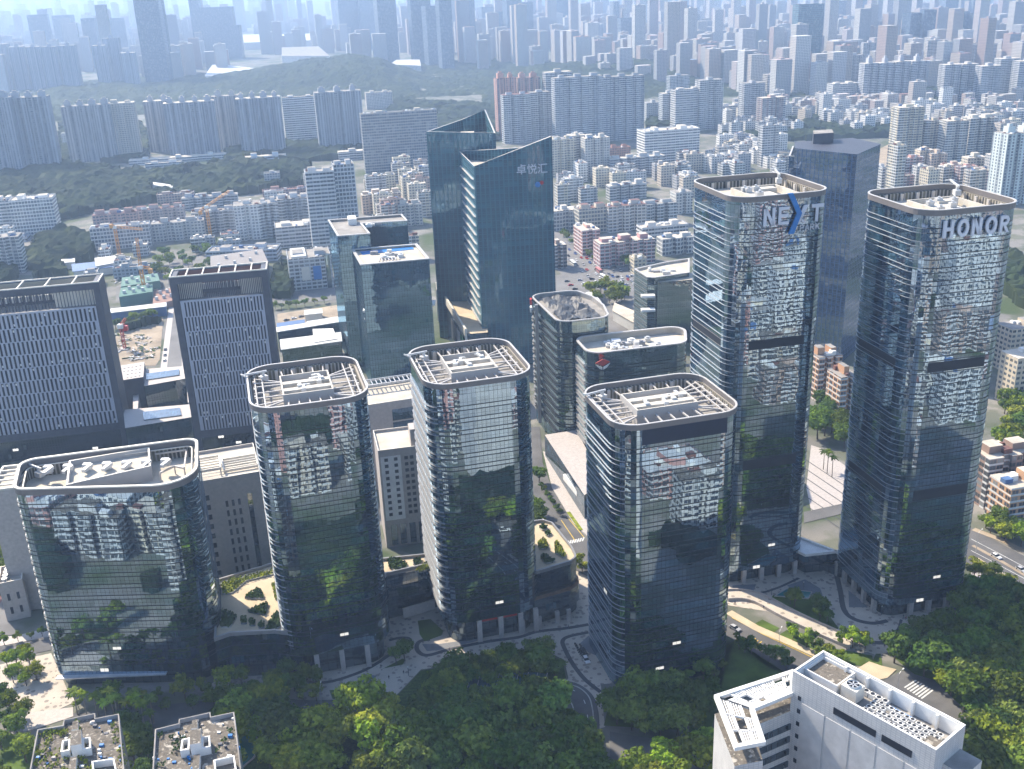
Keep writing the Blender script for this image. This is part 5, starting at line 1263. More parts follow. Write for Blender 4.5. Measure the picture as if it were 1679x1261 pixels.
ROWS = [
 # tall slabs of flats in front of the wooded hill, left
 (-30, 290, 40, 160, 26, 'flat_d', (.30, .33, .38), 'grey-blue tower of flats at the left edge in front of the wooded hill', 3),
 (36, 282, 100, 158, 26, 'flat_d', (.34, .37, .41), 'grey-blue stepped tower of flats, right of the leftmost one', 3),
 (116, 268, 196, 172, 24, 'flat_d', (.42, .42, .43), 'broad grey slab of flats with a beige flank, before the dark hill', 4),
 (190, 262, 234, 168, 24, 'flat_a', (.50, .46, .40), 'narrow beige tower of flats attached to the broad grey slab', 2),
 (247, 250, 292, 165, 24, 'flat_d', (.42, .41, .41), 'pale grey tower at the left end of the long row of flats', 2),
 (280, 258, 362, 167, 26, 'flat_d', (.36, .38, .42), 'grey slab of flats with a pale square panel high on its front', 4),
 (358, 246, 402, 157, 24, 'flat_d', (.47, .45, .43), 'pale tower between the two panelled slabs of flats', 2),
 (398, 256, 470, 160, 26, 'flat_d', (.36, .38, .42), 'second grey slab of flats with a pale panel, left of the white slab', 4),
 (470, 234, 528, 159, 22, 'flat_c', (.66, .66, .65), 'white slab block among the grey flats below the hill', 0),
 (525, 248, 600, 150, 26, 'flat_d', (.40, .42, .45), 'blue-grey tower of flats with two roof pavilions, right of the white slab', 3),
 (602, 180, 645, 152, 24, 'flat_a', (.52, .48, .44), 'flats with a dark pagoda roof behind the long grey slab', 0),
 (600, 285, 722, 184, 16, 'flat_e', (.36, .36, .36), 'long grey slab of small windows left of the slanted glass towers', 0),
 # right of the slanted towers
 (818, 226, 850, 128, 20, 'flat_d', (.56, .31, .25), 'orange-red tower of flats behind the slanted glass tower', 2),
 (852, 222, 888, 127, 20, 'flat_d', (.55, .34, .29), 'orange-red tower of flats right of its twin', 2),
 (828, 236, 872, 155, 18, 'flat_b', (.50, .52, .55), 'blue-grey tower of flats in front of the orange-red pair', 2),
 (872, 232, 904, 151, 18, 'flat_b', (.52, .53, .55), 'slim blue-grey tower of flats at the foot of the big slab', 1),
 (897, 222, 940, 118, 20, 'flat_b', (.34, .36, .39), 'dark slim slab left of the big double slab of flats', 1),
 (912, 238, 990, 126, 20, 'flat_slab', (.38, .41, .45), 'big blue-grey slab of flats, left half of the pair before the hill', 3),
 (988, 232, 1056, 125, 20, 'flat_slab', (.33, .36, .40), 'big blue-grey slab of flats, darker right half of the pair', 3),
 (906, 292, 944, 228, 18, 'flat_a', CREAM, 'cream tower of flats beside the slanted glass tower', 2),
 (936, 285, 962, 222, 18, 'flat_b', (.55, .52, .46), 'cream tower of flats in the middle of the group of three', 1),
 (960, 292, 1000, 226, 18, 'flat_a', (.56, .54, .50), 'cream tower of flats with blue-shaded front, right of the group of three', 2),
 (1001, 291, 1090, 258, 14, 'flat_b', (.45, .46, .48), 'long grey six-storey flats below the white office block', 5),
 (1000, 262, 1034, 243, 14, 'flat_a', (.40, .22, .17), 'red-brown roofed flats beside the cream towers', 0),
 (1057, 270, 1146, 214, 30, 'flat_c', WHITE, 'white office block with ribbon windows in the middle distance', 0),
 (1107, 216, 1152, 147, 22, 'flat_c', (.55, .55, .55), 'white-ribbed tower of flats behind the white office block', 0),
 (1146, 214, 1184, 131, 20, 'flat_b', (.50, .50, .50), 'pale tower with a white edge right of the ribbed tower', 1),
 (1098, 160, 1130, 124, 20, 'flat_b', (.38, .42, .46), 'small grey tower at the foot of the second hill', 1),
 (1086, 206, 1108, 153, 18, 'flat_b', (.44, .47, .50), 'slim rounded tower left of the ribbed tower', 1),
 (1060, 200, 1086, 168, 18, 'flat_a', (.46, .47, .47), 'short pale tower between the big slab and the ribbed tower', 1),
 (1218, 206, 1252, 136, 20, 'flat_b', (.46, .46, .48), 'grey tower left of the brown one', 1),
 (1248, 214, 1286, 160, 20, 'flat_b', (.40, .29, .27), 'brown tower of flats before the low quarter', 1),
 (1184, 195, 1218, 174, 20, 'flat_c', (.52, .52, .52), 'low pale office between the two towers', 0),
 (1303, 131, 1344, 8, 34, 'flat_farglass', (.10, .20, .24), 'very tall green glass tower on the skyline', 0),
 (1278, 120, 1302, 82, 24, 'flat_b', (.58, .57, .55), 'white tower left of the tall green glass tower', 1),
 (1258, 152, 1318, 122, 40, 'flat_c', (.58, .58, .58), 'wide white hospital-like block below the tall green tower', 0),
 (1310, 152, 1358, 133, 40, 'flat_c', (.55, .55, .56), 'low white annex right of the wide white block', 0),
 (1364, 168, 1406, 138, 30, 'flat_e', (.56, .56, .55), 'white office cube with a square window grid', 0),
 (1342, 128, 1362, 86, 22, 'flat_b', (.44, .45, .47), 'grey tower right of the tall green tower', 1),
 (1357, 135, 1386, 86, 22, 'flat_b', (.52, .52, .52), 'pale tower with pointed roof, right of the tall green tower', 1),
 (1386, 135, 1412, 90, 22, 'flat_b', (.50, .50, .51), 'pale tower second right of the tall green tower', 1),
 (1412, 124, 1434, 70, 22, 'flat_b', (.46, .47, .50), 'pale stepped tower before the twin spires', 1),
 (1405, 90, 1424, 36, 30, 'flat_d', (.34, .34, .36), 'left one of the twin spired towers', 1),
 (1424, 92, 1443, 36, 30, 'flat_d', (.36, .35, .36), 'right one of the twin spired towers', 1),
 (1487, 98, 1506, 22, 40, 'flat_farglass', (.10, .15, .22), 'dark tower at the left of the dark cluster', 0),
 (1508, 98, 1528, 17, 40, 'flat_farglass', (.07, .11, .17), 'darkest tower of the cluster on the right skyline', 0),
 (1540, 88, 1554, 21, 40, 'flat_farglass', (.09, .13, .19), 'slim dark tower right of the darkest one', 0),
 (1563, 92, 1583, 20, 40, 'flat_farglass', (.08, .12, .18), 'slim dark tower, third in the dark cluster', 0),
 (1590, 92, 1612, 23, 40, 'flat_farglass', (.08, .12, .18), 'dark slab tower, rightmost of the dark cluster', 0),
 (1476, 104, 1500, 66, 30, 'flat_farglass', (.16, .20, .24), 'short grey-green tower below the dark cluster', 0),
 (1413, 168, 1436, 104, 24, 'flat_b', (.40, .41, .44), 'first pointed tower in the row of four', 1),
 (1438, 167, 1462, 103, 24, 'flat_b', (.41, .42, .45), 'second pointed tower in the row of four', 1),
 (1464, 166, 1488, 101, 24, 'flat_b', (.42, .42, .45), 'third pointed tower in the row of four', 1),
 (1490, 164, 1514, 100, 24, 'flat_b', (.42, .43, .46), 'fourth pointed tower in the row of four', 1),
 (1516, 128, 1546, 66, 24, 'flat_b', (.48, .42, .36), 'tan stepped tower above the row of four', 1),
 (1550, 118, 1584, 76, 24, 'flat_b', (.44, .32, .28), 'brown stepped tower right of the tan one', 1),
 (1586, 120, 1630, 72, 24, 'flat_b', (.46, .36, .31), 'broad brown stepped tower near the right edge', 2),
 (1544, 168, 1570, 106, 24, 'flat_b', (.44, .44, .46), 'left tower of the pale pair near the right edge', 1),
 (1572, 166, 1599, 105, 24, 'flat_b', (.45, .45, .46), 'right tower of the pale pair near the right edge', 1),
 (1604, 168, 1636, 108, 24, 'flat_b', (.42, .43, .46), 'grey tower between the pale pair and the edge', 1),
 (1634, 160, 1664, 96, 24, 'flat_b', (.42, .43, .45), 'grey tower at the right edge, before the last one', 1),
 (1664, 165, 1700, 100, 24, 'flat_b', (.40, .41, .44), 'grey tower cut by the right edge', 1),
 # cream and yellow towers at the right
 (1467, 265, 1508, 176, 22, 'flat_b', (.64, .57, .42), 'tall cream-yellow tower of flats, tallest of the cream group', 1),
 (1512, 262, 1550, 198, 20, 'flat_b', (.58, .52, .40), 'cream tower just right of the tallest one', 1),
 (1546, 268, 1582, 198, 20, 'flat_b', (.58, .55, .49), 'cream tower in the middle of the cream group', 1),
 (1584, 260, 1628, 193, 20, 'flat_b', (.58, .54, .46), 'wide cream tower at the right of the cream group', 2),
 (1505, 288, 1528, 246, 14, 'flat_a', (.60, .50, .38), 'small cream block at the foot of the cream group', 1),
 (1524, 290, 1550, 252, 14, 'flat_a', (.56, .44, .34), 'small salmon block beside the small cream one', 1),
 (1548, 304, 1582, 270, 14, 'flat_a', (.50, .36, .32), 'pinkish low block behind the HONOR roof', 1),
 (1582, 306, 1614, 258, 14, 'flat_a', (.58, .52, .42), 'beige block behind the HONOR roof', 1),
 (1596, 312, 1624, 280, 12, 'flat_a', (.58, .36, .36), 'pink block beside the beige one', 1),
 (1620, 310, 1645, 254, 14, 'flat_a', (.42, .42, .42), 'grey block between the pink block and the white tower', 1),
 (1638, 338, 1690, 218, 22, 'flat_d', (.62, .68, .66), 'white and pale green tower at the right edge', 2),
 (1634, 262, 1660, 202, 16, 'flat_a', (.48, .44, .40), 'greyish tower behind the white and pale green one', 1),
 # red, pink and white blocks along the avenue
 (950, 384, 1000, 343, 18, 'flat_e', (.60, .55, .46), 'beige block with a red end wall facing the avenue', 0),
 (998, 382, 1060, 337, 16, 'flat_f', (.56, .52, .46), 'long beige block of six storeys with red end walls', 2),
 (955, 420, 984, 377, 26, 'flat_f', (.58, .32, .28), 'pink block with a round roof corner, behind the wide pink one', 1),
 (984, 440, 1074, 396, 18, 'flat_f', (.54, .31, .31), 'wide pink block facing the avenue', 3),
 (908, 380, 950, 345, 18, 'flat_e', (.62, .62, .60), 'white block with a green stripe beside the glass tower', 1),
 (905, 442, 930, 402, 14, 'flat_b', (.40, .30, .26), 'brown block on the near side of the avenue', 1),
 (1053, 400, 1128, 372, 16, 'flat_c', (.62, .62, .62), 'long white school-like block behind the pink one', 0),
 (1086, 420, 1140, 390, 14, 'flat_e', (.60, .60, .58), 'white block with square windows beside the NEXT tower', 2),
 (1055, 372, 1110, 334, 16, 'flat_b', (.56, .56, .54), 'white stepped block in the quarter left of the NEXT tower', 2),
 (1108, 352, 1135, 315, 16, 'flat_a', (.60, .58, .54), 'pale block against the NEXT tower flank', 1),
 (1000, 330, 1060, 303, 14, 'flat_b', (.50, .50, .50), 'grey-white flats in the low quarter, left of the pale ones', 3),
 (1040, 450, 1060, 425, 12, 'flat_a', (.62, .55, .42), 'cream corner block behind the dark glass block', 0),
 (1300, 318, 1320, 296, 14, 'flat_a', (.55, .50, .45), 'pale block right behind the NEXT roof', 1),
 # middle left
 (516, 428, 562, 282, 20, 'flat_c', (.58, .59, .60), 'tall white slab with grey ribbon windows', 0),
 (561, 420, 594, 271, 22, 'flat_e', (.56, .58, .60), 'taller half of the white slab with a square window grid', 0),
 (390, 396, 432, 336, 24, 'flat_a', WHITE, 'white block with rows of square windows, left of the tall white slab', 1),
 (430, 392, 462, 333, 20, 'flat_b', (.60, .61, .62), 'white balconied block right of the square-windowed one', 2),
 (460, 380, 516, 325, 20, 'flat_b', (.60, .61, .62), 'white balconied blocks joined in a row by the tall slab', 3),
 (455, 408, 528, 372, 30, 'flat_c', (.52, .54, .57), 'low white institute with ribbon windows', 0),
 (432, 330, 516, 312, 16, 'flat_a', (.40, .27, .25), 'long flats with a red-brown roof behind the white blocks', 0),
 (300, 345, 392, 322, 14, 'flat_b', (.44, .46, .49), 'long grey flats at the edge of the wood', 4),
 (318, 385, 392, 346, 14, 'flat_b', (.48, .49, .52), 'grey-white flats behind the upright crane', 3),
 (259, 336, 320, 319, 14, 'flat_a', (.46, .34, .30), 'pinkish flats at the edge of the wood', 0),
 (157, 388, 228, 350, 14, 'flat_a', (.48, .33, .31), 'old flats with red tile roofs, left of the cranes', 3),
 (226, 376, 306, 342, 14, 'flat_a', (.50, .42, .40), 'old flats with patched red roofs behind the grey row', 4),
 (153, 412, 250, 372, 16, 'flat_e', (.60, .60, .60), 'white framed block beside the first crane', 0),
 (252, 398, 338, 364, 14, 'flat_a', (.54, .53, .51), 'pale block with a bright flat roof, right of the white framed block', 2),
 (0, 388, 30, 330, 26, 'flat_c', (.58, .58, .58), 'white block at the left edge, first of the stepped pair', 0),
 (26, 388, 96, 327, 26, 'flat_e', WHITE, 'white block with a blank wall and a slot, at the left edge', 0),
 (-10, 452, 42, 388, 18, 'flat_b', (.54, .54, .53), 'grey-white balconied flats at the left edge below the white block', 2),
 (0, 400, 45, 392, 20, 'flat_c', (.42, .47, .55), 'low blue-grey shed in front of the white blocks', 0),
 (340, 432, 455, 412, 22, 'flat_c', (.46, .52, .60), 'long pale blue institute behind the right slotted slab', 0),
 (478, 478, 548, 424, 36, 'flat_f', (.44, .46, .48), 'shopping block with two large posters on its grey front', 0),
 (590, 420, 640, 388, 14, 'flat_a', (.55, .42, .33), 'tan flats with pitched roof bays behind the teal towers', 3),
 (596, 352, 660, 318, 16, 'flat_a', (.52, .40, .32), 'ochre flats right of the tall white slab', 4),
 (655, 372, 694, 335, 16, 'flat_a', (.56, .54, .50), 'pale flats left of the slanted tower', 2),
 (212, 272, 372, 258, 20, 'flat_c', (.60, .61, .62), 'long low white school in front of the flats', 3),
 (240, 285, 300, 268, 14, 'flat_c', (.62, .62, .62), 'low white school wing with a roof terrace', 0),
 (400, 268, 470, 256, 16, 'flat_c', (.50, .58, .66), 'low pale blue school in the trees', 2),
 (556, 264, 602, 248, 16, 'flat_c', (.60, .60, .60), 'low white building at the foot of the blue-grey tower', 1),
 (104, 244, 119, 220, 12, 'flat_a', (.62, .62, .60), 'small white block between the grey slabs of flats', 0),
 # brick and beige flats at the right
 (1338, 658, 1376, 584, 14, 'flat_f', (.52, .30, .18), 'brick-orange flats with a white top storey, between the two tall towers', 2),
 (1373, 695, 1402, 617, 14, 'flat_f', (.52, .30, .18), 'nearer brick-orange flats partly behind the HONOR tower', 1),
 (1650, 612, 1720, 535, 14, 'flat_a', (.58, .49, .38), 'tan flats with a white top storey at the right edge', 1),
 (1658, 668, 1730, 582, 14, 'flat_a', (.58, .50, .38), 'second tan block of flats at the right edge', 1),
 (1612, 835, 1730, 742, 16, 'flat_b', (.30, .21, .17), 'brown brick flats with roof gardens right of the HONOR tower', 3),
 (1649, 868, 1740, 792, 14, 'flat_f', (.50, .31, .19), 'orange brick flats with white bands at the right edge', 1),
 # skyline, far and pale
 (60, 110, 92, 24, 50, 'flat_farglass', (.22, .25, .30), 'pale skyline tower at the far left with a slim mast block', 0),
 (98, 100, 128, 25, 50, 'flat_farglass', (.34, .36, .38), 'pale skyline tower with curved head, second from the left', 0),
 (146, 112, 168, 30, 50, 'flat_farglass', (.20, .24, .30), 'bluish skyline tower, third from the left', 0),
 (190, 100, 214, 30, 50, 'flat_farglass', (.22, .26, .32), 'bluish skyline tower left of the very dark one', 0),
 (240, 140, 279, -60, 55, 'flat_farglass', (.12, .17, .24), 'very tall dark glass tower rising out of the picture at the left', 0),
 (272, 132, 288, -40, 50, 'flat_farglass', (.24, .28, .34), 'paler tower close behind the very tall dark one', 0),
 (322, 96, 338, -30, 50, 'flat_farglass', (.16, .20, .26), 'slim tower on the left of the stepped skyline block', 0),
 (330, 98, 390, 12, 55, 'flat_farglass', (.15, .19, .25), 'broad stepped skyline tower before the white halls', 0),
 (376, 96, 398, 42, 50, 'flat_farglass', (.17, .21, .27), 'lower shoulder of the broad stepped skyline tower', 0),
 (-14, 150, 24, 72, 30, 'flat_d', (.28, .31, .36), 'tower with a pointed roof, first of five at the far left', 1),
 (28, 150, 52, 76, 30, 'flat_d', (.28, .31, .36), 'tower with a pointed roof, second of five at the far left', 1),
 (55, 150, 78, 76, 30, 'flat_d', (.28, .31, .36), 'tower with a pointed roof, third of five at the far left', 1),
 (80, 150, 104, 76, 30, 'flat_d', (.28, .31, .36), 'tower with a pointed roof, fourth of five at the far left', 1),
 (108, 150, 134, 74, 30, 'flat_d', (.28, .31, .36), 'tower with a pointed roof, last of five at the far left', 1),
 (163, 145, 184, 74, 30, 'flat_d', (.32, .35, .40), 'pale flats between the five pointed towers and the dark tower', 1),
 (180, 142, 206, 62, 30, 'flat_d', (.30, .34, .40), 'stepped pale flats left of the very tall dark tower', 1),
 (206, 146, 230, 86, 30, 'flat_d', (.32, .35, .39), 'lower pale flats beside the very tall dark tower', 1),
 (520, 76, 550, 42, 40, 'flat_e', (.40, .38, .38), 'pale block right of the white halls', 0),
 (561, 82, 596, -30, 50, 'flat_farglass', (.18, .23, .30), 'skyline tower with pale stripe, above the hill top', 0),
 (596, 82, 628, -10, 50, 'flat_farglass', (.26, .31, .37), 'pale wide skyline tower right of the striped one', 0),
 (626, 104, 656, -20, 50, 'flat_farglass', (.20, .25, .31), 'blue skyline tower behind the hill crest', 0),
 (680, 106, 712, -20, 50, 'flat_farglass', (.13, .18, .25), 'dark blue skyline tower right of the hill crest', 0),
 (704, 108, 720, 10, 50, 'flat_farglass', (.20, .25, .32), 'slim skyline tower joined to the dark blue one', 0),
 (726, 114, 746, -10, 50, 'flat_farglass', (.15, .20, .27), 'dark skyline tower with a bright edge', 0),
 (752, 92, 782, -20, 50, 'flat_farglass', (.16, .21, .28), 'broad dark skyline tower left of the notched one', 0),
 (792, 70, 814, 12, 50, 'flat_farglass', (.20, .25, .32), 'skyline tower with a slanted top', 0),
 (814, 80, 834, 20, 50, 'flat_farglass', (.18, .23, .30), 'lower dark skyline block right of the slanted top', 0),
 (834, 84, 858, -20, 50, 'flat_farglass', (.16, .21, .28), 'dark skyline tower in the middle of the skyline', 0),
 (858, 80, 876, 4, 50, 'flat_farglass', (.28, .34, .40), 'pale skyline tower right of the middle one', 0),
 (912, 66, 944, -15, 50, 'flat_farglass', (.10, .15, .22), 'dark striped skyline tower standing alone', 0),
 (1018, 92, 1050, 30, 40, 'flat_farglass', (.20, .24, .30), 'dark block right of the lone striped tower', 0),
 (1062, 72, 1076, 6, 40, 'flat_farglass', (.30, .34, .40), 'pale slim skyline tower', 0),
 (1104, 62, 1132, 10, 45, 'flat_farglass', (.13, .18, .25), 'dark skyline tower in the right half with a stepped top', 0),
 (1006, 80, 1016, 3, 40, 'flat_farglass', (.32, .36, .42), 'very slim pale skyline spire', 0),
 (980, 86, 1000, 40, 40, 'flat_d', (.40, .42, .45), 'pale flats left of the slim spire', 0),
 (1232, 74, 1250, 40, 40, 'flat_d', (.36, .39, .43), 'grey skyline flats below the bay', 0),
 (1253, 106, 1276, 66, 30, 'flat_farglass', (.16, .26, .30), 'green glass block with a slanted roof', 0),
 (1366, 62, 1384, 2, 45, 'flat_farglass', (.28, .33, .40), 'pale skyline tower right of the tall green one', 0),
 (1395, 52, 1420, -10, 45, 'flat_farglass', (.28, .33, .40), 'broad pale skyline tower behind the twin spires', 0),
 (1448, 62, 1474, -10, 45, 'flat_farglass', (.24, .29, .36), 'tall pale skyline tower left of the dark cluster', 0),
 (1545, 60, 1566, -20, 45, 'flat_farglass', (.22, .28, .36), 'tall blue-grey tower behind the dark cluster', 0),
 (1590, 60, 1616, -20, 45, 'flat_farglass', (.22, .28, .36), 'tall blue-grey tower at the right of the dark cluster', 0),
]
GRP = {}
random.seed(3)
for (xl, yb, xr, yt, dep, mat, colr, lab, nt_) in ROWS:
    cat = 'skyscraper' if mat == 'flat_farglass' else ('office block' if mat in ('flat_c', 'flat_e') else 'block of flats')
    far = yb < 120
    hds = 0 if mat == 'flat_farglass' else (1 if far else max(1, min(4, nt_ if nt_ else 2)))
    crown = 3.0 if mat in ('flat_d',) and not far else (5.0 if 'pointed' in lab or 'spired' in lab else 0)
    if 'spired' in lab: crown = 16
    seen(xl, yb, xr, yt, dep, mat, colr, lab, cat, notches=nt_ if not far else 0, heads=hds, crown=crown,
         yaw=(0 if 'slotted' in lab else 13.0) - (8 if xl > 1280 and yb < 330 else 0) + (0 if yb > 150 else random.uniform(-12, 8)),
         roof=random.choice(('roofgrey', 'roofbeige')) if 'red' not in lab else 'redroof')
for lab in ('posters',):
    for o_ in [o for o in COL.objects if 'two large posters' in str(o.get('label', ''))]:
        for x0, mt in ((.12, 'cream'), (.42, 'blue')):
            b = MB(); wdt = 22; b.box(6 + x0 * wdt * 1.4, 6 + x0 * wdt * 1.4 + 6.5, -.4, .05, 8, 19); b.build('poster', M[mt], o_)
        b = MB(); b.tube((31, 3, 0), (31, 3, 27), 3.6, None, 14); b.build('glass_drum', M['glass_teal'], o_)
        b = MB(); b.box(3, 15, 3, 34, 0, 27.5, 0, 0); b.build('vault_hall', M['whiteroof'], o_)

# low halls, sheds and roofs
def shed(px, h, mat, label, cat='shed', wall='whiteroof'):
    W = pts(px, h); c = Vector(W[0]); T = thing(cat.replace(' ', '_'), label, cat, (c.x, c.y, 0)); q = [(x - c.x, y - c.y) for x, y in W]
    b = MB(); b.prism(q, 0, h, 0, top=False); o_ = b.build('walls', M[wall], T); o_.color = (.5, .5, .5, 1)
    b = MB(); b.prism(offset(q, .5), h, h + .5, 0); b.build('roof', M[mat], T)
    TAKEN.append((c.x + (q[2][0]) / 2, c.y + q[2][1] / 2, math.hypot(q[2][0], q[2][1]) * .6)); return T
shed([(462, 574), (560, 560), (558, 546), (460, 558)], 14, 'whiteroof', 'long white flat roof in front of the sunken court', 'hall', 'glass_low')
shed([(455, 545), (560, 528), (559, 522), (454, 538)], 14, 'whiteroof', 'narrow white roof behind the sunken court', 'hall', 'glass_low')
shed([(516, 562), (552, 556), (545, 540), (514, 541)], 14.5, 'white', 'tilted white roof panel over the sunken court', 'roof', 'glass_low')
shed([(455, 537), (499, 530), (499, 525), (455, 531)], 4, 'blueroof', 'blue roofed site cabin row on the bare yard', 'site hut')
shed([(504, 534), (556, 526), (556, 520), (504, 528)], 4, 'whiteroof', 'white roofed site cabin row next to the blue one', 'site hut')
shed([(500, 517), (528, 514), (527, 507), (500, 510)], 5, 'whiteroof', 'small white site office on the bare yard', 'site hut')
shed([(178, 514), (272, 503), (272, 497), (178, 508)], 7, 'whiteroof', 'long white roofed shed with a blue wall by the pit', 'shed', 'blueroof')
shed([(1338, 572), (1400, 556), (1400, 540), (1338, 548)], 8, 'roofgrey', 'long grey station roof between the two tall towers', 'station')
shed([(1378, 548), (1402, 548), (1400, 540), (1380, 540)], 10, 'orange', 'orange roofed hall by the grey station roof', 'hall')
shed([(158, 437), (196, 430), (188, 420), (156, 424)], 8, 'whiteroof', 'pale shed roof among the trees near the first crane', 'shed')
shed([(100, 432), (122, 430), (122, 424), (100, 426)], 6, 'whiteroof', 'small pale shed roof left of the crane site', 'shed')
shed([(120, 446), (185, 438), (180, 428), (118, 434)], 6, 'blueroof', 'pale blue shed roof left of the crane site', 'shed')
shed([(300, 456), (345, 448), (340, 440), (296, 447)], 10, 'roofgrey', 'low grey roof beside the crane site', 'shed')
shed([(940, 503), (985, 496), (970, 478), (940, 488)], 6, 'whiteroof', 'pale pavilion roof by the crossing', 'pavilion')
shed([(1005, 510), (1040, 530), (1042, 512), (1008, 498)], 7, 'roofbeige', 'triangular pale roof right of the tarpaulin block', 'pavilion')
shed([(248, 303), (282, 308), (283, 304), (250, 299)], 8, 'whiteroof', 'slanting white roof in the park wood', 'pavilion')
shed([(336, 124), (398, 126), (416, 112), (350, 104)], 22, 'whiteroof', 'white stadium roof behind the wooded hill', 'stadium')
shed([(400, 70), (520, 66), (518, 55), (398, 57)], 30, 'whiteroof', 'long white exhibition hall roof in the haze', 'hall')
shed([(462, 92), (540, 92), (522, 76), (462, 78)], 30, 'roofgrey', 'grey hall with a slanted roof in the haze', 'hall')
shed([(640, 106), (690, 108), (688, 98), (650, 98)], 20, 'whiteroof', 'low white hall behind the hill crest', 'hall')
shed([(1440, 280), (1466, 266), (1468, 232), (1444, 244)], 6, 'dirt', 'ochre court roof right of the blue tower', 'hall')
# sunken court and construction tarps

# ------------------------------------------------------------------ dense quarters: blocks one by one, the farthest as one mass
k = NT('mass_flats'); u, v = k.uv(); g = k.n('NewGeometry').outputs['Random Per Island']
fu, fv = k.math('FRACT', k.math('DIVIDE', u, 3.4)), k.math('FRACT', k.math('DIVIDE', v, 3.0))
wm = k.math('MULTIPLY', k.math('MULTIPLY', k.math('GREATER_THAN', fu, .25), k.math('LESS_THAN', fu, .78)), k.math('MULTIPLY', k.math('GREATER_THAN', fv, .3), k.math('LESS_THAN', fv, .82)))
c = k.ramp(g, [(0, (.28, .29, .31)), (.25, (.42, .40, .37)), (.5, (.54, .53, .50)), (.7, (.42, .34, .28)), (.85, (.36, .26, .23)), (1, (.56, .56, .56))])
M['massflat'] = k.out(k.bsdf(k.mix(wm, c, (.06, .08, .11)), .8))
k = NT('mass_roof'); g = k.n('NewGeometry').outputs['Random Per Island']
M['massroof'] = k.out(k.bsdf(k.ramp(g, [(0, (.30, .29, .27)), (.3, (.52, .50, .46)), (.6, (.40, .38, .35)), (.75, (.62, .60, .57)), (.88, (.34, .17, .13)), (1, (.20, .30, .42))]), .9))

ROADS = [o_ for o_ in COL.objects if o_.name.split('.')[0] in ('road', 'yard', 'plaza')]
RP = [[(v.co.x, v.co.y) for v in o_.data.vertices] for o_ in ROADS]
def free(x, y, r):
    return all((x - a) ** 2 + (y - b_) ** 2 > (r + c_) ** 2 for a, b_, c_ in TAKEN) and not any(inpoly((x, y), pl) for pl in RP)
MASS = MB(); NIND = {}
NAMES = {WHITE: 'white', PALE: 'pale grey', BEIGE: 'beige', CREAM: 'cream', PINK: 'pinkish', BROWN: 'brown', SALM: 'salmon', GREYW: 'grey', BLUEG: 'blue-grey'}
def quarter(px, where, step, hr, wr, n_ind, cols, mats=('flat_a', 'flat_b'), yaw=13, cat='low block', tall=0.0, jitter=.25, dr=None, seed=1):
    pl = pts(px); xs = [p[0] for p in pl]; ys = [p[1] for p in pl]; random.seed(seed); a = rad(yaw); ca, sa = math.cos(a), math.sin(a)
    cx, cy = sum(xs) / len(xs), sum(ys) / len(ys); R_ = max(max(xs) - min(xs), max(ys) - min(ys)); cand = []
    n = int(R_ / step) + 1
    for i in range(-n, n):
        for j in range(-n, n):
            u_, v_ = i * step + random.uniform(-1, 1) * jitter * step, j * step * .8 + random.uniform(-1, 1) * jitter * step
            if i % 5 == 0 or j % 7 == 0: continue
            x, y = cx + ca * u_ - sa * v_, cy + sa * u_ + ca * v_
            w_ = random.uniform(*wr); d_ = random.uniform(*(dr or (9, 15))); h_ = random.uniform(*hr)
            if random.random() < tall: h_ *= random.uniform(1.6, 2.4)
            if inpoly((x, y), pl) and free(x, y, max(w_, d_) * .45): cand.append((math.hypot(x, y), x, y, w_, d_, h_))
    cand.sort()
    for q, (dist, x, y, w_, d_, h_) in enumerate(cand):
        yw = a + random.choice((0, 0, 0, math.pi / 2)) + random.uniform(-.04, .04); col_ = random.choice(cols)
        if q < n_ind:
            key = NAMES[col_] + ' ' + where
            city_block('low_block' if cat == 'low block' else cat.replace(' ', '_'), f'{NAMES[col_]} {cat} {where}', cat, x, y, w_, d_, h_, yw, random.choice(mats), col_,
                       0, 1 if q < 60 else 0, random.choice(('roofgrey', 'roofbeige', 'roofgrey', 'redroof' if random.random() < .3 else 'roofbeige')), f'{cat}s {where}')
        else:
            c_, s_ = math.cos(yw), math.sin(yw); P_ = [(x + c_ * p - s_ * r_, y + s_ * p + c_ * r_) for p, r_ in rect(w_, d_)]
            MASS.prism(P_, -1, h_, 0, 1); HMAX[0] = max(HMAX[0], h_ + 4); TAKEN.append((x, y, max(w_, d_) * .5))
            if random.random() < .6: P_ = [(x + c_ * p - s_ * r_, y + s_ * p + c_ * r_) for p, r_ in rect(w_ * .25, d_ * .4)]; MASS.prism(P_, h_ - .3, h_ + 3, 0, 1)
LOW = (WHITE, PALE, BEIGE, CREAM, GREYW, WHITE, PALE)
quarter([(1000, 335), (1135, 330), (1135, 290), (1000, 296)], 'in the crowded quarter left of the NEXT tower', 23, (14, 24), (13, 24), 45, LOW, seed=2)
quarter([(905, 345), (1000, 335), (1000, 295), (905, 300)], 'in the crowded quarter right of the slanted towers', 26, (14, 24), (13, 24), 25, LOW, seed=3)
quarter([(1090, 292), (1296, 290), (1296, 235), (1090, 262)], 'in the quarter between the white office and the blue tower', 25, (12, 26), (13, 24), 60, LOW, seed=4, tall=.1)
quarter([(1440, 325), (1640, 318), (1640, 270), (1446, 270)], 'in the quarter behind the HONOR roof', 28, (14, 26), (13, 24), 45, LOW + (PINK,), seed=5, tall=.1)
quarter([(590, 440), (700, 420), (690, 290), (600, 290)], 'behind the teal towers', 25, (16, 28), (14, 24), 45, (BEIGE, SALM, PALE, CREAM), seed=6)
quarter([(430, 345), (516, 340), (516, 300), (430, 305)], 'between the wood and the tall white slab', 28, (12, 20), (18, 34), 16, (PALE, GREYW, PINK), seed=7)
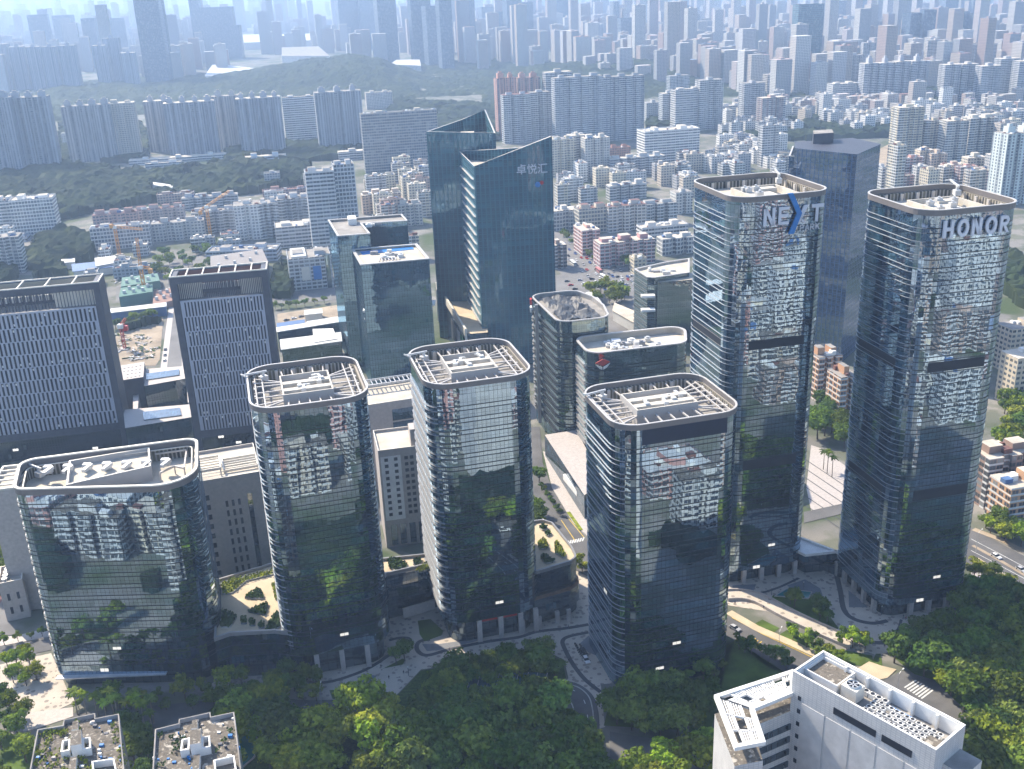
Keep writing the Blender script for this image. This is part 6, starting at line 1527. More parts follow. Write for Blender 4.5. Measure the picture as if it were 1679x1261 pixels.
quarter([(160, 470), (330, 440), (380, 420), (380, 396), (250, 400), (160, 425)], 'around the tower cranes', 24, (6, 12), (12, 22), 24, (PALE, GREYW, WHITE, BLUEG), seed=17)
quarter([(0, 455), (50, 450), (50, 400), (0, 405)], 'at the left edge by the trees', 26, (10, 20), (14, 22), 8, (PALE, WHITE), seed=8)
quarter([(1180, 232), (1460, 215), (1660, 200), (1679, 165), (1400, 160), (1180, 175)], 'in the low quarter before the row of towers', 34, (12, 24), (14, 26), 70, LOW, seed=9, tall=.06)
quarter([(1520, 245), (1679, 255), (1679, 205), (1540, 205)], 'behind the cream towers', 32, (14, 26), (14, 26), 20, LOW, seed=10)
quarter([(960, 130), (1300, 160), (1679, 130), (1679, 60), (1300, 60), (1000, 70)], 'in the hazy district on the right', 60, (35, 85), (24, 34), 0, LOW, seed=12, tall=.15, dr=(18, 26), jitter=.35)
quarter([(560, 110), (960, 120), (1000, 70), (1679, 60), (1679, 40), (560, 40)], 'in the hazy district', 95, (50, 110), (26, 45), 0, LOW, seed=13, tall=.2, dr=(20, 34), jitter=.35)
quarter([(-60, 160), (240, 140), (560, 100), (560, 50), (-60, 60)], 'in the hazy district on the left', 95, (45, 100), (26, 45), 0, LOW, seed=14, tall=.2, dr=(20, 34), jitter=.35)
quarter([(-100, 60), (1800, 40), (1800, 5), (-100, 28)], 'on the far plain', 260, (50, 130), (40, 80), 0, LOW, seed=15, tall=.2, dr=(30, 60), jitter=.4)
tag(MASS.build('far_city', [M['massflat'], M['massroof']]), kind='stuff')

# the quarter behind the viewpoint, which the glass fronts mirror
def mirrored():
    random.seed(21); far = MB()
    for i in range(-8, 17):
        for j in range(0, 17):
            x, y = i * 42 + random.uniform(-6, 6), 196 - j * 40 + random.uniform(-6, 6)
            if -60 < x < 60 and y > 190: continue
            if 30 < x < 115 and 165 < y: continue
            if (i + j * 2) % 6 == 0: continue
            low = random.random() < .22; h_ = random.choice((8, 10, 13)) if low else (random.choice((24, 27, 33, 48, 60)) if y < 150 else random.choice((21, 24, 30)))
            col_ = random.choice((WHITE, WHITE, CREAM, PALE, PINK, SALM, BEIGE, WHITE)); w_, d_ = random.uniform(22, 34), random.uniform(11, 15); yw = rad(14) + random.uniform(-.1, .1)
            if low: w_, d_ = random.uniform(28, 38), random.uniform(18, 26)
            if y > -40 and -260 < x < 420:
                city_block('mirrored_flats', f'{NAMES[col_]} {"hall" if low else "flats"} on the near side of the park, mirrored in the glass towers', 'hall' if low else 'flats', x, y, w_, d_, h_,
                       yw, random.choice(('flat_a', 'flat_b', 'flat_f', 'flat_b')), col_, 0 if low else random.choice((2, 3, 4)), 1, 'whiteroof' if low else random.choice(('oldroof', 'roofbeige', 'roofgrey')),
                       'blocks on the near side of the park')
            else:
                c_, s_ = math.cos(yw), math.sin(yw); P_ = [(x + c_ * p - s_ * r_, y + s_ * p + c_ * r_) for p, r_ in plan(w_, d_, 3)]
                far.prism(P_, -1, h_, 0, 1)
    tag(far.build('near_city', [M['massflat'], M['massroof']]), kind='stuff')
mirrored()

# ------------------------------------------------------------------ wooded hills and woods seen as one mass
def lerp_list(L, x):
    for (a, p), (b_, q) in zip(L, L[1:]):
        if a <= x <= b_: t_ = (x - a) / (b_ - a); t_ = t_ * t_ * (3 - 2 * t_); return p + (q - p) * t_
    return L[0][1] if x < L[0][0] else L[-1][1]

def hill(name, crest, d0, dc, d1, nx, ny, x0, x1):
    b = MB(); V = []
    for j in range(ny + 1):
        d = d0 + (d1 - d0) * j / ny
        for i in range(nx + 1):
            px = x0 + (x1 - x0) * i / nx; g = at(px, 200); dr = Vector((g.x, g.y, 0)).normalized(); p = dr * d
            top_ = max(0, rise(px, lerp_list(crest, px), dr * dc))
            t_ = (d - d0) / (dc - d0) if d < dc else 1 - (d - dc) / (d1 - dc)
            edge = min(1, (px - x0) / 60, (x1 - px) / 60)
            z = top_ * (.5 - .5 * math.cos(math.pi * min(1, max(0, t_)))) * max(0, edge) ** .7
            z *= 1 + .22 * noise.noise((p.x * .004, p.y * .004, 2)) * (1 - t_)
            z += 5.0 * noise.noise((p.x * .03, p.y * .03, 0)) + 5.5 * (1 - min(1, noise.voronoi((p.x * .075, p.y * .075, 0))[0][0] * 1.3))
            V.append((p.x, p.y, z - (6 if edge < .02 or j in (0, ny) else 0)))
    me = bpy.data.meshes.new(name); W_ = nx + 1
    me.from_pydata(V, [], [(j * W_ + i, j * W_ + i + 1, (j + 1) * W_ + i + 1, (j + 1) * W_ + i) for j in range(ny) for i in range(nx)])
    me.materials.append(M['forest']); return tag(obj(name, me), kind='structure')
hill('hill', [(-80, 175), (0, 170), (60, 158), (120, 146), (200, 140), (260, 142), (330, 133), (400, 121), (470, 108), (530, 97), (590, 91), (625, 96), (660, 112), (700, 122), (760, 128), (810, 133), (900, 150)],
     2350, 3000, 3500, 330, 90, -80, 900)
hill('hill', [(800, 126), (860, 118), (900, 112), (980, 103), (1050, 100), (1100, 108), (1160, 118), (1225, 126), (1265, 142), (1320, 150)], 2150, 2750, 3300, 190, 80, 790, 1320)
hill('hill', [(1330, 60), (1450, 28), (1560, 16), (1679, 22), (1800, 30)], 7000, 8800, 10500, 80, 20, 1250, 1850)

def wood(name, px, h, step, seed=0, pl=None):
    pl = pl or pts(px); xs = [p[0] for p in pl]; ys = [p[1] for p in pl]; nx, ny = int((max(xs) - min(xs)) / step) + 1, int((max(ys) - min(ys)) / step) + 1
    V, Fc, idx = [], [], {}
    def vid(i, j):
        if (i, j) not in idx:
            x, y = min(xs) + i * step, min(ys) + j * step; x += random.uniform(-.3, .3) * step; y += random.uniform(-.3, .3) * step
            f1 = noise.voronoi((x * .095, y * .095, seed))[0][0]
            z = h * (.45 + .5 * max(0, 1 - f1 * 1.25)) + 3 * noise.noise((x * .03, y * .03, 1)) + 1.4 * noise.noise((x * .4, y * .4, 1))
            idx[(i, j)] = len(V); V.append((x, y, z))
        return idx[(i, j)]
    for i in range(nx):
        for j in range(ny):
            x, y = min(xs) + (i + .5) * step, min(ys) + (j + .5) * step
            if inpoly((x, y), pl) and all((x - a) ** 2 + (y - b_) ** 2 > (c_ * .85) ** 2 for a, b_, c_ in TAKEN) and noise.noise((x * .02, y * .02, 5)) > -.36:
                Fc.append((vid(i, j), vid(i + 1, j), vid(i + 1, j + 1), vid(i, j + 1)))
    # skirt down to the ground
    cnt = {}
    for f in Fc:
        for a, c in zip(f, f[1:] + f[:1]): cnt[(min(a, c), max(a, c))] = cnt.get((min(a, c), max(a, c)), []) + [(a, c)]
    for e in [v[0] for v in cnt.values() if len(v) == 1]:
        k_ = len(V); a, c = V[e[0]], V[e[1]]; V += [(a[0], a[1], 0), (c[0], c[1], 0)]; Fc.append((e[1], e[0], k_, k_ + 1))
    me = bpy.data.meshes.new(name); me.from_pydata(V, [], Fc); me.materials.append(M['forest']); return tag(obj(name, me), kind='stuff')
random.seed(8)
wood('park_wood', [(-40, 350), (60, 372), (150, 350), (260, 330), (420, 318), (500, 306), (510, 275), (400, 268), (240, 285), (100, 272), (-40, 285)], 15, 4.5)
wood('wood', [(60, 440), (150, 430), (160, 395), (100, 380), (60, 400)], 14, 3.5, 1)
wood('wood', [(0, 470), (110, 452), (70, 415), (0, 430)], 14, 3.5, 2)
wood('wood', [(-20, 760), (44, 742), (36, 620), (20, 560), (-30, 560)], 14, 2.6, 3)
wood('wood', [(1180, 226), (1300, 232), (1465, 225), (1465, 198), (1330, 196), (1200, 205)], 13, 5.5, 4)
wood('wood', [(604, 250), (700, 252), (816, 230), (816, 176), (720, 170), (645, 168)], 14, 7, 5)
wood('wood', [(1060, 214), (1110, 214), (1110, 190), (1060, 190)], 13, 6, 6)
wood('wood', [(445, 490), (478, 490), (492, 468), (470, 440), (452, 450)], 13, 3, 7)
wood('wood', [(200, 545), (262, 530), (262, 512), (205, 524)], 9, 2.8, 8)
wood('wood', [(1640, 475), (1690, 520), (1700, 440), (1650, 420)], 13, 3.5, 9)
wood('wood', [(100, 268), (240, 268), (245, 225), (230, 205), (100, 205)], 13, 6, 10)
wood('wood', [(370, 268), (600, 262), (600, 235), (470, 238), (370, 250)], 13, 6, 11)
wood('wood', [(1514, 180), (1544, 180), (1544, 150), (1514, 150)], 13, 7, 12)

# ------------------------------------------------------------------ single trees
def leafquad(b, c, nrm, s):
    t1 = nrm.orthogonal().normalized(); t1.rotate(Matrix.Rotation(random.random() * 6.28, 3, nrm)); t2 = nrm.cross(t1)
    t1 = t1 * s; t2 = t2 * s * random.uniform(.55, .9); b.face([c - t1, c - t2 * .9, c + t1, c + t2])

def broad_tree(name, H, R, nl, leaves, size, flat=.75, trunk=.28, seed=0):
    random.seed(seed); T = obj(name, None); b = MB(); tr = MB()
    base = H * .38; tr.tube((0, 0, -.2), (.15, .1, base), .26 * H / 9, .17 * H / 9, 7)
    lobes = []
    for i in range(nl):
        a = i * 2.4 + random.uniform(-.4, .4); rr = R * (0 if i == 0 else random.uniform(.35, .72)); z = H * random.uniform(.52, .82) if i else H * .72
        r = R * random.uniform(.36, .58); lobes.append((Vector((rr * math.cos(a), rr * math.sin(a), z)), r))
        tr.tube((.1, .1, base * random.uniform(.7, 1)), lobes[-1][0] * .85, .11 * H / 9, .04, 5)
    for i in range(leaves):
        c, r = random.choice(lobes); n_ = Vector((random.gauss(0, 1), random.gauss(0, 1), random.gauss(.25, 1))).normalized()
        k_ = r * random.uniform(.62, 1.06); p = c + Vector((n_.x * k_, n_.y * k_, n_.z * k_ * flat))
        nn_ = (n_ + Vector((random.gauss(0, .45), random.gauss(0, .45), random.gauss(.2, .45)))).normalized(); leafquad(b, p, nn_, size * random.uniform(.6, 1.25))
    obj('crown', b.mesh('crown', [M['leaf']]), T); obj('trunk', tr.mesh('trunk', [M['bark']]), T); return T

def palm(name, H, seed):
    random.seed(seed); T = obj(name, None); b, tr = MB(), MB(); tr.tube((0, 0, 0), (.2, 0, H), .22, .15, 7)
    for i in range(16):
        a = i * 2.4; up = random.uniform(-.1, .9); L = 3.0; prev = Vector((.2, 0, H)); d = Vector((math.cos(a), math.sin(a), up)); sd = Vector((-math.sin(a), math.cos(a), 0))
        for s_ in range(4):
            nxt = prev + d.normalized() * L / 4; w0, w1 = (.25, .6, .55, .3)[s_], (.6, .55, .3, .03)[s_]
            for sg in (-1, 1): b.face([prev, prev + sd * sg * w0 + Vector((0, 0, -.12)), nxt + sd * sg * w1 + Vector((0, 0, -.2)), nxt] if sg > 0 else [nxt, nxt + sd * sg * w1 + Vector((0, 0, -.2)), prev + sd * sg * w0 + Vector((0, 0, -.12)), prev])
            prev = nxt; d.z -= .38
    obj('crown', b.mesh('crown', [M['leaf']]), T); obj('trunk', tr.mesh('trunk', [M['trunk_pale']]), T); return T

PROTO = {}
for i in range(4): PROTO['broad%d' % i] = broad_tree('broadleaf_tree', 12.5, 5.6, 12 + i, 1500, .66, seed=40 + i)
for i in range(3): PROTO['open%d' % i] = broad_tree('thin_crowned_tree', 10.5, 4.2, 8 + i, 700, .56, seed=60 + i)
for i in range(3): PROTO['small%d' % i] = broad_tree('street_tree', 6.0, 2.5, 6, 420, .44, seed=70 + i)
for i in range(2): PROTO['palm%d' % i] = palm('palm_tree', 9.0 + i, 80 + i)
for i in range(2): PROTO['far%d' % i] = broad_tree('roadside_tree', 12, 6, 9, 420, .95, seed=90 + i)
USED = set()
DARK, MID, LIGHT, OLIVE, GREYG = (.78, .88, .84), (1.05, 1.1, .95), (2.0, 1.85, .95), (1.5, 1.35, .85), (1.0, 1.05, 1.1)  # leaf tints; sunlit groves take LIGHT, shaded ones DARK, light put into the colour
def tree(kind, x, y, label, group, s=1.0, col_=MID, z=0.0):
    T = PROTO[kind]; rz = random.random() * 6.28
    sc = (s * random.uniform(.9, 1.1), s * random.uniform(.9, 1.1), s * random.uniform(.88, 1.15))
    if kind in USED: T = copy_thing(T, (x, y, z), rz, None, None, sc)
    else: USED.add(kind); T.location = (x, y, z); T.rotation_euler = (0, 0, rz); T.scale = sc
    tag(T, label, 'palm' if 'palm' in kind else 'tree', group)
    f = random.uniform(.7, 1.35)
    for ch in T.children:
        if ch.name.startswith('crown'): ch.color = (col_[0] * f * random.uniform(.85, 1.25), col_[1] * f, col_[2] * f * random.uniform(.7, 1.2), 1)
    return T
GREEN = ['broad0', 'broad1', 'broad2', 'broad3']; OPEN = ['open0', 'open1', 'open2']; SMALL = ['small0', 'small1', 'small2']; PALM = ['palm0', 'palm1']; FARK = ['far0', 'far1']
SPOTS = [tuple(at(x, y)[:2]) for x, y in ((404, 1208), (404, 1225), (402, 1242), (398, 1256), (412, 1262), (410, 1280))]
def grove(px, n, gap, kinds, label, group, s=(.8, 1.2), cols=(MID, DARK), seed=1, world=False):
    pl = pts(px); xs = [p[0] for p in pl]; ys = [p[1] for p in pl]; random.seed(seed); k_ = 0
    for _ in range(n * 40):
        if k_ >= n: break
        x, y = random.uniform(min(xs), max(xs)), random.uniform(min(ys), max(ys))
        if inpoly((x, y), pl) and all((x - a) ** 2 + (y - b_) ** 2 > gap * gap for a, b_ in SPOTS):
            SPOTS.append((x, y)); k_ += 1; tree(random.choice(kinds), x, y, label, group, random.uniform(*s), random.choice(cols))
def row(px, label, group, kinds=SMALL, s=(.8, 1.15), cols=(MID,), seed=1):
    random.seed(seed)
    for p in px: g = at(*p); SPOTS.append((g.x, g.y)); tree(random.choice(kinds), g.x, g.y, label, group, random.uniform(*s), random.choice(cols))

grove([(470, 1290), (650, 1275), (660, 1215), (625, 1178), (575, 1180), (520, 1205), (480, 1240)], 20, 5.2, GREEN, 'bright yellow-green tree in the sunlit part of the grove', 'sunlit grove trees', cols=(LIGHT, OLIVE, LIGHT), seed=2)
grove([(690, 1165), (720, 1120), (780, 1100), (880, 1078), (915, 1095), (915, 1120), (840, 1135), (770, 1140)], 20, 4.2, GREEN + OPEN, 'dark broadleaf tree on the mound between the plaza and the glass canopy', 'trees on the plaza mound', (.7, .95), (DARK, MID), seed=3)
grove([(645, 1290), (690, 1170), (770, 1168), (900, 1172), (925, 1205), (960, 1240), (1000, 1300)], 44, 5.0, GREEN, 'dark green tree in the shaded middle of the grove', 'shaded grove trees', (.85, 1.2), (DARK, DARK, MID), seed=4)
grove([(370, 1215), (400, 1170), (460, 1172), (480, 1225), (430, 1280), (385, 1280)], 12, 4.6, OPEN + GREEN, 'grey-green thin-crowned tree between the old flats and the grove', 'thin trees by the old flats', (.9, 1.3), (GREYG, OLIVE), seed=5)
grove([(110, 1150), (200, 1148), (360, 1130), (480, 1110), (520, 1122), (530, 1150), (380, 1165), (120, 1168)], 34, 4.0, OPEN + SMALL, 'thin mixed tree in the strip before the wedge block', 'trees before the wedge block', (.65, 1.05), (MID, GREYG, OLIVE), seed=6)
grove([(110, 1170), (200, 1165), (260, 1185), (255, 1205), (160, 1180)], 12, 2.8, PALM, 'palm by the old flats, below the wedge block', 'palms by the old flats', (.8, 1.1), (MID, LIGHT), seed=7)
grove([(195, 1180), (250, 1190), (245, 1290), (205, 1290)], 8, 4, GREEN + OPEN, 'tree squeezed between the two old blocks of flats', 'trees between the old flats', (.7, 1.0), (DARK, OLIVE), seed=8)
grove([(0, 1150), (40, 1165), (48, 1230), (40, 1280), (-10, 1280)], 12, 4.4, OPEN + SMALL, 'tree in the sunny garden at the bottom left corner', 'garden trees bottom left', (.7, 1.1), (OLIVE, MID, DARK), seed=9)
grove([(0, 1078), (60, 1085), (64, 1120), (30, 1135), (0, 1120)], 9, 3.4, OPEN, 'yellowish tree on the pale forecourt left of the wedge block', 'forecourt trees left', (.6, .9), (OLIVE, LIGHT), seed=10)
grove([(1000, 1170), (1060, 1145), (1160, 1150), (1168, 1180), (1130, 1210), (1020, 1205)], 22, 4.4, GREEN, 'tree beside the lower road in front of the navy-screened tower', 'trees before the navy-screened tower', (.75, 1.05), (DARK, MID), seed=11)
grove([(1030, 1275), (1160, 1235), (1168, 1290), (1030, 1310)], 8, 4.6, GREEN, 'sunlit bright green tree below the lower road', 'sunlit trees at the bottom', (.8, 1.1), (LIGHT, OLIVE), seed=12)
grove([(1040, 1128), (1150, 1105), (1185, 1100), (1180, 1125), (1060, 1142)], 10, 3.6, SMALL + OPEN, 'small tree in the strip at the foot of the navy-screened tower', 'small trees at the tower foot', (.7, 1.0), (DARK, MID), seed=13)
grove([(1460, 1085), (1500, 1062), (1560, 1040), (1679, 1008), (1760, 1030), (1760, 1200), (1640, 1230), (1540, 1130)], 70, 5.0, GREEN, 'tree in the dense wood right of the tiled block', 'trees in the wood at the right', (.8, 1.2), (MID, DARK, MID, OLIVE), seed=14)
grove([(1590, 1225), (1700, 1190), (1760, 1290), (1600, 1290)], 14, 5.0, GREEN, 'tree in the wood at the bottom right corner', 'trees at the bottom right corner', (.8, 1.2), (MID, OLIVE), seed=15)
row([(1212, 1065), (1221, 1070), (1232, 1072), (1248, 1078), (1262, 1086), (1272, 1082), (1284, 1090), (1290, 1098)], 'small dark tree on the near side of the sunlit road', 'trees on the near side of the sunlit road', SMALL, (.8, 1.2), (DARK, MID), 16)
row([(1300, 1050), (1322, 1062), (1342, 1070), (1358, 1075), (1374, 1082), (1298, 1040), (1330, 1056), (1380, 1092), (1348, 1086)], 'young tree on the bank under the curved walkway', 'trees on the bank under the walkway', SMALL, (.8, 1.2), (MID, LIGHT), 17)
row([(1378, 1058), (1398, 1062), (1418, 1064), (1388, 1052), (1410, 1056)], 'light green street tree by the dark paving band', 'trees by the paving band', SMALL, (.9, 1.2), (LIGHT, MID), 18)
row([(1296, 990), (1302, 996), (1338, 1000), (1348, 1008), (1356, 1020), (1344, 1018)], 'dark round tree on the shaded lawn between the tall towers', 'trees on the shaded lawn', OPEN, (.6, .85), (DARK,), 19)
row([(775, 1158), (798, 1160), (822, 1160), (842, 1160), (860, 1160), (880, 1157)], 'clipped dark tree standing along the glass canopy', 'trees along the glass canopy', SMALL, (.8, 1.1), (DARK,), 20)
row([(650, 1090), (664, 1084), (505, 1128), (490, 1140), (520, 1125)], 'tree at the edge of the shaded forecourt', 'trees at the forecourt edge', OPEN, (.6, 1.0), (DARK, MID), 21)
row([(888, 800), (892, 808), (897, 816), (902, 823), (907, 830), (913, 838), (918, 845)], 'small round tree in the kerbside row along the inner street', 'trees in the kerbside row', SMALL, (.5, .7), (MID, DARK), 22)
row([(884, 792), (880, 845), (886, 856), (882, 870)], 'broad tree along the inner street behind the roof garden', 'broad trees on the inner street', GREEN, (.5, .75), (MID, DARK), 23)
row([(950, 925), (955, 938), (944, 935)], 'yellowish shrub tree at the street corner by the round paving', 'trees at the street corner', SMALL, (.8, 1.1), (LIGHT, OLIVE), 24)
row([(1344, 700), (1356, 690), (1348, 680), (1364, 712), (1378, 720), (1352, 715), (1372, 700), (1384, 735), (1340, 720)], 'big dark tree between the NEXT and HONOR towers', 'big trees between the tall towers', GREEN, (.9, 1.25), (DARK, MID), 25)
row([(1350, 770), (1356, 776), (1364, 782)], 'palm on the striped court between the tall towers', 'palms on the striped court', PALM, (.9, 1.05), (DARK,), 26)
grove([(1632, 720), (1655, 655), (1690, 640), (1690, 760), (1640, 740)], 16, 5, GREEN, 'tree between the tan flats and the brown brick flats', 'trees between tan and brown flats', (.8, 1.1), (MID, OLIVE), seed=27)
grove([(1610, 858), (1640, 862), (1690, 885), (1690, 905), (1650, 890), (1610, 868)], 14, 4, GREEN + OPEN, 'tree on the far side of the highway', 'trees on the far side of the highway', (.6, .9), (MID, LIGHT), seed=28)
grove([(1590, 945), (1625, 955), (1660, 975), (1640, 985), (1600, 975)], 10, 3.4, SMALL + OPEN, 'thin tree on the pavement beside the highway', 'trees on the highway pavement', (.7, 1.0), (OLIVE, MID), seed=29)
grove([(1580, 985), (1650, 990), (1679, 1005), (1600, 1020), (1550, 1020)], 12, 4.4, GREEN, 'dark tree in the shade behind the HONOR tower foot', 'dark trees behind the HONOR tower foot', (.7, 1.0), (DARK,), seed=30)
grove([(965, 505), (1035, 500), (1020, 470), (970, 475)], 12, 5.5, FARK, 'olive tree in the island by the crossing', 'olive trees by the crossing', (.7, 1.0), (OLIVE,), seed=31)
row([(930, 395), (938, 402), (946, 408), (956, 414), (966, 424), (924, 388), (975, 430)], 'tree along the avenue before the pink blocks', 'trees along the avenue', FARK, (.5, .7), (OLIVE, MID), 32)
grove([(1010, 450), (1042, 442), (1046, 425), (1020, 430)], 6, 5, FARK, 'dark tree in front of the wide pink block', 'dark trees before the pink block', (.7, .9), (MID,), seed=33)
row([(452, 507), (462, 506), (474, 505), (486, 504), (500, 502), (516, 499), (532, 497)], 'small roadside tree behind the bare yard', 'roadside trees behind the yard', FARK, (.4, .55), (MID, OLIVE), 34)
row([(240, 527), (251, 525), (210, 535), (190, 540), (222, 530)], 'tree by the excavation pit', 'trees by the pit', FARK, (.6, .8), (OLIVE, MID), 35)
grove([(255, 470), (380, 440), (380, 400), (260, 420)], 30, 7, FARK, 'tree among the sheds around the tower cranes', 'trees around the tower cranes', (.6, .9), (MID, DARK, OLIVE), seed=39)
grove([(0, 1000), (20, 950), (44, 880), (20, 840), (-20, 900)], 14, 6, GREEN, 'roadside tree at the left edge behind the wedge block', 'trees at the left edge', (.7, 1.0), (OLIVE, MID), seed=36)
row([(120, 1020), (8, 1058), (30, 1052), (52, 1048), (70, 1044)], 'low bushy tree along the left street', 'bushy trees along the left street', SMALL, (.5, .8), (OLIVE, LIGHT), 37)
row([(365, 760), (376, 758), (388, 757), (398, 756)], 'dark tree behind the beige block, before the slotted slab', 'trees before the slotted slab', GREEN, (.6, .8), (DARK,), 38)
# greenery behind the viewpoint, mirrored in the glass
wood('near_wood', None, 11, 3.2, 13, [(-60, 244), (60, 240), (120, 236), (110, 214), (-60, 205)])
wood('near_wood', None, 11, 3.6, 14, [(-240, -10), (500, -10), (500, -45), (-240, -45)])
wood('near_wood', None, 11, 4.0, 15, [(-240, 120), (500, 110), (500, 82), (-240, 92)])
for i_, (ya_, yb_) in enumerate(((-128, -158), (-232, -275), (-350, -385), (-440, -470))):
    wood('near_wood', None, 13, 5.5, 16 + i_, [(-200, ya_), (640, ya_ - 10), (640, yb_ - 10), (200, yb_ + 8), (-200, yb_)])
wood('near_wood', None, 11, 3.2, 21, [(-260, 244), (-152, 244), (-152, 205), (-260, 205)])

# ------------------------------------------------------------------ cars, buses
def car_proto(name, L=4.5, W=1.8, suv=0.0):
    T = obj(name, None); b = MB(); h1, h2 = .85, 1.42 + suv
    prof = [(-L / 2, .3), (L / 2, .3), (L / 2, .68), (L * .30, h1), (-L * .46, h1), (-L / 2, .75)]
    def ext(b, prof, w0, w1, m):
        n = len(prof); zc = lambda z: w0 if z <= h1 else w1
        for s in (-1, 1):
            q = [(x, s * zc(z), z) for x, z in prof]; b.face(q if s < 0 else q[::-1], m)
        for i in range(n):
            (xa, za), (xb, zb) = prof[i], prof[(i + 1) % n]; b.face([(xa, -zc(za), za), (xa, zc(za), za), (xb, zc(zb), zb), (xb, -zc(zb), zb)], m)
    ext(b, prof, W / 2, W / 2, 0); b.build('body', [M['obpaint']], T)
    c = MB(); ext(c, [(-L * .44, h1), (L * .22, h1), (L * .06, h2 - .06), (-L * .34, h2 - .06)], W / 2 - .04, W / 2 - .22, 0); c.build('windows', [M['carglass']], T)
    r = MB(); r.box(-L * .33, L * .05, -W / 2 + .24, W / 2 - .24, h2 - .06, h2); r.build('car_roof', [M['obpaint']], T)
    for sx in (-.31, .31):
        for s in (-1, 1):
            w_ = MB(); w_.tube((0, -.11, 0), (0, .11, 0), .33, None, 10); w_.face([(.33 * math.cos(i * .628), -.11, .33 * math.sin(i * .628)) for i in range(10)]); w_.build('wheel', M['tyre'], T, (sx * L, s * (W / 2 - .1), .33))
    return T
CARP = car_proto('parked_car'); SUVP = car_proto('parked_car', 4.7, 1.9, .25); first = {CARP.name: True, SUVP.name: True}
CC = {'white': (.72, .72, .72), 'black': (.015, .016, .018), 'silver': (.42, .43, .45), 'red': (.42, .03, .03), 'blue': (.04, .10, .32), 'grey': (.14, .15, .16)}
def car(px, py, to, colname, where, group, suv=False):
    P = SUVP if suv else CARP; g = at(px, py); q = at(*to); rz = math.atan2(q.y - g.y, q.x - g.x)
    if first[P.name]: first[P.name] = False; T = P; T.location = (g.x, g.y, .11); T.rotation_euler = (0, 0, rz)
    else: T = copy_thing(P, (g.x, g.y, .11), rz)
    tag(T, f'{colname} car {where}', 'car', group)
    for ch in T.children:
        if ch.name.split('.')[0] in ('body', 'car_roof'): ch.color = (*CC[colname], 1)
    return T
for px, py, to, cn, wh in ((1633, 914, (1660, 929), 'white', 'driving alone on the highway at the right'), (1674, 936, (1690, 946), 'silver', 'cut by the right edge on the highway'),
     (1086, 1220, (1098, 1214), 'white', 'on the lower road under the trees'), (1040, 1258, (1050, 1256), 'white', 'at the bottom edge on the lower road'),
     (961, 1084, (967, 1094), 'white', 'parked by the bicycles beside the navy-screened tower'), (957, 1072, (962, 1080), 'black', 'parked nearest the bicycles'),
     (1205, 1032, (1220, 1040), 'silver', 'coming out from under the walkway'), (905, 882, (915, 892), 'black', 'waiting on the inner street')):
    car(px, py, to, cn, wh, 'cars near the towers', cn == 'black')
random.seed(17); names_ = ['white', 'black', 'silver', 'white', 'grey', 'red', 'blue']
for i in range(62):
    t_ = i / 62; ln_ = i % 6; px = 925 + 105 * t_ + (ln_ - 2.5) * 9 + random.uniform(-3, 3); py = 398 + 82 * t_ + (ln_ - 2.5) * -3.2 + random.uniform(-3, 3)
    cn = random.choice(names_); car(px, py, (px + 10, py + 8), cn, 'in the traffic on the wide avenue', f'{cn} cars on the avenue', random.random() < .3)
for i in range(16):
    px, py = 930 + i * 7 + random.uniform(-2, 2), 462 + (i % 3) * 7 - i * .6; cn = random.choice(names_); car(px, py, (px + 12, py - 1.5), cn, 'crossing the avenue junction', f'{cn} cars at the junction')
for i in range(9):
    px, py = 303 - i * .3, 612 - i * 11; cn = random.choice(names_); car(px, py, (px, py - 6), cn, 'parked along the street beside the slotted slab', f'{cn} cars beside the slotted slab')
for i in range(3):
    px, py = 270 + i * .6, 592 - i * 9; car(px, py, (px + 1, py - 6), ('white', 'silver', 'grey')[i], 'standing on the street by the pit', 'cars by the pit')
for i in range(4):
    px, py = 470 + i * 12, 526 - i * 3; car(px, py, (px + 9, py - 2), ('black', 'white', 'grey', 'white')[i], 'on the bare yard behind the white roof', f'cars on the bare yard {("black", "white", "grey", "white")[i]}')
bp = obj('city_bus', None); b = MB(); b.box(-5.6, 5.6, -1.25, 1.25, .4, 3.1, 0, 0, True); b.build('body', [M['obpaint']], bp)
b = MB(); b.box(-5.62, 5.62, -1.27, 1.27, 1.4, 2.4, 0, 0, True); b.build('windows', [M['carglass']], bp)
for sx in (-3.6, 3.4):
    for s in (-1, 1): b = MB(); b.tube((0, -.14, 0), (0, .14, 0), .48, None, 10); b.build('wheel', M['tyre'], bp, (sx, s * 1.1, .48))
for i, (px, py, to, cl_, lab) in enumerate((((982), 446, (995, 456), (.5, .2, .2), 'red and grey bus in the middle of the avenue'), (940, 434, (950, 442), (.7, .72, .74), 'white bus beside the brown block'),
        (990, 457, (1002, 464), (.72, .72, .72), 'white coach behind the red bus'))):
    g = at(px, py); q = at(*to); rz = math.atan2(q.y - g.y, q.x - g.x)
    T = bp if i == 0 else copy_thing(bp, (0, 0, 0)); T.location = (g.x, g.y, .1); T.rotation_euler = (0, 0, rz); tag(T, lab, 'bus', 'buses on the avenue')
    for ch in T.children:
        if ch.name.startswith('body'): ch.color = (*cl_, 1)

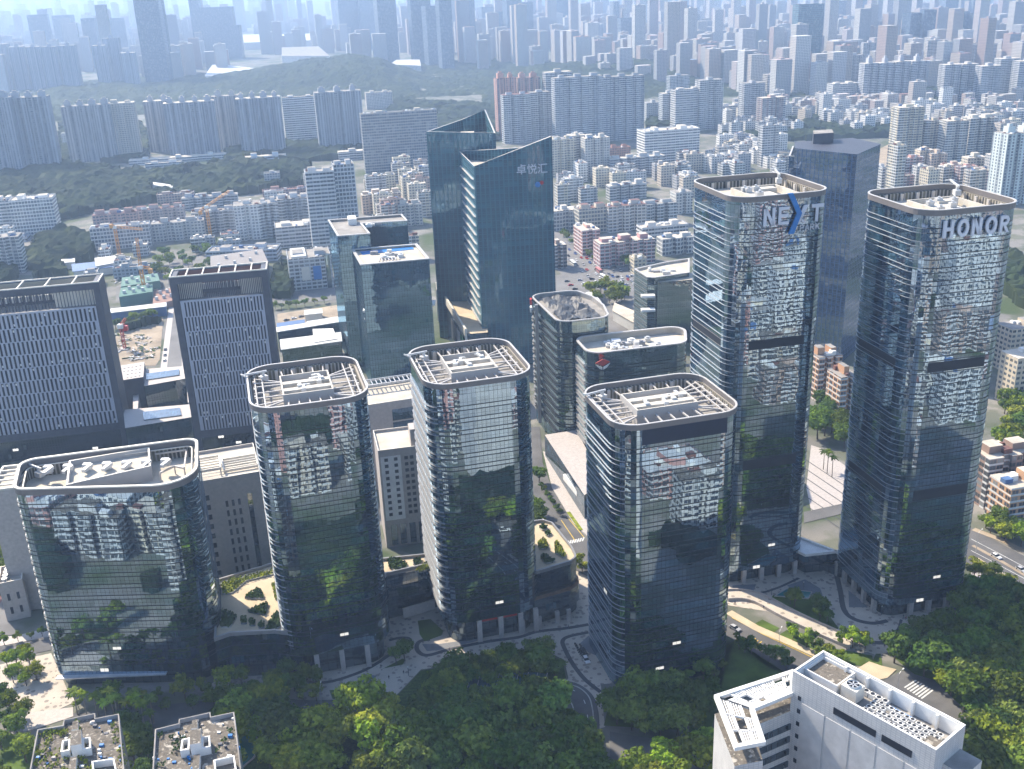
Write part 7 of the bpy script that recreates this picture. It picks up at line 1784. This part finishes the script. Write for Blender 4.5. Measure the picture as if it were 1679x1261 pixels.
# ------------------------------------------------------------------ bicycles and scooters beside the navy-screened tower
mp = obj('motor_scooter', None)
b = MB(); b.beam((-.5, 0, .55), (.2, 0, .45), .3, .25); b.beam((.2, 0, .35), (.55, 0, .95), .28, .12); b.build('body', [M['darkgrey']], mp)
b = MB(); b.beam((-.6, 0, .8), (0, 0, .8), .28, .14); b.build('seat', M['tyre'], mp); b = MB(); b.beam((.5, -.32, 1.0), (.5, .32, 1.0), .05, .05); b.build('handlebar', M['steel'], mp)
for x in (-.55, .62): b = MB(); b.tube((x, -.05, .26), (x, .05, .26), .26, None, 10); b.build('wheel', M['tyre'], mp)
random.seed(4)
for i in range(16):
    g = at(944 + (i % 2) * 7 + i * .9, 1058 + i * 1.7); T = mp if i == 0 else copy_thing(mp, (0, 0, 0)); T.location = (g.x, g.y, .05); T.rotation_euler = (0, 0, rad(-40) + random.uniform(-.2, .2))
    tag(T, 'dark scooter in the parked row beside the navy-screened tower', 'scooter', 'scooters parked by the navy-screened tower')
g = at(23, 1068); T = copy_thing(mp, (g.x, g.y, .12), rad(15), 'lone dark scooter riding on the left street', None); T['group'] = 'scooters on the left street'; T.name = 'motor_scooter'

# ------------------------------------------------------------------ people on the plazas
def person_proto(seed, stride):
    V = [(0, 0, .95), (0, 0, 1.18), (0, .01, 1.42), (0, .02, 1.53), (0, .03, 1.66), (-.19, 0, 1.40), (-.25, .03, 1.12), (-.24, .12, .88), (.19, 0, 1.40), (.25, -.02, 1.12), (.24, .08, .88),
         (-.1, .02, .90), (-.11, stride, .50), (-.11, stride * .6 - .05, .07), (-.11, stride * .6 + .1, .04), (.1, .02, .90), (.11, -stride * .4, .5), (.11, -stride * 1.6, .09), (.11, -stride * 1.6 + .14, .04)]
    E_ = [(0, 1), (1, 2), (2, 3), (3, 4), (2, 5), (5, 6), (6, 7), (2, 8), (8, 9), (9, 10), (0, 11), (11, 12), (12, 13), (13, 14), (0, 15), (15, 16), (16, 17), (17, 18)]
    Rr = [.155, .145, .16, .06, .105, .07, .05, .04, .07, .05, .04, .095, .065, .045, .045, .095, .065, .045, .045]
    me = bpy.data.meshes.new('person'); me.from_pydata(V, E_, []); o_ = bpy.data.objects.new('person', me); COL.objects.link(o_)
    sk = o_.modifiers.new('s', 'SKIN'); ss = o_.modifiers.new('d', 'SUBSURF'); ss.levels = 1
    for i, r_ in enumerate(Rr): me.skin_vertices[0].data[i].radius = (r_, r_ * .82); me.skin_vertices[0].data[i].use_root = (i == 0)
    dg = bpy.context.evaluated_depsgraph_get(); fin = bpy.data.meshes.new_from_object(o_.evaluated_get(dg)); bpy.data.objects.remove(o_)
    fin.materials.clear()
    for m_ in ('obwall', 'darkgrey', 'skin'): fin.materials.append(M[m_])
    for p in fin.polygons:
        c = p.center; p.material_index = 2 if c.z > 1.5 or (c.z < .95 and abs(c.x) > .2) else (1 if c.z < .95 else 0); p.use_smooth = True
    T = obj('person', fin); b = MB()
    for i in range(6):
        for j in range(3):
            q = []
            for a, e in ((i, j), (i + 1, j), (i + 1, j + 1), (i, j + 1)):
                th, ph = a * 1.0472, e * .5; q.append((.115 * math.cos(th) * math.cos(ph), .02 + .125 * math.sin(th) * math.cos(ph) - .02, 1.68 + .12 * math.sin(ph)))
            b.face(q)
    b.build('hair', M['hair'], T); return T
PP = [person_proto(0, .16), person_proto(1, .03)]; pu = set()
PEOPLE = [(1252, 999, 0, (.05, .05, .06), 'person in dark clothes walking on the sunlit walkway'), (1205, 992, 1, (.06, .06, .08), 'person standing by the walkway rail near the navy-screened tower'),
    (1450, 1062, 0, (.04, .04, .05), 'person in dark clothes where the garden path meets the plaza'), (1485, 1017, 1, (.3, .04, .05), 'person in a red top by the HONOR tower columns'),
    (1481, 1014, 0, (.1, .1, .12), 'person in grey next to the one in red'), (928, 1031, 0, (.05, .06, .1), 'left one of two people on the curved paving band'), (932, 1031, 1, (.03, .03, .04), 'right one of two people on the curved paving band'),
    (613, 1082, 0, (.3, .32, .5), 'person in pale blue among the tower columns'), (638, 1114, 1, (.05, .05, .06), 'person on the sunlit setts left of the grove'), (662, 1106, 0, (.05, .05, .06), 'person on the setts nearest the mound'),
    (625, 1096, 1, (.06, .05, .05), 'person beside the small triangular lawn'), (737, 1069, 0, (.08, .1, .2), 'person in blue outside the shop columns'), (932, 1086, 0, (.06, .06, .07), 'person walking on the setts below the scooters'),
    (57, 1105, 0, (.05, .06, .1), 'person on the pale forecourt left of the wedge block'), (1222, 1060, 1, (.07, .07, .08), 'person on the ramp beside the navy-screened tower'), (503, 1160, 0, (.6, .6, .62), 'person in white on the road before the wedge block')]
random.seed(2)
for px, py, k_, cl_, lab in PEOPLE:
    g = at(px, py)
    if k_ in pu: T = copy_thing(PP[k_], (g.x, g.y, .06), random.random() * 6.28)
    else: pu.add(k_); T = PP[k_]; T.location = (g.x, g.y, .06); T.rotation_euler = (0, 0, random.random() * 6.28)
    tag(T, lab, 'person', color=cl_); T['group'] = ''
    del T['group']

# ------------------------------------------------------------------ lamps, walkway, canopy, cranes
lp_ = obj('street_lamp', None); b = MB(); b.tube((0, 0, 0), (0, 0, 9), .11, .07, 8); b.build('pole', M['steel'], lp_)
b = MB(); b.tube((0, 0, 9), (1.0, 0, 9.6), .06, .05, 6); b.tube((1.0, 0, 9.6), (2.2, 0, 9.75), .05, .05, 6); b.build('arm', M['steel'], lp_); b = MB(); b.box(2.0, 2.9, -.16, .16, 9.66, 9.82, 0, 0, True); b.build('lamp_head', M['white'], lp_)
for i, (px, py, rz, lab) in enumerate(((1600, 905, 35, 'street lamp beside the highway behind the HONOR tower'), (1470, 1142, 40, 'street lamp on the corner by the striped crossing'),
        (529, 1165, 90, 'street lamp on the road before the wedge block'), (1276, 1072, 60, 'slim street lamp on the sunlit road'), (897, 888, 120, 'street lamp on the inner street by the roof garden'),
        (464, 512, 80, 'street lamp behind the bare yard'), (543, 505, 80, 'street lamp on the road by the teal towers'), (962, 470, 10, 'street lamp in the middle of the avenue junction'))):
    g = at(px, py); T = lp_ if i == 0 else copy_thing(lp_, (0, 0, 0)); T.location = (g.x, g.y, 0); T.rotation_euler = (0, 0, rad(rz)); tag(T, lab, 'street lamp', 'street lamps')
bo = obj('bollard_light', None); b = MB(); b.tube((0, 0, 0), (0, 0, 3.4), .12, .12, 7); b.build('pole', M['darkgrey'], bo); b = MB(); b.tube((0, 0, 3.4), (0, 0, 3.9), .16, .16, 7); b.build('lamp_head', M['white'], bo)
for i, (px, py, lab) in enumerate(((1265, 976, 'dark lamp post at the tip of the shaded lawn'), (1317, 968, 'dark lamp post by the pool on the shaded lawn'), (1465, 1056, 'dark lamp post on the garden path'),
        (662, 1076, 'dark lamp post at the small triangular lawn'), (670, 1108, 'dark lamp post near the mound trees'), (1445, 1008, 'dark lamp post before the HONOR columns'))):
    g = at(px, py); T = bo if i == 0 else copy_thing(bo, (0, 0, 0)); T.location = (g.x, g.y, .05); tag(T, lab, 'lamp post', 'lamp posts on the plazas')

# raised curved walkway over the sunlit road
wk = smooth([(1190, 978), (1215, 977), (1245, 984), (1290, 1008), (1340, 1032), (1400, 1058)]); WKP = [Vector(p) for p in pts(wk)]
wo_ = WKP[0]; WK = thing('walkway_bridge', 'curved pale stone walkway bridging the sunlit road', 'bridge', (wo_.x, wo_.y, 0))
def sidestep(P, k): return [p + Vector((-(P[min(i + 1, len(P) - 1)] - P[max(i - 1, 0)]).y, (P[min(i + 1, len(P) - 1)] - P[max(i - 1, 0)]).x)).normalized() * k for i, p in enumerate(P)]
Lf, Rt = sidestep(WKP, 3.2), sidestep(WKP, -3.2); b = MB(); zt_ = .5
for i in range(len(WKP) - 1):
    a, c, d, e = Rt[i] - wo_, Rt[i + 1] - wo_, Lf[i + 1] - wo_, Lf[i] - wo_; b.face([(*a, zt_), (*c, zt_), (*d, zt_), (*e, zt_)])
b.build('deck', M['setts'], WK)
for S_, nm in ((Rt, 'parapet'), (Lf, 'parapet')):
    b = MB()
    for i in range(len(S_) - 1): b.beam((*(S_[i] - wo_), .3), (*(S_[i + 1] - wo_), .3), .4, 1.9)
    b.build(nm, M['stone'], WK)
# glass canopy in the grove
cq = pts([(765, 1130), (772, 1109), (898, 1105), (890, 1127)], 3.2); cc_ = Vector(cq[0]); GC = thing('glass_canopy', 'low sloping glass canopy in the grove below the plaza', 'canopy', (cc_.x, cc_.y, 0))
q = [(x - cc_.x, y - cc_.y) for x, y in cq]; b = MB(); b.face([(*q[0], 2.6), (*q[3], 2.6), (*q[2], 4.0), (*q[1], 4.0)]); b.build('glass_roof', M['canopyglass'], GC)
for i in range(9):
    t_ = i / 8; A = Vector(q[0]).lerp(Vector(q[3]), t_); B_ = Vector(q[1]).lerp(Vector(q[2]), t_); b = MB(); b.beam((*A, 2.66), (*B_, 4.06), .14, .12); b.beam((*A, 0), (*A, 2.6), .14, .14); b.beam((*B_, 0), (*B_, 4.0), .14, .14); b.build('frame_rib', M['steel'], GC)
# water basin on the shaded lawn
wq = pts([(1272, 978), (1290, 967), (1330, 972), (1325, 982), (1300, 980)]); wc_ = Vector(wq[0]); WBa = thing('water_basin', 'blue-green water basin on the shaded lawn', 'basin', (wc_.x, wc_.y, 0))
q = [(x - wc_.x, y - wc_.y) for x, y in wq]
if sum(q[i][0] * q[(i + 1) % 5][1] - q[(i + 1) % 5][0] * q[i][1] for i in range(5)) < 0: q.reverse()
b = MB(); b.face([(*p, .3) for p in q]); b.build('water', M['water'], WBa); b = MB(); b.ring(offset(q, .3), q, 0, .45); b.build('basin_edge', M['stone'], WBa)

def lattice(b, a, c, w, n):
    a, c = Vector(a), Vector(c); d = (c - a); x = d.normalized().cross(Vector((0, 0, 1)))
    x = Vector((1, 0, 0)) if x.length < .1 else x.normalized(); y = x.cross(d.normalized())
    C = [(x * sx + y * sy) * w / 2 for sx, sy in ((-1, -1), (1, -1), (1, 1), (-1, 1))]
    for q_ in C: b.beam(a + q_, c + q_, w * .16, w * .16)
    for i in range(n):
        for k_ in range(4): b.beam(a + d * (i / n) + C[k_], a + d * ((i + 1) / n) + C[(k_ + 1) % 4], w * .12, w * .12)
def crane(px, py, ytop, jib, cj, label, mat='orange', w=2.2):
    g = at(px, py); h = rise(px, ytop, g); T = thing('tower_crane', label, 'crane', (g.x, g.y, 0)); b = MB(); lattice(b, (0, 0, 0), (0, 0, h), w, int(h / 4)); b.build('mast', M[mat], T)
    D = (g.xy).length
    def end(q): # same depth plane as the mast
        d = RIGHT * ((q[0] - CX) / F) + DOWN * ((q[1] - CY) / F) + FWD; k_ = D / math.hypot(d.x, d.y); return Vector((d.x * k_ - g.x, d.y * k_ - g.y, CAMH + d.z * k_))
    b = MB(); e = end(jib); lattice(b, (0, 0, h - 1), e, w * .8, max(6, int((e - Vector((0, 0, h))).length / 4))); b.build('jib', M[mat], T)
    b = MB(); e = end(cj); lattice(b, (0, 0, h - 1), e, w * .8, 4); b.box(e.x - 1.5, e.x + 1.5, e.y - 1.5, e.y + 1.5, e.z - 4, e.z - .5); b.build('counter_jib', M[mat], T)
    b = MB(); b.box(-1.8, 1.8, -1.8, 1.8, h - 3, h - .2); b.build('cab', M['white'], T); b = MB(); b.box(-3, 3, -3, 3, 0, .8); b.build('base', M['stone'], T)
crane(346, 391, 336, (376, 313), (328, 345), 'orange tower crane with its jib raised to the right, behind the slotted slab')
crane(196, 418, 369, (234, 376), (182, 367), 'orange tower crane with a level jib before the white framed block')
crane(238, 482, 434, (224, 390), (246, 440), 'orange luffing crane leaning left, nearest the slotted slab')
crane(205, 573, 530, (206, 522), (205, 533), 'small red drilling rig standing in the pit', 'red', 1.6)
# green sheeting, spoil and huts on the building site
for px, cl_, hh_, lab in (([(195, 487), (250, 478), (250, 466), (198, 472)], (.10, .20, .17), 9, 'green-netted half-built block under the luffing crane'), ([(198, 470), (262, 460), (258, 448), (200, 455)], (.12, .22, .19), 7, 'green-netted half-built block behind the first one'),
      ([(250, 500), (295, 490), (290, 470), (252, 478)], (.30, .18, .14), 5, 'brick-red half-built floor by the luffing crane'), ([(345, 448), (440, 430), (430, 408), (345, 420)], (.26, .24, .23), 14, 'grey shed with a dark pitched roof at the building site')):
    W = pts(px, hh_); c = Vector(W[0]); T = thing('building_shell', lab, 'half-built block', (c.x, c.y, 0)); b = MB(); b.prism([(x - c.x, y - c.y) for x, y in W], 0, hh_, 0, 0); tag(b.build('walls', M['obwall'], T), color=cl_)
    for i in range(6):
        s_, t_ = .15 + .14 * i, .3 + .4 * (i % 2); p = (Vector(W[0]) * (1 - s_) + Vector(W[1]) * s_) * (1 - t_) + (Vector(W[3]) * (1 - s_) + Vector(W[2]) * s_) * t_ - c
        b = MB(); b.box(p.x - 1, p.x + 1, p.y - 1, p.y + 1, hh_, hh_ + 2.6); tag(b.build('column_stub', M['obwall'], T), color=(.6, .6, .58))
random.seed(6)
for i in range(46):
    px, py = random.choice(((random.uniform(192, 262), random.uniform(550, 592)), (random.uniform(185, 300), random.uniform(425, 480)))); g = at(px, py); s_ = random.uniform(.8, 2.6)
    if i == 0: mat_pile = MB()
    for _ in range(7): a = g + Vector((random.gauss(0, s_), random.gauss(0, s_), random.uniform(.2, 1.1))); d = a + Vector((random.gauss(0, 2), random.gauss(0, 2), random.uniform(-.1, .4))); mat_pile.beam(a, d, random.uniform(.2, 1.3), random.uniform(.2, .6), random.randrange(3))
tag(mat_pile.build('rubble', [M['hedge'], M['stone'], M['duct']]), kind='stuff')

# ------------------------------------------------------------------ the air
k = NT('haze'); v_ = k.n('VolumePrincipled'); v_.inputs['Color'].default_value = (.50, .69, 1.0, 1); v_.inputs['Density'].default_value = .00016; v_.inputs['Anisotropy'].default_value = .2
k.out(None, v_.outputs[0])
b = MB(); b.box(-13900, 13900, -1500, 25900, -1.2 - 30, max(CAMH, HMAX[0]) + 15, 0, 0, True)
tag(b.build('haze', k.mat), kind='stuff')
